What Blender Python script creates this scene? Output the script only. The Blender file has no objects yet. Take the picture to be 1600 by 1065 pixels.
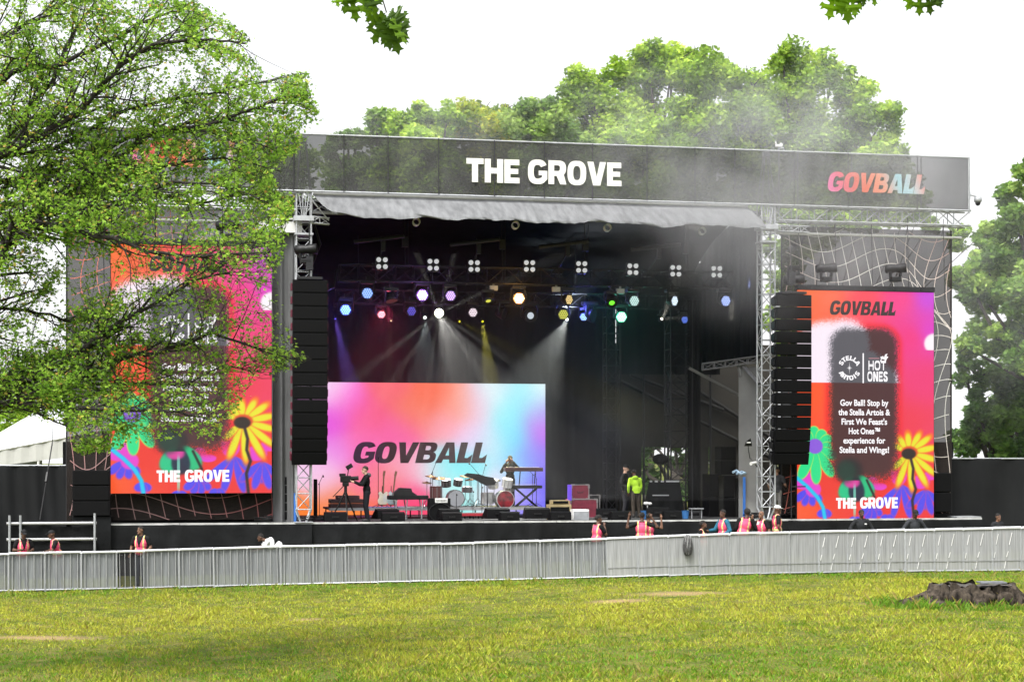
import bpy, bmesh, math, random
import numpy as np
from mathutils import Vector, Matrix, noise
R = math.radians
sc = bpy.context.scene
COL = sc.collection
rng = random.Random(7)
nr = np.random.default_rng(11)

# ------------------------------------------------------------------ camera, world, sun, exposure
F, HY, H = 2800.0, 720.0, 3.6          # focal length and horizon row in photo pixels, eye height in metres
EXPOSURE = 1.4
EM = 2.0 ** -EXPOSURE                   # emission that displays as 1.0
cam = bpy.data.objects.new('camera', bpy.data.cameras.new('camera')); COL.objects.link(cam)
cam.data.sensor_width = 36.0; cam.data.lens = F / 1600.0 * 36.0
cam.data.shift_y = (HY - 532.5) / 1600.0
cam.data.clip_start = 0.2; cam.data.clip_end = 3000.0
cam.location = (0, 0, H); cam.rotation_euler = (R(90), 0, 0)
sc.camera = cam
SUN_EL, SUN_AZ = 58.0, 205.0            # azimuth clockwise from +Y
w = bpy.data.worlds.new('World'); sc.world = w; w.use_nodes = True
nt = w.node_tree; nt.nodes.clear()
sky = nt.nodes.new('ShaderNodeTexSky'); sky.sky_type = 'NISHITA'; sky.sun_disc = False
sky.sun_elevation = R(SUN_EL); sky.sun_rotation = R(SUN_AZ); sky.air_density = 1.2; sky.dust_density = 6.0; sky.ozone_density = 1.0
hs = nt.nodes.new('ShaderNodeHueSaturation'); hs.inputs['Saturation'].default_value = 0.12
bg = nt.nodes.new('ShaderNodeBackground'); bg.inputs['Strength'].default_value = 0.15
wo = nt.nodes.new('ShaderNodeOutputWorld')
ov = nt.nodes.new('ShaderNodeMix'); ov.data_type = 'RGBA'; ov.blend_type = 'LIGHTEN'; ov.inputs[0].default_value = 1.0; ov.inputs[7].default_value = (2.95, 2.97, 3.0, 1)   # even cloud layer
nt.links.new(sky.outputs[0], hs.inputs['Color']); nt.links.new(hs.outputs[0], ov.inputs[6]); nt.links.new(ov.outputs[2], bg.inputs['Color']); nt.links.new(bg.outputs[0], wo.inputs['Surface'])
sl = bpy.data.lights.new('sun', 'SUN'); sl.energy = 0.9; sl.angle = R(14); sl.color = (1.0, 0.97, 0.92)
sun = bpy.data.objects.new('sun', sl); COL.objects.link(sun)
az, el = R(SUN_AZ), R(SUN_EL)
sdir = Vector((math.sin(az) * math.cos(el), math.cos(az) * math.cos(el), math.sin(el)))
sun.rotation_euler = (-sdir).to_track_quat('-Z', 'Y').to_euler()
sun.location = (0, -20, 60)
vs = sc.view_settings
sc.display_settings.display_device = 'sRGB'
vs.view_transform = 'Standard'; vs.look = 'None'; vs.exposure = EXPOSURE; vs.gamma = 1.0; vs.use_curve_mapping = False
cy = sc.cycles
cy.use_denoising = True
cy.max_bounces = 6; cy.diffuse_bounces = 2; cy.glossy_bounces = 2; cy.transmission_bounces = 3
cy.volume_bounces = 0; cy.transparent_max_bounces = 12
cy.volume_step_rate = 2.0; cy.volume_max_steps = 48
cy.caustics_reflective = False; cy.caustics_refractive = False
cy.sample_clamp_indirect = 4.0

# ------------------------------------------------------------------ frames: world, and the stage's own axes (u along its front, v into it)
A = R(11.4); ca, sa = math.cos(A), math.sin(A)
OX, OY = 0.63, 58.87
DECK = 1.63
def S2W(u, v, z=0.0): return (OX + u * ca - v * sa, OY + u * sa + v * ca, z)
def SP(px, py, v):
    k = (px - 800.0) / F
    u = (k * (OY + v * ca) - OX + v * sa) / (ca - k * sa)
    Y = OY + u * sa + v * ca
    return (u, v, H - (py - HY) * Y / F)
def SU(px, v): return SP(px, 720, v)[0]
def WP(px, py, Y): return ((px - 800.0) / F * Y, Y, H - (py - HY) * Y / F)
def sstep(a, b, x):
    t = np.clip((x - a) / (b - a), 0.0, 1.0)
    return t * t * (3 - 2 * t)
def rise(X): return float(0.4 * sstep(-8.9, 7.1, X))
def lin(c):
    c = np.asarray(c, dtype=float) / 255.0
    return np.where(c <= 0.04045, c / 12.92, ((c + 0.055) / 1.055) ** 2.4)
def L(*c): return tuple(float(x) for x in lin(c))

# ------------------------------------------------------------------ materials
MATS = {}
def mat(name, col=(.5, .5, .5), rough=.6, metal=0.0, var=.15, scale=6.0, bump=0.0, bscale=40.0, spec=.4, emit=None, estr=1.0, stretch=None, col2=None):
    if name in MATS: return MATS[name]
    m = bpy.data.materials.new(name); m.use_nodes = True; n = m.node_tree.nodes; l = m.node_tree.links
    p = n['Principled BSDF']
    p.inputs['Roughness'].default_value = rough; p.inputs['Metallic'].default_value = metal
    p.inputs['Specular IOR Level'].default_value = spec
    tc = n.new('ShaderNodeTexCoord'); mp = n.new('ShaderNodeMapping'); l.new(tc.outputs['Object'], mp.inputs['Vector'])
    if stretch: mp.inputs['Scale'].default_value = stretch
    nz = n.new('ShaderNodeTexNoise'); nz.inputs['Scale'].default_value = scale; nz.inputs['Detail'].default_value = 5
    l.new(mp.outputs[0], nz.inputs['Vector'])
    cr = n.new('ShaderNodeValToRGB')
    c2 = col2 or tuple(min(1, c * (1 + var)) for c in col); c1 = tuple(c * (1 - var) for c in col)
    cr.color_ramp.elements[0].position = .3; cr.color_ramp.elements[1].position = .7
    cr.color_ramp.elements[0].color = (*c1, 1); cr.color_ramp.elements[1].color = (*c2, 1)
    l.new(nz.outputs['Fac'], cr.inputs['Fac']); l.new(cr.outputs[0], p.inputs['Base Color'])
    if bump:
        n2 = n.new('ShaderNodeTexNoise'); n2.inputs['Scale'].default_value = bscale; n2.inputs['Detail'].default_value = 6
        l.new(mp.outputs[0], n2.inputs['Vector'])
        b = n.new('ShaderNodeBump'); b.inputs['Strength'].default_value = bump; b.inputs['Distance'].default_value = .05
        l.new(n2.outputs['Fac'], b.inputs['Height']); l.new(b.outputs[0], p.inputs['Normal'])
    if emit:
        p.inputs['Emission Color'].default_value = (*emit, 1); p.inputs['Emission Strength'].default_value = estr * EM
    MATS[name] = m
    return m
def mesh_cloth(name, col, clear, holes=None, var=.12, scale=1.2, trans=.0, stretch=None):
    """woven see-through cloth: part of the light passes straight through the weave"""
    m = mat(name, col, .85, 0, var, scale, spec=.1, stretch=stretch)
    n = m.node_tree.nodes; l = m.node_tree.links
    p = n['Principled BSDF']; out = n['Material Output']
    tr = n.new('ShaderNodeBsdfTransparent'); mx = n.new('ShaderNodeMixShader'); mx.inputs[0].default_value = clear
    src = p
    if trans:
        tl = n.new('ShaderNodeBsdfTranslucent'); tl.inputs['Color'].default_value = (*col, 1)
        m2 = n.new('ShaderNodeMixShader'); m2.inputs[0].default_value = trans
        l.new(p.outputs[0], m2.inputs[1]); l.new(tl.outputs[0], m2.inputs[2]); src = m2
    l.new(src.outputs[0], mx.inputs[1]); l.new(tr.outputs[0], mx.inputs[2]); l.new(mx.outputs[0], out.inputs['Surface'])
    return m
def leaf_mat(name, trans=.45, rough=.5):
    m = bpy.data.materials.new(name); m.use_nodes = True; n = m.node_tree.nodes; l = m.node_tree.links
    p = n['Principled BSDF']; out = n['Material Output']; p.inputs['Roughness'].default_value = rough; p.inputs['Specular IOR Level'].default_value = .25
    at = n.new('ShaderNodeAttribute'); at.attribute_name = 'Col'
    tl = n.new('ShaderNodeBsdfTranslucent'); mx = n.new('ShaderNodeMixShader'); mx.inputs[0].default_value = trans
    l.new(at.outputs['Color'], p.inputs['Base Color']); l.new(at.outputs['Color'], tl.inputs['Color'])
    l.new(p.outputs[0], mx.inputs[1]); l.new(tl.outputs[0], mx.inputs[2]); l.new(mx.outputs[0], out.inputs['Surface'])
    return m
def attr_mat(name, emit=False, rough=.7, estr=1.0):
    m = bpy.data.materials.new(name); m.use_nodes = True; n = m.node_tree.nodes; l = m.node_tree.links
    p = n['Principled BSDF']; p.inputs['Roughness'].default_value = rough; p.inputs['Specular IOR Level'].default_value = .2
    at = n.new('ShaderNodeAttribute'); at.attribute_name = 'Col'
    if emit:
        p.inputs['Base Color'].default_value = (.012, .012, .012, 1)
        l.new(at.outputs['Color'], p.inputs['Emission Color']); p.inputs['Emission Strength'].default_value = estr * EM
    else:
        l.new(at.outputs['Color'], p.inputs['Base Color'])
    return m

# ------------------------------------------------------------------ mesh collecting
def basis(d):
    d = Vector(d).normalized()
    a = Vector((0, 0, 1)) if abs(d.z) < .9 else Vector((1, 0, 0))
    x = d.cross(a).normalized(); y = d.cross(x).normalized()
    return d, x, y
class MB:
    def __init__(s): s.v = []; s.f = []; s.mi = []; s.c = []; s.cur = 0; s.col = None
    def add(s, vs, fs):
        o = len(s.v); s.v.extend(tuple(p) for p in vs)
        s.c.extend([s.col or (1, 1, 1)] * len(vs))
        for f in fs: s.f.append(tuple(i + o for i in f)); s.mi.append(s.cur)
        return s
    def box(s, c, d, rz=0.0, M=None):
        hx, hy, hz = d[0] / 2, d[1] / 2, d[2] / 2
        P = [Vector((x * hx, y * hy, z * hz)) for x in (-1, 1) for y in (-1, 1) for z in (-1, 1)]
        m = M or Matrix.Rotation(rz, 3, 'Z')
        P = [m @ p + Vector(c) for p in P]
        return s.add(P, [(0, 1, 3, 2), (4, 6, 7, 5), (0, 4, 5, 1), (2, 3, 7, 6), (0, 2, 6, 4), (1, 5, 7, 3)])
    def b2(s, a, b):
        return s.box([(a[i] + b[i]) / 2 for i in range(3)], [abs(b[i] - a[i]) for i in range(3)])
    def bev(s, c, d, r=.02, M=None):
        """a box whose vertical and horizontal edges are chamfered"""
        bm = bmesh.new(); bmesh.ops.create_cube(bm, size=1)
        for v in bm.verts: v.co = Vector((v.co.x * d[0], v.co.y * d[1], v.co.z * d[2]))
        bmesh.ops.bevel(bm, geom=bm.edges[:], offset=r, segments=2, affect='EDGES', profile=.6)
        bm.verts.index_update()
        m = M or Matrix.Identity(3)
        s.add([m @ v.co + Vector(c) for v in bm.verts], [[v.index for v in f.verts] for f in bm.faces]); bm.free()
        return s
    def tube(s, p0, p1, r, r1=None, n=8, cap=True):
        return s.path([p0, p1], [r, r if r1 is None else r1], n, cap)
    def path(s, pts, rad, n=6, cap=True):
        pts = [Vector(p) for p in pts]
        if not isinstance(rad, (list, tuple)): rad = [rad] * len(pts)
        vs = []; fs = []
        _, x, y = basis(pts[1] - pts[0])
        for i, p in enumerate(pts):
            t = (pts[min(i + 1, len(pts) - 1)] - pts[max(i - 1, 0)])
            if t.length < 1e-9: t = Vector((0, 0, 1))
            t.normalize(); x = (x - t * x.dot(t))
            if x.length < 1e-6: _, x, y = basis(t)
            x.normalize(); y = t.cross(x)
            for k in range(n):
                a = 2 * math.pi * k / n
                vs.append(p + (x * math.cos(a) + y * math.sin(a)) * rad[i])
        for i in range(len(pts) - 1):
            for k in range(n):
                fs.append((i * n + k, i * n + (k + 1) % n, (i + 1) * n + (k + 1) % n, (i + 1) * n + k))
        if cap:
            fs.append(tuple(range(n))[::-1]); fs.append(tuple((len(pts) - 1) * n + k for k in range(n)))
        return s.add(vs, fs)
    def lathe(s, prof, base, d=(0, 0, 1), n=16):
        """prof: (radius, distance along d) pairs"""
        d, x, y = basis(d); b = Vector(base); vs = []; fs = []
        for r, h in prof:
            for k in range(n):
                a = 2 * math.pi * k / n
                vs.append(b + d * h + (x * math.cos(a) + y * math.sin(a)) * max(r, 1e-4))
        for i in range(len(prof) - 1):
            for k in range(n):
                fs.append((i * n + k, i * n + (k + 1) % n, (i + 1) * n + (k + 1) % n, (i + 1) * n + k))
        fs.append(tuple(range(n))[::-1]); fs.append(tuple((len(prof) - 1) * n + k for k in range(n)))
        return s.add(vs, fs)
    def disc(s, c, d, r, n=14):
        d, x, y = basis(d)
        return s.add([Vector(c) + (x * math.cos(2 * math.pi * k / n) + y * math.sin(2 * math.pi * k / n)) * r for k in range(n)], [tuple(range(n))])
    def ell(s, c, r, M=None, nu=12, nv=8):
        vs = []; fs = []; m = M or Matrix.Identity(3)
        for i in range(nv + 1):
            t = math.pi * i / nv
            for k in range(nu):
                a = 2 * math.pi * k / nu
                vs.append(m @ Vector((r[0] * math.sin(t) * math.cos(a), r[1] * math.sin(t) * math.sin(a), r[2] * math.cos(t))) + Vector(c))
        for i in range(nv):
            for k in range(nu):
                fs.append((i * nu + k, (i + 1) * nu + k, (i + 1) * nu + (k + 1) % nu, i * nu + (k + 1) % nu))
        return s.add(vs, fs)
    def caps(s, p0, p1, r0, r1, n=10):
        d, x, y = basis(Vector(p1) - Vector(p0)); Ln = (Vector(p1) - Vector(p0)).length
        pr = [(r0 * math.sin(t), -r0 * math.cos(t)) for t in (.15, .8, 1.57)] + [(r1 * math.cos(t), Ln + r1 * math.sin(t)) for t in (0, .8, 1.42)]
        return s.lathe(pr, p0, d, n)
    def sheet(s, fn, nu, nv):
        vs = [fn(i / nu, j / nv) for j in range(nv + 1) for i in range(nu + 1)]
        fs = [(j * (nu + 1) + i, j * (nu + 1) + i + 1, (j + 1) * (nu + 1) + i + 1, (j + 1) * (nu + 1) + i) for j in range(nv) for i in range(nu)]
        return s.add(vs, fs)
    def truss(s, p0, p1, side, up, step, r=.025, rd=.014, n=6):
        """four chords and zig-zag braces between p0 and p1; side and up are the half-size vectors"""
        p0, p1, a, b = Vector(p0), Vector(p1), Vector(side), Vector(up)
        cs = [a + b, a - b, -a - b, -a + b]
        for c in cs: s.tube(p0 + c, p1 + c, r, n=n)
        k = max(1, round((p1 - p0).length / step))
        for i in range(k):
            q0 = p0.lerp(p1, i / k); q1 = p0.lerp(p1, (i + 1) / k)
            for j in range(4):
                e0, e1 = cs[j], cs[(j + 1) % 4]
                if (i + j) % 2: e0, e1 = e1, e0
                s.tube(q0 + e0, q1 + e1, rd, n=4, cap=False)
                s.tube(q0 + cs[j], q0 + cs[(j + 1) % 4], rd, n=4, cap=False)
        return s
    def xf(s, M, i0=0):
        for i in range(i0, len(s.v)): s.v[i] = tuple(M @ Vector(s.v[i]))
        return s

# ------------------------------------------------------------------ objects
FRAME = {}                                # object name -> (frame, base) of the thing it belongs to
def tag(o, label=None, cat=None, group=None, kind=None):
    for k, v in (('label', label), ('category', cat), ('group', group), ('kind', kind)):
        if v: o[k] = v
    return o
def place(o, frame, base, rz=0.0):
    if frame == 'S': o.location = S2W(*base); o.rotation_euler = (0, 0, A)
    else: o.location = base; o.rotation_euler = (0, 0, rz)
    FRAME[o.name] = (frame, tuple(base))
def thing(name, label, cat, base, frame='S', group=None, rz=0.0):
    o = bpy.data.objects.new(name, None); COL.objects.link(o); o.empty_display_size = .2
    place(o, frame, base, rz)
    return tag(o, label, cat, group)
def mesh_of(mb, name, mats, base=(0, 0, 0), smooth=False, cols=False):
    me = bpy.data.meshes.new(name)
    me.from_pydata([(p[0] - base[0], p[1] - base[1], p[2] - base[2]) for p in mb.v], [], mb.f)
    for m in (mats if isinstance(mats, (list, tuple)) else [mats]): me.materials.append(m)
    me.polygons.foreach_set('material_index', mb.mi)
    if smooth: me.polygons.foreach_set('use_smooth', [True] * len(mb.f))
    if cols:
        at = me.color_attributes.new('Col', 'FLOAT_COLOR', 'POINT')
        at.data.foreach_set('color', np.c_[np.array(mb.c), np.ones(len(mb.c))].astype(np.float32).ravel())
    me.update()
    return me
def part(mb, name, mats, parent, smooth=False, cols=False, label=None):
    fr, base = FRAME[parent.name]
    o = bpy.data.objects.new(name, mesh_of(mb, name, mats, base, smooth, cols)); COL.objects.link(o)
    o.parent = parent; FRAME[o.name] = (fr, base)
    if label: o['label'] = label
    return o
def solo(mb, name, mats, label, cat, base=(0, 0, 0), frame='S', group=None, smooth=False, cols=False, kind=None, rz=0.0):
    o = bpy.data.objects.new(name, mesh_of(mb, name, mats, base if rz == 0 else (0, 0, 0), smooth, cols)); COL.objects.link(o)
    place(o, frame, base, rz)
    return tag(o, label, cat, group, kind)
KIDS = {}
def copy_tree(o, parent=None):
    c = o.copy(); COL.objects.link(c)
    if parent is not None: c.parent = parent
    for ch in [x for x in COL.objects if x.parent == o]: copy_tree(ch, c)
    return c
def np_obj(name, V, Fc, mats, base=(0, 0, 0), cols=None, parent=None, smooth=False):
    """V (n,3), Fc (m,k) of equal-sized faces: fast path for leaves and grass"""
    me = bpy.data.meshes.new(name); V = np.asarray(V, np.float32) - np.array(base, np.float32); Fc = np.asarray(Fc, np.int32)
    me.vertices.add(len(V)); me.vertices.foreach_set('co', V.ravel())
    m, k = Fc.shape
    me.loops.add(m * k); me.loops.foreach_set('vertex_index', Fc.ravel())
    me.polygons.add(m); me.polygons.foreach_set('loop_start', np.arange(0, m * k, k, dtype=np.int32))
    if smooth: me.polygons.foreach_set('use_smooth', np.ones(m, bool))
    me.update(calc_edges=True)
    for mm in (mats if isinstance(mats, (list, tuple)) else [mats]): me.materials.append(mm)
    if cols is not None:
        at = me.color_attributes.new('Col', 'FLOAT_COLOR', 'POINT')
        at.data.foreach_set('color', np.c_[cols, np.ones(len(cols))].astype(np.float32).ravel())
    o = bpy.data.objects.new(name, me); COL.objects.link(o)
    if parent is not None:
        o.parent = parent; FRAME[o.name] = FRAME[parent.name]
    return o

# common materials
M_black = mat('black_fabric', (.006, .006, .0065), .9, var=.35, scale=2.0, bump=.25, bscale=6, spec=.15)
M_skirt = mat('stage_skirt_cloth', (.007, .0075, .008), .85, var=.4, scale=1.5, bump=.3, bscale=6, spec=.12)
M_blackp = mat('black_plastic', (.007, .007, .0075), .45, var=.25, scale=9, spec=.25)
M_blackw = mat('black_speaker_paint', (.0035, .0035, .004), .7, var=.3, scale=14, bump=.15, bscale=90, spec=.12)
M_grille = mat('speaker_grille', (.003, .003, .0033), .7, var=.4, scale=60, spec=.1)
M_alu = mat('aluminium_tube', (.36, .37, .385), .45, .5, var=.15, scale=8, spec=.5)
M_aludull = mat('dull_aluminium', (.29, .30, .31), .55, .3, var=.2, scale=5)
M_white = mat('white_paint', (.55, .55, .535), .5, var=.06, scale=5)
M_dkmetal = mat('dark_truss_metal', (.016, .016, .018), .6, .3, var=.25, scale=12)
M_greycloth = mat('grey_canopy_cloth', (.122, .125, .129), .8, var=.30, scale=2.2, bump=.5, bscale=5, stretch=(2.2, .5, .45))  # stretched colour noise paints the shading of creases into the cloth
M_deck = mat('stage_deck_board', (.022, .022, .023), .7, var=.25, scale=5, bump=.1)
# ------------------------------------------------------------------ lettering: heavy capitals drawn as filled outlines
def sup(cx, cy, a, b, t0, t1, n=18, e=2.7):
    out = []
    for i in range(n + 1):
        t = R(t0 + (t1 - t0) * i / n); c, s_ = math.cos(t), math.sin(t)
        out.append((cx + a * math.copysign(abs(c) ** (2 / e), c), cy + b * math.copysign(abs(s_) ** (2 / e), s_)))
    return out
def glyph(ch, S=.27):
    b = .235
    if ch == 'T': return .76, [[(0, 1), (.76, 1), (.76, 1 - b), (.38 + S / 2, 1 - b), (.38 + S / 2, 0), (.38 - S / 2, 0), (.38 - S / 2, 1 - b), (0, 1 - b)]]
    if ch == 'H': return .82, [[(0, 0), (0, 1), (S, 1), (S, .62), (.82 - S, .62), (.82 - S, 1), (.82, 1), (.82, 0), (.82 - S, 0), (.82 - S, .385), (S, .385), (S, 0)]]
    if ch == 'E': return .68, [[(0, 0), (0, 1), (.67, 1), (.67, 1 - b), (S, 1 - b), (S, .61), (.62, .61), (.62, .395), (S, .395), (S, b), (.68, b), (.68, 0)]]
    if ch == 'V': return .88, [[(0, 1), (.29, 1), (.44, .36), (.59, 1), (.88, 1), (.61, 0), (.27, 0)]]
    if ch == 'A': return .9, [[(0, 0), (.27, 1), (.63, 1), (.9, 0), (.62, 0), (.575, .17), (.325, .17), (.28, 0)], [(.375, .37), (.525, .37), (.45, .74)]]
    if ch == 'L': return .62, [[(0, 0), (0, 1), (S, 1), (S, .25), (.44, .25), (.62, .42), (.62, 0)]]
    if ch == 'I': return .27, [[(0, 0), (0, 1), (.27, 1), (.27, 0)]]
    if ch == 'N': return .84, [[(0, 0), (0, 1), (.26, 1), (.58, .42), (.58, 1), (.84, 1), (.84, 0), (.58, 0), (.26, .58), (.26, 0)]]
    if ch == 'O': return .88, [sup(.44, .5, .44, .515, 0, 345, 30), sup(.44, .5, .44 - S, .30, 0, 345, 24)]
    if ch == 'S':
        return .74, [sup(.37, .7, .37, .315, 10, 200, 16) + [(.02, .6), (.14, .47)] + [(.40, .40), (.45, .34)] + sup(.37, .3, .1, .1, -10, -160, 8) + [(.27, .33), (0, .33)] + sup(.37, .3, .37, .315, 190, 350, 16)
                     + [(.74, .36), (.6, .54)] + [(.34, .61), (.28, .67)] + sup(.37, .69, .1, .1, 160, 10, 8)]
    if ch == 'G':
        o = sup(.45, .5, .45, .515, 28, 318, 34); i = sup(.45, .5, .45 - S, .29, 300, 36, 26)
        return .9, [o + [(.9, .2), (.9, .55), (.5, .55), (.5, .36), (.66, .36), (.64, .26)] + i]
    if ch == 'R':
        return .84, [[(0, 0), (0, 1), (.45, 1)] + sup(.45, .68, .37, .32, 85, -50, 14) + [(.84, 0), (.55, 0), (.38, .35), (S, .35), (S, 0)], [(S, .8), (S, .56), (.42, .56)] + sup(.43, .68, .11, .12, -80, 80, 8) + [(.42, .8)]]
    if ch == 'B':
        return .84, [[(0, 0), (0, 1), (.45, 1)] + sup(.46, .745, .34, .255, 85, -55, 12) + [(.7, .53)] + sup(.46, .275, .38, .275, 60, -85, 12) + [(.45, 0)],
                     [(S, .82), (S, .62), (.42, .62)] + sup(.43, .72, .1, .1, -80, 80, 6) + [(.42, .82)], [(S, .4), (S, .18), (.44, .18)] + sup(.45, .29, .12, .11, -80, 80, 6) + [(.44, .4)]]
    return .35, []
def outline_mesh(contours):
    """fill closed 2D outlines (holes included) -> verts (x, y), faces"""
    cu = bpy.data.curves.new('outline', 'CURVE'); cu.dimensions = '2D'; cu.fill_mode = 'FRONT'
    for c in contours:
        sp = cu.splines.new('POLY'); sp.points.add(len(c) - 1); sp.use_cyclic_u = True
        for i, p in enumerate(c): sp.points[i].co = (p[0], p[1], 0, 1)
    return curve_tris(cu)
def curve_tris(cu):
    o = bpy.data.objects.new('outline', cu); COL.objects.link(o)
    dg = bpy.context.evaluated_depsgraph_get()
    me = bpy.data.meshes.new_from_object(o.evaluated_get(dg))
    vs = [(v.co.x, v.co.y) for v in me.vertices]; fs = [tuple(p.vertices) for p in me.polygons]
    bpy.data.objects.remove(o); bpy.data.meshes.remove(me); bpy.data.curves.remove(cu)
    return vs, fs
def caps_text(s, gap=.05, shear=0.0, S=.27):
    x = 0.0; cs = []
    for ch in s:
        wd, g = glyph(ch, S)
        for c in g: cs.append([(x + p[0] + shear * p[1], p[1]) for p in c])
        x += wd + gap
    return outline_mesh(cs)
def font_text(s, bold=.012):
    cu = bpy.data.curves.new('txt', 'FONT'); cu.body = s; cu.offset = bold; cu.size = 1; cu.resolution_u = 4
    cu.fill_mode = 'FRONT'
    return curve_tris(cu)
def fit(vf, x0, x1, y0, y1):
    vs, fs = vf; xs = [p[0] for p in vs]; ys = [p[1] for p in vs]
    ax, bx, ay, by = min(xs), max(xs), min(ys), max(ys)
    return [(x0 + (p[0] - ax) / (bx - ax) * (x1 - x0), y0 + (p[1] - ay) / (by - ay) * (y1 - y0)) for p in vs], fs
def fit_h(vf, xc, base, size):
    """keep proportions: font of em size, centred on xc, standing on base"""
    vs, fs = vf; xs = [p[0] for p in vs]; m = (min(xs) + max(xs)) / 2
    return [(xc + (p[0] - m) * size, base + p[1] * size) for p in vs], fs
# ------------------------------------------------------------------ ground and grass
def vnoise(x, y, s, seed=0.0): return noise.noise((x * s + seed, y * s - seed * .7, seed))
def ground_z(X, Y):
    z = rise(X) + .05 * vnoise(X, Y, .13, 3.1) * min(1, Y / 20) + .03 * vnoise(X, Y, .4, 9.0)
    return z if Y < 51 else rise(X)
def make_ground():
    xs = np.r_[np.linspace(-900, -60, 12), np.arange(-48, -18, 1.0), np.arange(-18, 18, .25), np.arange(18, 48.1, 1.0), np.linspace(60, 900, 12)]
    ys = np.r_[np.linspace(-300, 0, 8), np.arange(4, 26, .8), np.arange(26, 53, .25), np.arange(53, 62, .8), np.linspace(66, 2500, 24)]
    V = [(x, y, ground_z(x, y)) for y in ys for x in xs]; n = len(xs)
    Fc = [(j * n + i, j * n + i + 1, (j + 1) * n + i + 1, (j + 1) * n + i) for j in range(len(ys) - 1) for i in range(n - 1)]
    m = bpy.data.materials.new('turf_soil'); m.use_nodes = True; nn = m.node_tree.nodes; l = m.node_tree.links; p = nn['Principled BSDF']
    p.inputs['Roughness'].default_value = .95; p.inputs['Specular IOR Level'].default_value = .1
    tc = nn.new('ShaderNodeTexCoord')
    def nz(s, d): 
        q = nn.new('ShaderNodeTexNoise'); q.inputs['Scale'].default_value = s; q.inputs['Detail'].default_value = d; l.new(tc.outputs['Object'], q.inputs['Vector']); return q
    def ramp(src, stops):
        q = nn.new('ShaderNodeValToRGB'); e = q.color_ramp.elements
        e[0].position, e[0].color = stops[0][0], (*stops[0][1], 1); e[1].position, e[1].color = stops[-1][0], (*stops[-1][1], 1)
        for a, c in stops[1:-1]: x = e.new(a); x.color = (*c, 1)
        l.new(src, q.inputs['Fac']); return q
    a = ramp(nz(1.3, 6).outputs['Fac'], [(.3, (.05, .075, .013)), (.5, (.10, .118, .021)), (.7, (.15, .135, .038))])
    b = ramp(nz(14, 4).outputs['Fac'], [(.3, (.5, .5, .5)), (.7, (1.15, 1.15, 1.15))])
    mx = nn.new('ShaderNodeMix'); mx.data_type = 'RGBA'; mx.blend_type = 'MULTIPLY'; mx.inputs[0].default_value = 1
    l.new(a.outputs[0], mx.inputs[6]); l.new(b.outputs[0], mx.inputs[7]); at = nn.new('ShaderNodeAttribute'); at.attribute_name = 'Col'; m3 = nn.new('ShaderNodeMix'); m3.data_type = 'RGBA'; l.new(at.outputs['Fac'], m3.inputs[0]); l.new(mx.outputs[2], m3.inputs[6]); m3.inputs[7].default_value = (.24, .17, .085, 1); l.new(m3.outputs[2], p.inputs['Base Color'])
    bc = np.array([[min(1, max(0, 1.6 * (bare_amt(x, y) + .3 * vnoise(x, y, 1.7, 5)))) if 26 < y < 53 else 0.0] * 3 for x, y, z in V])
    o = np_obj('ground', V, Fc, m, smooth=True, cols=bc); tag(o, kind='structure')
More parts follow.
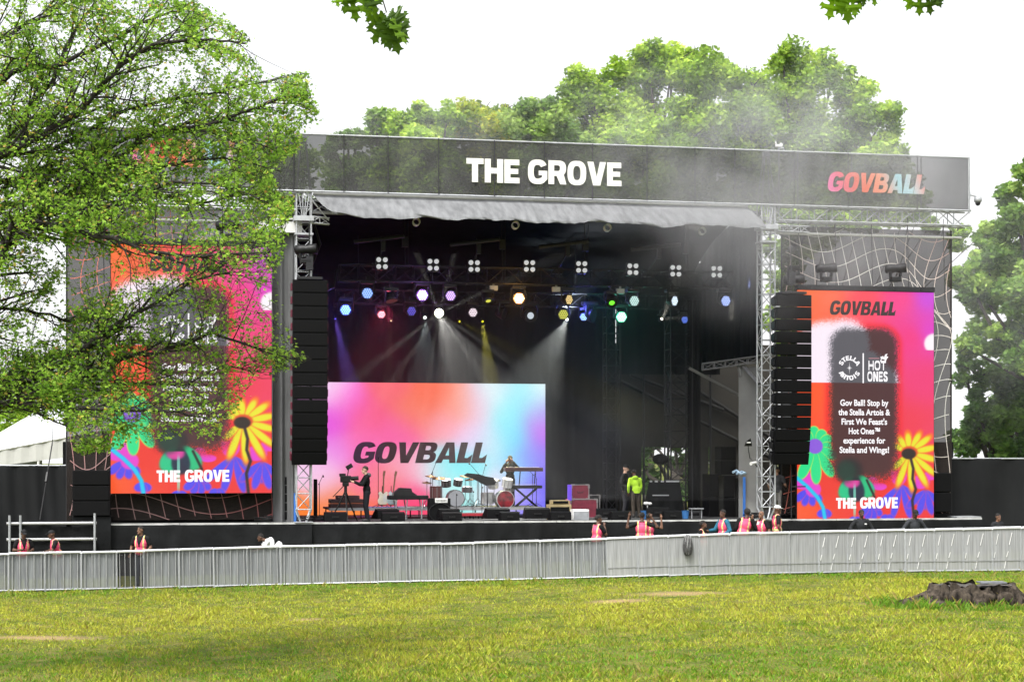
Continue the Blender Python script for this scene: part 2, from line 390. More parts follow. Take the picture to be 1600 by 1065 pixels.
# bare patches of sandy soil: (X, Y, half-length, half-depth)
def pat(px, py, hw, hd):
    Y = (H - .15) * F / (py - HY); return ((px - 800) / F * Y, Y, hw, hd)
BARE = [pat(1065, 941, 1.4, 1.0), pat(70, 985, 1.6, .55), pat(965, 949, .9, .8), pat(480, 962, .5, .5)]
def bare_amt(X, Y):
    return max([0.0] + [1 - math.sqrt(((X - a) / b) ** 2 + ((Y - c) / d) ** 2) for a, c, b, d in [(p[0], p[1], p[2], p[3]) for p in BARE]])
STUMP = ((1520 - 800) / F * 40.2, 40.2)
def make_grass():
    N = 430000
    u = nr.random(N); Ys = 25.1 + (53.2 - 25.1) * u ** 1.05
    Xs = (nr.random(N) * 2 - 1) * (Ys * (980 / F) + .6)
    V = np.zeros((N, 4, 3), np.float32); C = np.zeros((N, 4, 3), np.float32); keep = np.ones(N, bool)
    pal = lin([(84, 118, 24), (132, 152, 38), (172, 174, 60), (152, 138, 70), (98, 144, 28)])
    rr = nr.random((N, 8))
    for i in range(N):
        X, Y = float(Xs[i]), float(Ys[i])
        if Y > barrier_Y(X) + .25: keep[i] = False; continue
        ba = bare_amt(X, Y) + .25 * vnoise(X, Y, 2.2, 5)
        if ba > .25 and rr[i, 0] < .75: keep[i] = False; continue
        ds = math.hypot(X - STUMP[0], (Y - STUMP[1]) * 1.2)
        n1 = vnoise(X, Y * .55, .35, 1.7); n2 = vnoise(X, Y, 1.3, 4.2); n3 = vnoise(X * .3, Y, .55, 8.8)
        t = .58 + .5 * n1 + .45 * n2 + .3 * n3 + (rr[i, 1] - .5) * .9
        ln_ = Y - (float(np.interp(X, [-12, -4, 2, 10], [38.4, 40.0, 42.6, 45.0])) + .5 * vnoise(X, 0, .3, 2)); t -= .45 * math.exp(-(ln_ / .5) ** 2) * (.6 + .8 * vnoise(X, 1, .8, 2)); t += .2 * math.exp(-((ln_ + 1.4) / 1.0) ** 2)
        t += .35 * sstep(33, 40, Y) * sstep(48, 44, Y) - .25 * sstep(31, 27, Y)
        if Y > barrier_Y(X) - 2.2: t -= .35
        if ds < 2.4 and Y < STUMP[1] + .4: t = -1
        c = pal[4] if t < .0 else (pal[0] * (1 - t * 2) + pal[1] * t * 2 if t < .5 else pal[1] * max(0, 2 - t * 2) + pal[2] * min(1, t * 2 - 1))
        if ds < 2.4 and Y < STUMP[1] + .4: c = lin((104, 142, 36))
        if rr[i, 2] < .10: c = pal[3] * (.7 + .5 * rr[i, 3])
        h = (.032 + .062 * rr[i, 4] ** 1.6) * (1.0 + .55 * max(-.6, n2 + n1)) * (1.35 if t < .1 else 1)
        if rr[i, 2] < .10: h *= 1.35
        if ba > 0: h *= .5
        if ds < 2.4 and Y < STUMP[1] + .4: h *= 1.7
        wd = .007 + .006 * rr[i, 5]; th = rr[i, 6] * 6.283; ln = h * (.25 + .8 * rr[i, 7]); th2 = rr[i, 3] * 6.283
        z = ground_z(X, Y) - .01
        cx, sx = math.cos(th) * wd, math.sin(th) * wd; lx, ly = math.cos(th2) * ln, math.sin(th2) * ln
        V[i] = ((X - cx, Y - sx, z), (X + cx, Y + sx, z), (X + cx * .7 + lx * .4, Y + sx * .7 + ly * .4, z + h * .6), (X + lx, Y + ly, z + h))
        k = (.76 + .38 * rr[i, 0]) * (1 + .35 * min(0, n2 + .1))
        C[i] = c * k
    V = V[keep]; C = C[keep]; n = len(V)
    i4 = (np.arange(n) * 4)[:, None]
    Fc = i4 + np.array([[0, 1, 2, 3]])
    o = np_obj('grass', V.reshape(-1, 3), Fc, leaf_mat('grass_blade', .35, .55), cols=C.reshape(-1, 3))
    tag(o, 'long yellowing grass of the field in front of the barrier', 'grass', kind='stuff')
def make_stump():
    X0, Y0 = STUMP; z0 = ground_z(X0, Y0)
    t = thing('tree_stump', 'low dark rotting tree stump with spreading roots in the grass', 'tree stump', (X0, Y0, z0), 'W')
    mb = MB(); n = 96; hts = [-.08, .04, .14, .24, .34, .42, .45]
    def rad(a, h):
        base = .92 + .10 * math.sin(3 * a + 1) + .08 * math.sin(7 * a) + .06 * noise.noise((math.cos(a) * 3, math.sin(a) * 3, h * 2))
        fl = max(0, 1 - h / .42) ** 1.5
        roots = sum(max(0, math.cos((a - r0)) ) ** p * g for r0, p, g in ((3.25, 34, 1.25), (3.75, 60, .6), (5.9, 40, .55), (.1, 60, .6), (4.6, 80, .35), (5.2, 90, .3), (1.6, 50, .5)))
        ridge = .13 * abs(math.sin(a * 11 + 2 * noise.noise((a * 2, h * 3, 1)))) 
        return base * (1 + .12 * fl) + roots * fl - ridge
    vs = []
    for h in hts:
        for k in range(n):
            a = 2 * math.pi * k / n; r = rad(a, h) * (1 if h < .445 else .93)
            top = h * (1 + .34 * noise.noise((math.cos(a) * 3.4, math.sin(a) * 3.4, 4)) + .12 * noise.noise((a * 6, 2, 4)) + .10 * math.sin(2 * a + .5)) if h > .1 else h
            vs.append((X0 + r * math.cos(a), Y0 + r * math.sin(a) * .8, z0 + top))
    fs = [(i * n + k, i * n + (k + 1) % n, (i + 1) * n + (k + 1) % n, (i + 1) * n + k) for i in range(len(hts) - 1) for k in range(n)]
    mb.add(vs, fs)
    for q, (a, g) in enumerate(((4.3, .30), (5.3, .2), (3.9, .17), (4.9, .16))):
        mb.ell((X0 + 1.0 * math.cos(a), Y0 + .8 * math.sin(a), z0 + .16), (g, g * .7, g * .9), nu=14, nv=10)
    for i in range(len(mb.v)):
        p = Vector(mb.v[i]); d = noise.noise(p * 4) * .10 + noise.noise(p * 11) * .06 + noise.noise(p * 25) * .02
        mb.v[i] = tuple(p + (p - Vector((X0, Y0, z0))).normalized() * d)
    part(mb, 'bark', mat('stump_bark', (.012, .010, .009), .95, var=.7, scale=9, bump=1.0, bscale=30, stretch=(1, 1, .28), spec=.15, col2=(.085, .068, .052)), t, True)
    tb = MB(); vs = [(X0, Y0, z0 + .41)] + [(X0 + rad(2 * math.pi * k / n, .45) * .95 * math.cos(2 * math.pi * k / n), Y0 + rad(2 * math.pi * k / n, .45) * .76 * math.sin(2 * math.pi * k / n), z0 + .41 + .03 * math.sin(k * .9)) for k in range(n)]
    tb.add(vs, [(0, 1 + k, 1 + (k + 1) % n) for k in range(n)])
    part(tb, 'cut_top', mat('old_cut_wood', (.055, .05, .046), .9, var=.5, scale=5, bump=.4), t)
    lid = MB(); lid.b2((X0 + .02, Y0 - .62, z0 + .50), (X0 + .60, Y0 - .2, z0 + .53))
    part(lid, 'loose_slab', mat('weathered_slab', (.12, .125, .14), .7, var=.25), t)

# ------------------------------------------------------------------ crowd barrier
BL = [(-60, 926.5, 866), (0, 925, 865), (190, 921, 861), (437, 915, 853), (690, 909, 849), (800, 907.5, 846), (930, 903.5, 842), (1150, 898.5, 833), (1400, 894.5, 828), (1600, 893, 824), (1680, 892.5, 823)]
def _bl(px):
    ps = [b[0] for b in BL]
    by = float(np.interp(px, ps, [b[1] for b in BL])); ty = float(np.interp(px, ps, [b[2] for b in BL]))
    Y = H * F / (by - HY)
    for _ in range(8): Y = (H - rise((px - 800) / F * Y)) * F / (by - HY)
    X = (px - 800) / F * Y
    return X, Y, rise(X), (by - ty) * Y / F
_bt = [_bl(p) for p in range(-260, 1901, 20)]
def barrier_Y(X): return float(np.interp(X, [b[0] for b in _bt], [b[1] for b in _bt]))
def barrier_h(X): return float(np.interp(X, [b[0] for b in _bt], [b[3] for b in _bt]))
def make_panel(kind):
    """one metre wide, 1.1 m high, centred on x=0, front face towards -y"""
    hgt = 1.1
    t = thing('crowd_barrier', '', 'barrier', (0, 0, 0), 'W')
    fr = MB(); r = .024
    fr.path([(-.495, 0, 0), (-.495, 0, hgt)], .018); fr.path([(.495, 0, 0), (.495, 0, hgt)], .018)
    fr.tube((-.5, 0, .05), (.5, 0, .05), .02)
    part(fr, 'frame', M_alu, t)
    rl = MB(); rl.path([(-.5, -.02, hgt - .03), (-.49, -.02, hgt), (.49, -.02, hgt), (.5, -.02, hgt - .03)], .034, 10)
    part(rl, 'top_rail', mat('bright_rail', (.60, .61, .62), .4, .25, var=.1), t)
    if kind == 'open':
        for i in range(5):
            b = MB(); x = -.5 + (i + .5) / 5
            b.box((x, -.004, hgt / 2), (.022, .02, hgt - .08)); part(b, 'bar', mat('dull_bar', (.28, .285, .29), .5, .3), t)
        ms = MB(); ms.sheet(lambda a, b: (-.49 + .98 * a, .03 + .006 * math.sin(a * 9), .05 + (hgt - .09) * b), 6, 3)
        part(ms, 'perforated_sheet', MATS['barrier_mesh_grey'], t)
    else:
        ms = MB(); ms.sheet(lambda a, b: (-.49 + .98 * a, -.012 + .008 * math.sin(a * 21) * math.sin(3.1 * b), .03 + (hgt - .07) * b), 24, 4)
        part(ms, 'perforated_sheet', MATS['barrier_mesh_light'], t)
        fl = MB(); fl.b2((-.49, -.03, .28), (.49, -.022, .30)); part(fl, 'seam', MATS['barrier_seam'], t)
        if kind == 'dashed':
            for (x0, z0, x1, z1) in ((.18, .98, .08, .68), (.04, .52, -.02, .38), (-.05, .28, -.1, .1), (-.30, .95, -.38, .7), (-.42, .5, -.46, .36)):
                st = MB(); st.path([(x0, -.026, z0), (x1, -.026, z1)], .012, 5); part(st, 'highlight_dash', M_white, t)  # white strips stand for highlights on the bracing behind the mesh
    bk = MB()
    for x in (-.3, .3):
        bk.tube((x, .04, hgt - .1), (x, .75, .02), .018, n=6); bk.tube((x, .04, .02), (x, .75, .02), .018, n=6)
    bk.box((0, .4, .03), (.96, .7, .02))
    part(bk, 'rear_brace', M_aludull, t)
    return t
def make_barrier():
    mesh_cloth('barrier_mesh_grey', (.195, .205, .21), .20, var=.28, scale=1.6, stretch=(9, 1, .5))
    mesh_cloth('barrier_mesh_light', (.245, .25, .25), .10, var=.24, scale=2.0, stretch=(12, 1, .5))
    mat('barrier_seam', (.2, .205, .205), .6, var=.2)
    protos = {k: make_panel(k) for k in ('open', 'solid', 'dashed')}
    used = set()
    LAB = {'open': ('open barred crowd barrier panel backed with grey mesh, one of the row on the left', 'barred crowd barriers'),
           'solid': ('plain light grey sheeted crowd barrier panel in the row right of centre', 'sheeted crowd barriers'),
           'dashed': ('light grey sheeted crowd barrier panel with slanting white highlight dashes, right part of the row', 'dashed crowd barriers')}
    X = _bt[0][0]
    k = 0
    while X < _bt[-1][0]:
        px = X / barrier_Y(X) * F + 800
        gate = 148 < px < 186 and 'gate' not in used
        wd = .70 if gate else (.93 if px < 900 else .86)
        Y0, Y1 = barrier_Y(X), barrier_Y(X + wd)
        kind = 'open' if px < 905 else ('solid' if px < 1250 or px > 1560 else 'dashed')
        if kind not in used: o = protos[kind]; used.add(kind)
        else: o = copy_tree(protos[kind])
        xm = X + wd / 2; hh = barrier_h(xm)
        o.location = (xm, (Y0 + Y1) / 2 + rng.uniform(-.02, .02), rise(xm)); ang = math.atan2(Y1 - Y0, wd) + rng.uniform(-.012, .012); sl_ = (rise(X + wd) + barrier_h(X + wd) - rise(X) - barrier_h(X)) / wd; o.rotation_euler = (0, -math.atan(sl_), ang)
        o.scale = (math.hypot(wd, Y1 - Y0) * .985, 1, hh / 1.1 * rng.uniform(.992, 1.008))
        tag(o, LAB[kind][0], None, LAB[kind][1])
        if gate:
            used.add('gate'); tag(o, 'narrow dark barrier gate panel between the barred panels at far left', 'barrier gate'); 
            if 'group' in o: del o['group']
            for c in o.children:
                if c.name.startswith('perforated'):
                    c.data = c.data.copy(); c.data.materials[0] = mesh_cloth('gate_mesh_dark', (.03, .03, .032), .25)
        X += wd; k += 1
    # black mesh bag hanging over the rail
    X, Y, z, hh = _bl(1074); t = thing('mesh_bag', 'black net bag of cable hanging over the barrier rail', 'bag', (X, Y, z + hh - .55), 'W')
    b = MB(); zt = z + hh
    b.lathe([(.03, -.56), (.10, -.52), (.13, -.40), (.14, -.25), (.11, -.08), (.05, .02)], (X, Y - .1, zt), n=12)
    part(b, 'bag_body', mat('black_net', (.05, .05, .05), .7, var=.8, scale=22, bump=.8, bscale=40), t, True)
    b = MB()
    for i in range(9):
        a = i * .7; b.path([(X + .12 * math.cos(a + s * .3) * (1 - .3 * abs(s - 1)), Y - .1 + .14 * math.sin(a + s * .3) * (1 - .3 * abs(s - 1)), zt - .52 + .26 * s) for s in (0, .5, 1, 1.5, 2)], .008, 4)
    part(b, 'cord', mat('pale_cord', (.3, .3, .3), .6), t)

# ------------------------------------------------------------------ trees
def leaf_cloud(centres, radii, per, size, pal, seed, flat=1.0, dark=None):
    """many small leaf-shaped faces scattered through the given clumps; pal: linear colours, each clump leans to its own"""
    g = np.random.default_rng(seed); Vs = []; Cs = []
    for c, r, tone in zip(centres, radii, g.random(len(centres))):
        n = max(6, int(per * (r[0] * r[1]) ** .9 if hasattr(r, '__len__') else per * r ** 1.8))
        rv = np.array(r if hasattr(r, '__len__') else (r, r, r * flat))
        d = g.normal(size=(n, 3)); d /= np.linalg.norm(d, axis=1)[:, None]
        q = np.array(c) + d * (g.random(n)[:, None] ** .45) * rv
        a = g.normal(size=(n, 3)); a[:, 2] *= .55; a /= np.linalg.norm(a, axis=1)[:, None]
        b = np.cross(a, g.normal(size=(n, 3))); b /= np.linalg.norm(b, axis=1)[:, None]
        s = size * (.6 + .8 * g.random(n))[:, None]
        quad = np.stack([q - a * s, q + b * s * .55, q + a * s, q - b * s * .5], 1)
        t = np.clip(tone + g.normal(size=n) * .22, 0, .999) * (len(pal) - 1)
        i0 = t.astype(int); f = (t - i0)[:, None]
        col = pal[i0] * (1 - f) + pal[np.minimum(i0 + 1, len(pal) - 1)] * f
        Vs.append(quad.reshape(-1, 3)); Cs.append(np.repeat(col * (.8 + .4 * g.random(n))[:, None], 4, axis=0))
    V = np.concatenate(Vs); n = len(V) // 4
    return V, np.arange(n * 4).reshape(-1, 4), np.concatenate(Cs)
PAL_A = lin([(92, 122, 38), (126, 160, 50), (158, 190, 64), (188, 212, 80)])
PAL_B = lin([(84, 116, 50), (112, 146, 64), (140, 170, 80), (164, 188, 96)])
PAL_Y = lin([(92, 122, 28), (132, 154, 38), (164, 176, 48), (186, 182, 60)])
M_leaf = leaf_mat('tree_leaf', .5, .6)
M_bark = mat('tree_bark', (.045, .038, .03), .95, var=.5, scale=9, bump=.6, stretch=(1, 1, .3))
def back_tree(label, lobes, Y, pal, seed, trunk_px, per=420, size=.125, depth=2.6, group='trees behind the stage', name='broadleaf_tree', sub=11, fork=None, fill=False, limb=1.0):
    """lobes: (photo x, photo y, radius in photo pixels) of the crown's masses, each broken into smaller clumps"""
    g = random.Random(seed); s = Y / F
    bx = (trunk_px - 800) * s
    gz = rise(bx)
    t = thing(name, label, 'tree', (bx, Y, gz), 'W', group)
    cs = []; rs = []; mids = []
    if fill: lobes = lobes + [(x + g.uniform(-12, 12), y + dy, r * 1.05) for (x, y, r) in lobes for dy in (62, 125) if y + dy < 335 and y > 140]
    for (x, y, r) in lobes:
        c = Vector(WP(x, y, Y)); rr = r * s; yo = g.uniform(-depth, depth) * .6; c.y += yo; mids.append((c, rr))
        for k in range(sub + int(rr * 4)):
            a = Vector((g.gauss(0, 1), g.gauss(0, 1), g.gauss(0, 1))).normalized() * rr * g.uniform(.2, .9)
            cs.append(c + Vector((a.x, a.y * 1.1, a.z))); q = rr * g.uniform(.22, .62); rs.append((q, q, q * .8))
    V, Fc, C = leaf_cloud(cs, rs, per, size, pal, seed)
    np_obj('crown', V, Fc, M_leaf, (bx, Y, gz), C, t)
    mb = MB(); hb = max(3.0, min(m[0].z for m in mids) - 1)
    top = Vector((bx + g.uniform(-.5, .5), Y, hb))
    mb.path([(bx, Y, gz - .3), (bx + .1, Y, gz + 1.2), tuple(top)], [.42, .32, .22], 10)
    for c, rr in mids:
        m1 = top.lerp(c, .5) + Vector((g.uniform(-.6, .6), g.uniform(-.4, .4), -.4))
        mb.path([tuple(top - Vector((0, 0, g.uniform(0, 1)))), tuple(m1), tuple(c), tuple(c + Vector((g.uniform(-1, 1) * rr * .5, 0, rr * .7)))], [.15 * limb, .09 * limb, .05 * limb, .012 * limb], 6)
        for _ in range(3):
            d = Vector((g.uniform(-1, 1), g.uniform(-1, 1), g.uniform(-.2, 1))) * rr * .8
            mb.path([tuple(c), tuple(c + d * .5 + Vector((0, 0, .1))), tuple(c + d)], [.045, .03, .008], 5)
    part(mb, 'trunk', M_bark, t, True)
    return t
def make_trees():
    back_tree('tallest light green tree behind the stage, left half of the big crown', [(1050, 104, 52), (985, 120, 52), (920, 150, 48), (900, 105 + 60, 30), (1090, 125, 50), (1010, 185, 60), (1080, 190, 60), (930, 205, 48), (960, 235, 50), (1060, 245, 55), (1012, 82, 28), (1055, 72, 26), (1085, 88, 26), (905, 130, 26)], 88, PAL_A, 21, 1010, fill=True)
    back_tree('broad light green tree behind the stage, right half of the big crown', [(1130, 110, 42), (1180, 130, 50), (1235, 110, 40), (1245, 150, 50), (1300, 120, 40), (1330, 150, 40), (1180, 190, 60), (1260, 205, 58), (1330, 200, 50), (1370, 195, 36), (1395, 225, 34), (1290, 250, 55), (1380, 255, 40), (1420, 245, 22), (1215, 98, 20)], 90, PAL_A, 22, 1240, fill=True)
    back_tree('olive green tree beside the tall one, its crown just above the banner', [(835, 185, 34), (860, 205, 42), (812, 205, 34), (850, 165, 20), (880, 220, 36), (905, 215, 30)], 84, PAL_B, 23, 850, fill=True)
    back_tree('yellow green tree low behind the middle of the banner', [(720, 200, 40), (750, 192, 38), (782, 200, 38), (700, 215, 38), (735, 178, 24), (765, 222, 42), (790, 178, 20)], 86, PAL_Y, 24, 745, fill=True)
    back_tree('mid green tree with loose top low behind the banner', [(660, 188, 32), (645, 205, 40), (690, 196, 36), (655, 164, 18), (622, 192, 32), (670, 225, 44), (700, 190, 26)], 85, PAL_A, 25, 660, fill=True)
    back_tree('dark green leftmost tree behind the banner', [(602, 200, 34), (578, 212, 32), (556, 216, 22), (615, 220, 36), (590, 186, 18), (545, 224, 16), (525, 240, 26)], 87, PAL_B, 26, 590, fill=True)
    # right of the stage
    back_tree('large dark leaved tree at the right edge beyond the scrim', [(1585, 300, 26), (1600, 340, 40), (1562, 365, 34), (1545, 405, 34), (1590, 400, 46), (1515, 430, 26), (1540, 455, 36), (1590, 470, 46), (1575, 520, 44), (1525, 545, 32), (1620, 560, 50), (1640, 430, 50), (1650, 340, 40), (1600, 270, 20)], 72, PAL_B, 27, 1640, per=800, size=.125, depth=2.0, group=None)
    back_tree('shady round tree standing behind the black fence at right', [(1520, 590, 36), (1565, 600, 40), (1515, 640, 32), (1550, 660, 40), (1600, 640, 44), (1520, 690, 30), (1570, 700, 40), (1610, 700, 36), (1500, 570, 18)], 76, lin([(66, 100, 42), (88, 126, 52), (116, 150, 66)]), 28, 1560, per=800, size=.125, depth=2.0, group=None)
    back_tree('small tree showing between the scrim and the roof truss at right', [(1240, 400, 26), (1232, 440, 30), (1290, 340, 30), (1350, 345, 30), (1410, 340, 26), (1465, 345, 20), (1500, 365, 22), (1530, 368, 14), (1238, 350, 26), (1236, 480, 26), (1240, 540, 26), (1208, 385, 24), (1212, 440, 26), (1215, 500, 26), (1208, 560, 22), (1445, 320, 26)], 80, PAL_A, 29, 1300, per=420, group=None, limb=.3)
    back_tree('leafy tree half hidden by the white tent at far left', [(10, 660, 34), (50, 655, 30), (80, 640, 26), (30, 690, 30), (-20, 690, 34), (110, 660, 26)], 98, PAL_A, 30, 20, per=280, group=None)
    back_tree('green bush seen through the dark gap at the back of the stage', [(1005, 697, 16), (1025, 692, 16), (1055, 694, 18), (1080, 697, 18), (1010, 715, 22), (1020, 755, 24), (1060, 720, 22), (1100, 715, 22), (1105, 755, 22), (1070, 765, 22), (1030, 785, 22), (1120, 780, 24), (1085, 740, 18)], 84, lin([(44, 72, 26), (64, 94, 36), (86, 116, 46)]), 31, 1060, per=380, group=None, name='bush')
    back_tree('grey green tree standing beyond the left part of the banner', [(440, 270, 30), (455, 300, 40), (480, 260, 36), (520, 265, 40), (430, 310, 26), (560, 290, 40)], 92, PAL_B, 32, 480, per=240, group=None)
def crown_ok(px, py):
    poly = [(-60, -60), (300, -60), (308, 0), (345, 25), (395, 62), (372, 80), (408, 96), (412, 122), (480, 112), (486, 160), (502, 170), (492, 210), (468, 225), (458, 245), (425, 262), (430, 300), (462, 305), (455, 340), (470, 335), (440, 350), (446, 410), (430, 425), (438, 470), (470, 545), (490, 560), (452, 575), (430, 600), (410, 565), (395, 600), (375, 640), (352, 662), (345, 690), (290, 680), (240, 690), (150, 712), (118, 706), (100, 660), (60, 655), (-60, 640)]
    inside = False; j = len(poly) - 1
    for i in range(len(poly)):
        (xi, yi), (xj, yj) = poly[i], poly[j]
        if (yi > py) != (yj > py) and px < (xj - xi) * (py - yi) / (yj - yi) + xi: inside = not inside
        j = i
    return inside
def make_near_tree():
    YT = 29.0; g = random.Random(5); s = YT / F
    def W(px, py, d=0.0): return Vector(((px - 800) / F * (YT + d), YT + d, H - (py - HY) / F * (YT + d)))
    root = W(-230, 1070); root.z = 0
    t = thing('maple_tree', 'big leafy maple at left whose branches hang across the left screen', 'tree', tuple(root), 'W')
    tr = MB(); crotch = W(-190, 690)
    tr.path([tuple(root - Vector((0, 0, .3))), tuple(root + Vector((0, 0, .5))), tuple(crotch), tuple(W(-185, 400)), tuple(W(-150, 60))], [.42, .32, .26, .2, .12], 12)
    # main limbs seen in the photograph: pixel polylines with a depth for each point and a start radius
    limbs = [
        ([(-185, 640), (-60, 370), (60, 332), (160, 288), (260, 258), (350, 246), (440, 268)], .042, .5), ([(-185, 640), (-60, 400), (80, 345), (190, 318), (270, 282), (350, 290), (420, 318)], .038, -.9), ([(-180, 450), (-40, 250), (90, 230), (200, 168), (300, 150), (400, 130), (455, 118)], .04, 1.1),
        ([(-190, 690), (-60, 650), (0, 628), (100, 634), (175, 641), (262, 642), (330, 655)], .055, -.8),
        ([(-190, 690), (-60, 640), (0, 606), (70, 606), (140, 588), (190, 560), (262, 545), (330, 520), (400, 545), (455, 560)], .06, .6),
        ([(-190, 690), (-60, 660), (0, 616), (66, 582), (132, 545), (175, 512), (232, 479), (300, 440), (360, 425)], .065, -.2),
        ([(-190, 650), (-70, 470), (0, 393), (50, 350), (110, 300), (150, 272), (240, 205), (330, 196), (420, 160), (470, 150)], .075, .3),
        ([(-190, 600), (-70, 300), (0, 243), (60, 214), (130, 170), (190, 100), (240, 70), (330, 60), (385, 68)], .065, -1.2),
        ([(-190, 600), (-90, 270), (0, 232), (60, 150), (82, 128), (110, 60), (150, 0), (180, -50)], .06, 1.0),
        ([(-185, 640), (-60, 330), (0, 285), (50, 270), (120, 262), (200, 215), (280, 205), (350, 203), (430, 235)], .05, 1.4),
        ([(-185, 640), (-50, 540), (0, 480), (80, 490), (150, 520), (200, 540)], .035, .9),
        ([(-190, 690), (-40, 520), (20, 352), (60, 347), (110, 360), (180, 372), (240, 395), (320, 400), (410, 395), (440, 380)], .05, -1.6),
        ([(-185, 640), (-60, 420), (0, 320), (80, 312), (150, 298), (230, 300), (310, 318), (390, 300), (445, 310)], .05, 2.0),
        ([(-180, 400), (-90, 130), (0, 60), (80, 20), (150, -40)], .05, -.6),
        ([(-180, 400), (-90, 80), (-20, -10), (40, -60)], .05, .6),
        ([(-180, 450), (-60, 180), (20, 110), (100, 100), (180, 60), (260, 20), (300, 10)], .05, .2),
        ([(-190, 690), (-30, 640), (60, 616), (140, 598), (215, 600), (290, 600), (350, 570), (400, 580)], .04, 1.8),
        ([(0, 628), (70, 650), (110, 668), (135, 690)], .02, -.6)]
    twig = MB(); ends = []
    def grow(p, d, ln, r, lev):
        n = 4; pts = [p]; rad = [r]; q = p.copy(); dd = d.copy()
        for i in range(n):
            dd = (dd + Vector((g.gauss(0, .16), g.gauss(0, .2), g.gauss(0, .13) + (.03 if lev < 2 else -.02)))).normalized()
            q = q + dd * ln / n; pts.append(q.copy()); rad.append(r * (1 - .75 * (i + 1) / n))
        pix = (pts[-1].x / pts[-1].y * F + 800, HY - (pts[-1].z - H) / pts[-1].y * F)
        if not crown_ok(*pix):
            if lev == 2: return
            while len(pts) > 1 and not crown_ok(pts[-1].x / pts[-1].y * F + 800, HY - (pts[-1].z - H) / pts[-1].y * F): pts.pop(); rad.pop()
            if len(pts) < 2: return
        twig.path([tuple(x) for x in pts], rad, 5 if lev < 2 else 4, cap=False)
        if lev < 2:
            m = 4 if lev == 0 else 3
            for k in range(m):
                i = g.randint(1, len(pts) - 1); b = pts[i]
                ax = Vector((g.gauss(0, .5), g.gauss(0, .75), g.gauss(0, .45)))
                grow(b, (dd * .8 + ax).normalized(), ln * g.uniform(.45, .7), max(.004, rad[i] * .6), lev + 1)
        if lev >= 1: ends.append((pts, lev))
        elif g.random() < .6: ends.append((pts[-2:], 2))
    for pl, r0, dep in limbs:
        pts = []
        for i, (x, y) in enumerate(pl):
            fr = i / (len(pl) - 1); pts.append(W(x, y, dep * fr * 1.6 + g.uniform(-.1, .1)))
        sm = []
        for i in range(len(pts) - 1):
            for k in range(4):
                sm.append(pts[i].lerp(pts[i + 1], k / 4) + Vector((g.gauss(0, .012), 0, g.gauss(0, .014))))
        sm.append(pts[-1]); n = len(sm)
        rad = [max(.007, 1.25 * r0 * (1 - .88 * i / n)) for i in range(n)]
        tr.path([tuple(p) for p in sm], rad, 7)
        for i in range(3, n):
            px = sm[i].x / sm[i].y * F + 800
            if px < -70: continue
            for _ in range(2 if i < n - 3 else 4):
                d = (sm[i] - sm[i - 1]).normalized()
                ax = Vector((g.gauss(.15, .5), g.gauss(0, .8), g.gauss(.05, .55)))
                grow(sm[i], (d * .7 + ax).normalized(), g.uniform(.55, 1.25), max(.006, rad[i] * .5), 0)
    part(tr, 'trunk', mat('dark_bark', (.022, .018, .016), .85, var=.5, scale=14, bump=.6), t, True)  # very dark brown bark on trunk, limbs and twigs
    part(twig, 'twigs', MATS['dark_bark'], t)
    # five-pointed leaves along the twigs
    shape = [(0, -.1), (.32, .02), (.55, .38), (.22, .42), (.0, 1.0), (-.22, .42), (-.55, .38), (-.32, .02)]
    pal = lin([(84, 122, 38), (112, 152, 48), (142, 180, 64), (168, 196, 82), (188, 172, 80), (194, 146, 86)])
    Vs = []; Cs = []
    for pts, lev in ends:
        tone = g.random()
        nl = 8 if lev == 2 else 3
        for _ in range(nl):
            i = g.randint(1, len(pts) - 1); p = pts[i - 1].lerp(pts[i], g.random()) + Vector((g.gauss(0, .06), g.gauss(0, .06), g.gauss(0, .028)))
            if not crown_ok(p.x / p.y * F + 800 + g.gauss(0, 6), HY - (p.z - H) / p.y * F + g.gauss(0, 6)): continue
            qx, qy = p.x / p.y * F + 800, HY - (p.z - H) / p.y * F
            if qx > 165 and qy > 375 and g.random() < (.58 if qy < 660 else .2) * min(1, (qx - 165) / 40): continue
            ax = Vector((g.gauss(.3, .6), g.gauss(0, .7), g.gauss(-.35, .4))).normalized(); nn = Vector((g.gauss(0, .7), g.gauss(0, .7), 1)).normalized()
            bx = ax.cross(nn).normalized(); sz = g.uniform(.036, .072)
            k = min(.999, max(0, tone * .42 + g.gauss(.12, .11)))
            if g.random() < .04: k = g.uniform(.75, .99)
            k *= 5; c = pal[int(k)] * (1 - k % 1) + pal[min(5, int(k) + 1)] * (k % 1)
            Vs.append([tuple(p + (bx * a + ax * b) * sz) for a, b in shape]); Cs.append(c * g.uniform(.8, 1.2))
    V = np.array(Vs).reshape(-1, 3); n = len(Vs)
    np_obj('crown', V, np.arange(n * 8).reshape(-1, 8), leaf_mat('maple_leaf', .65, .5), tuple(root), np.repeat(np.array(Cs), 8, axis=0), t)
    print('maple leaves', n)
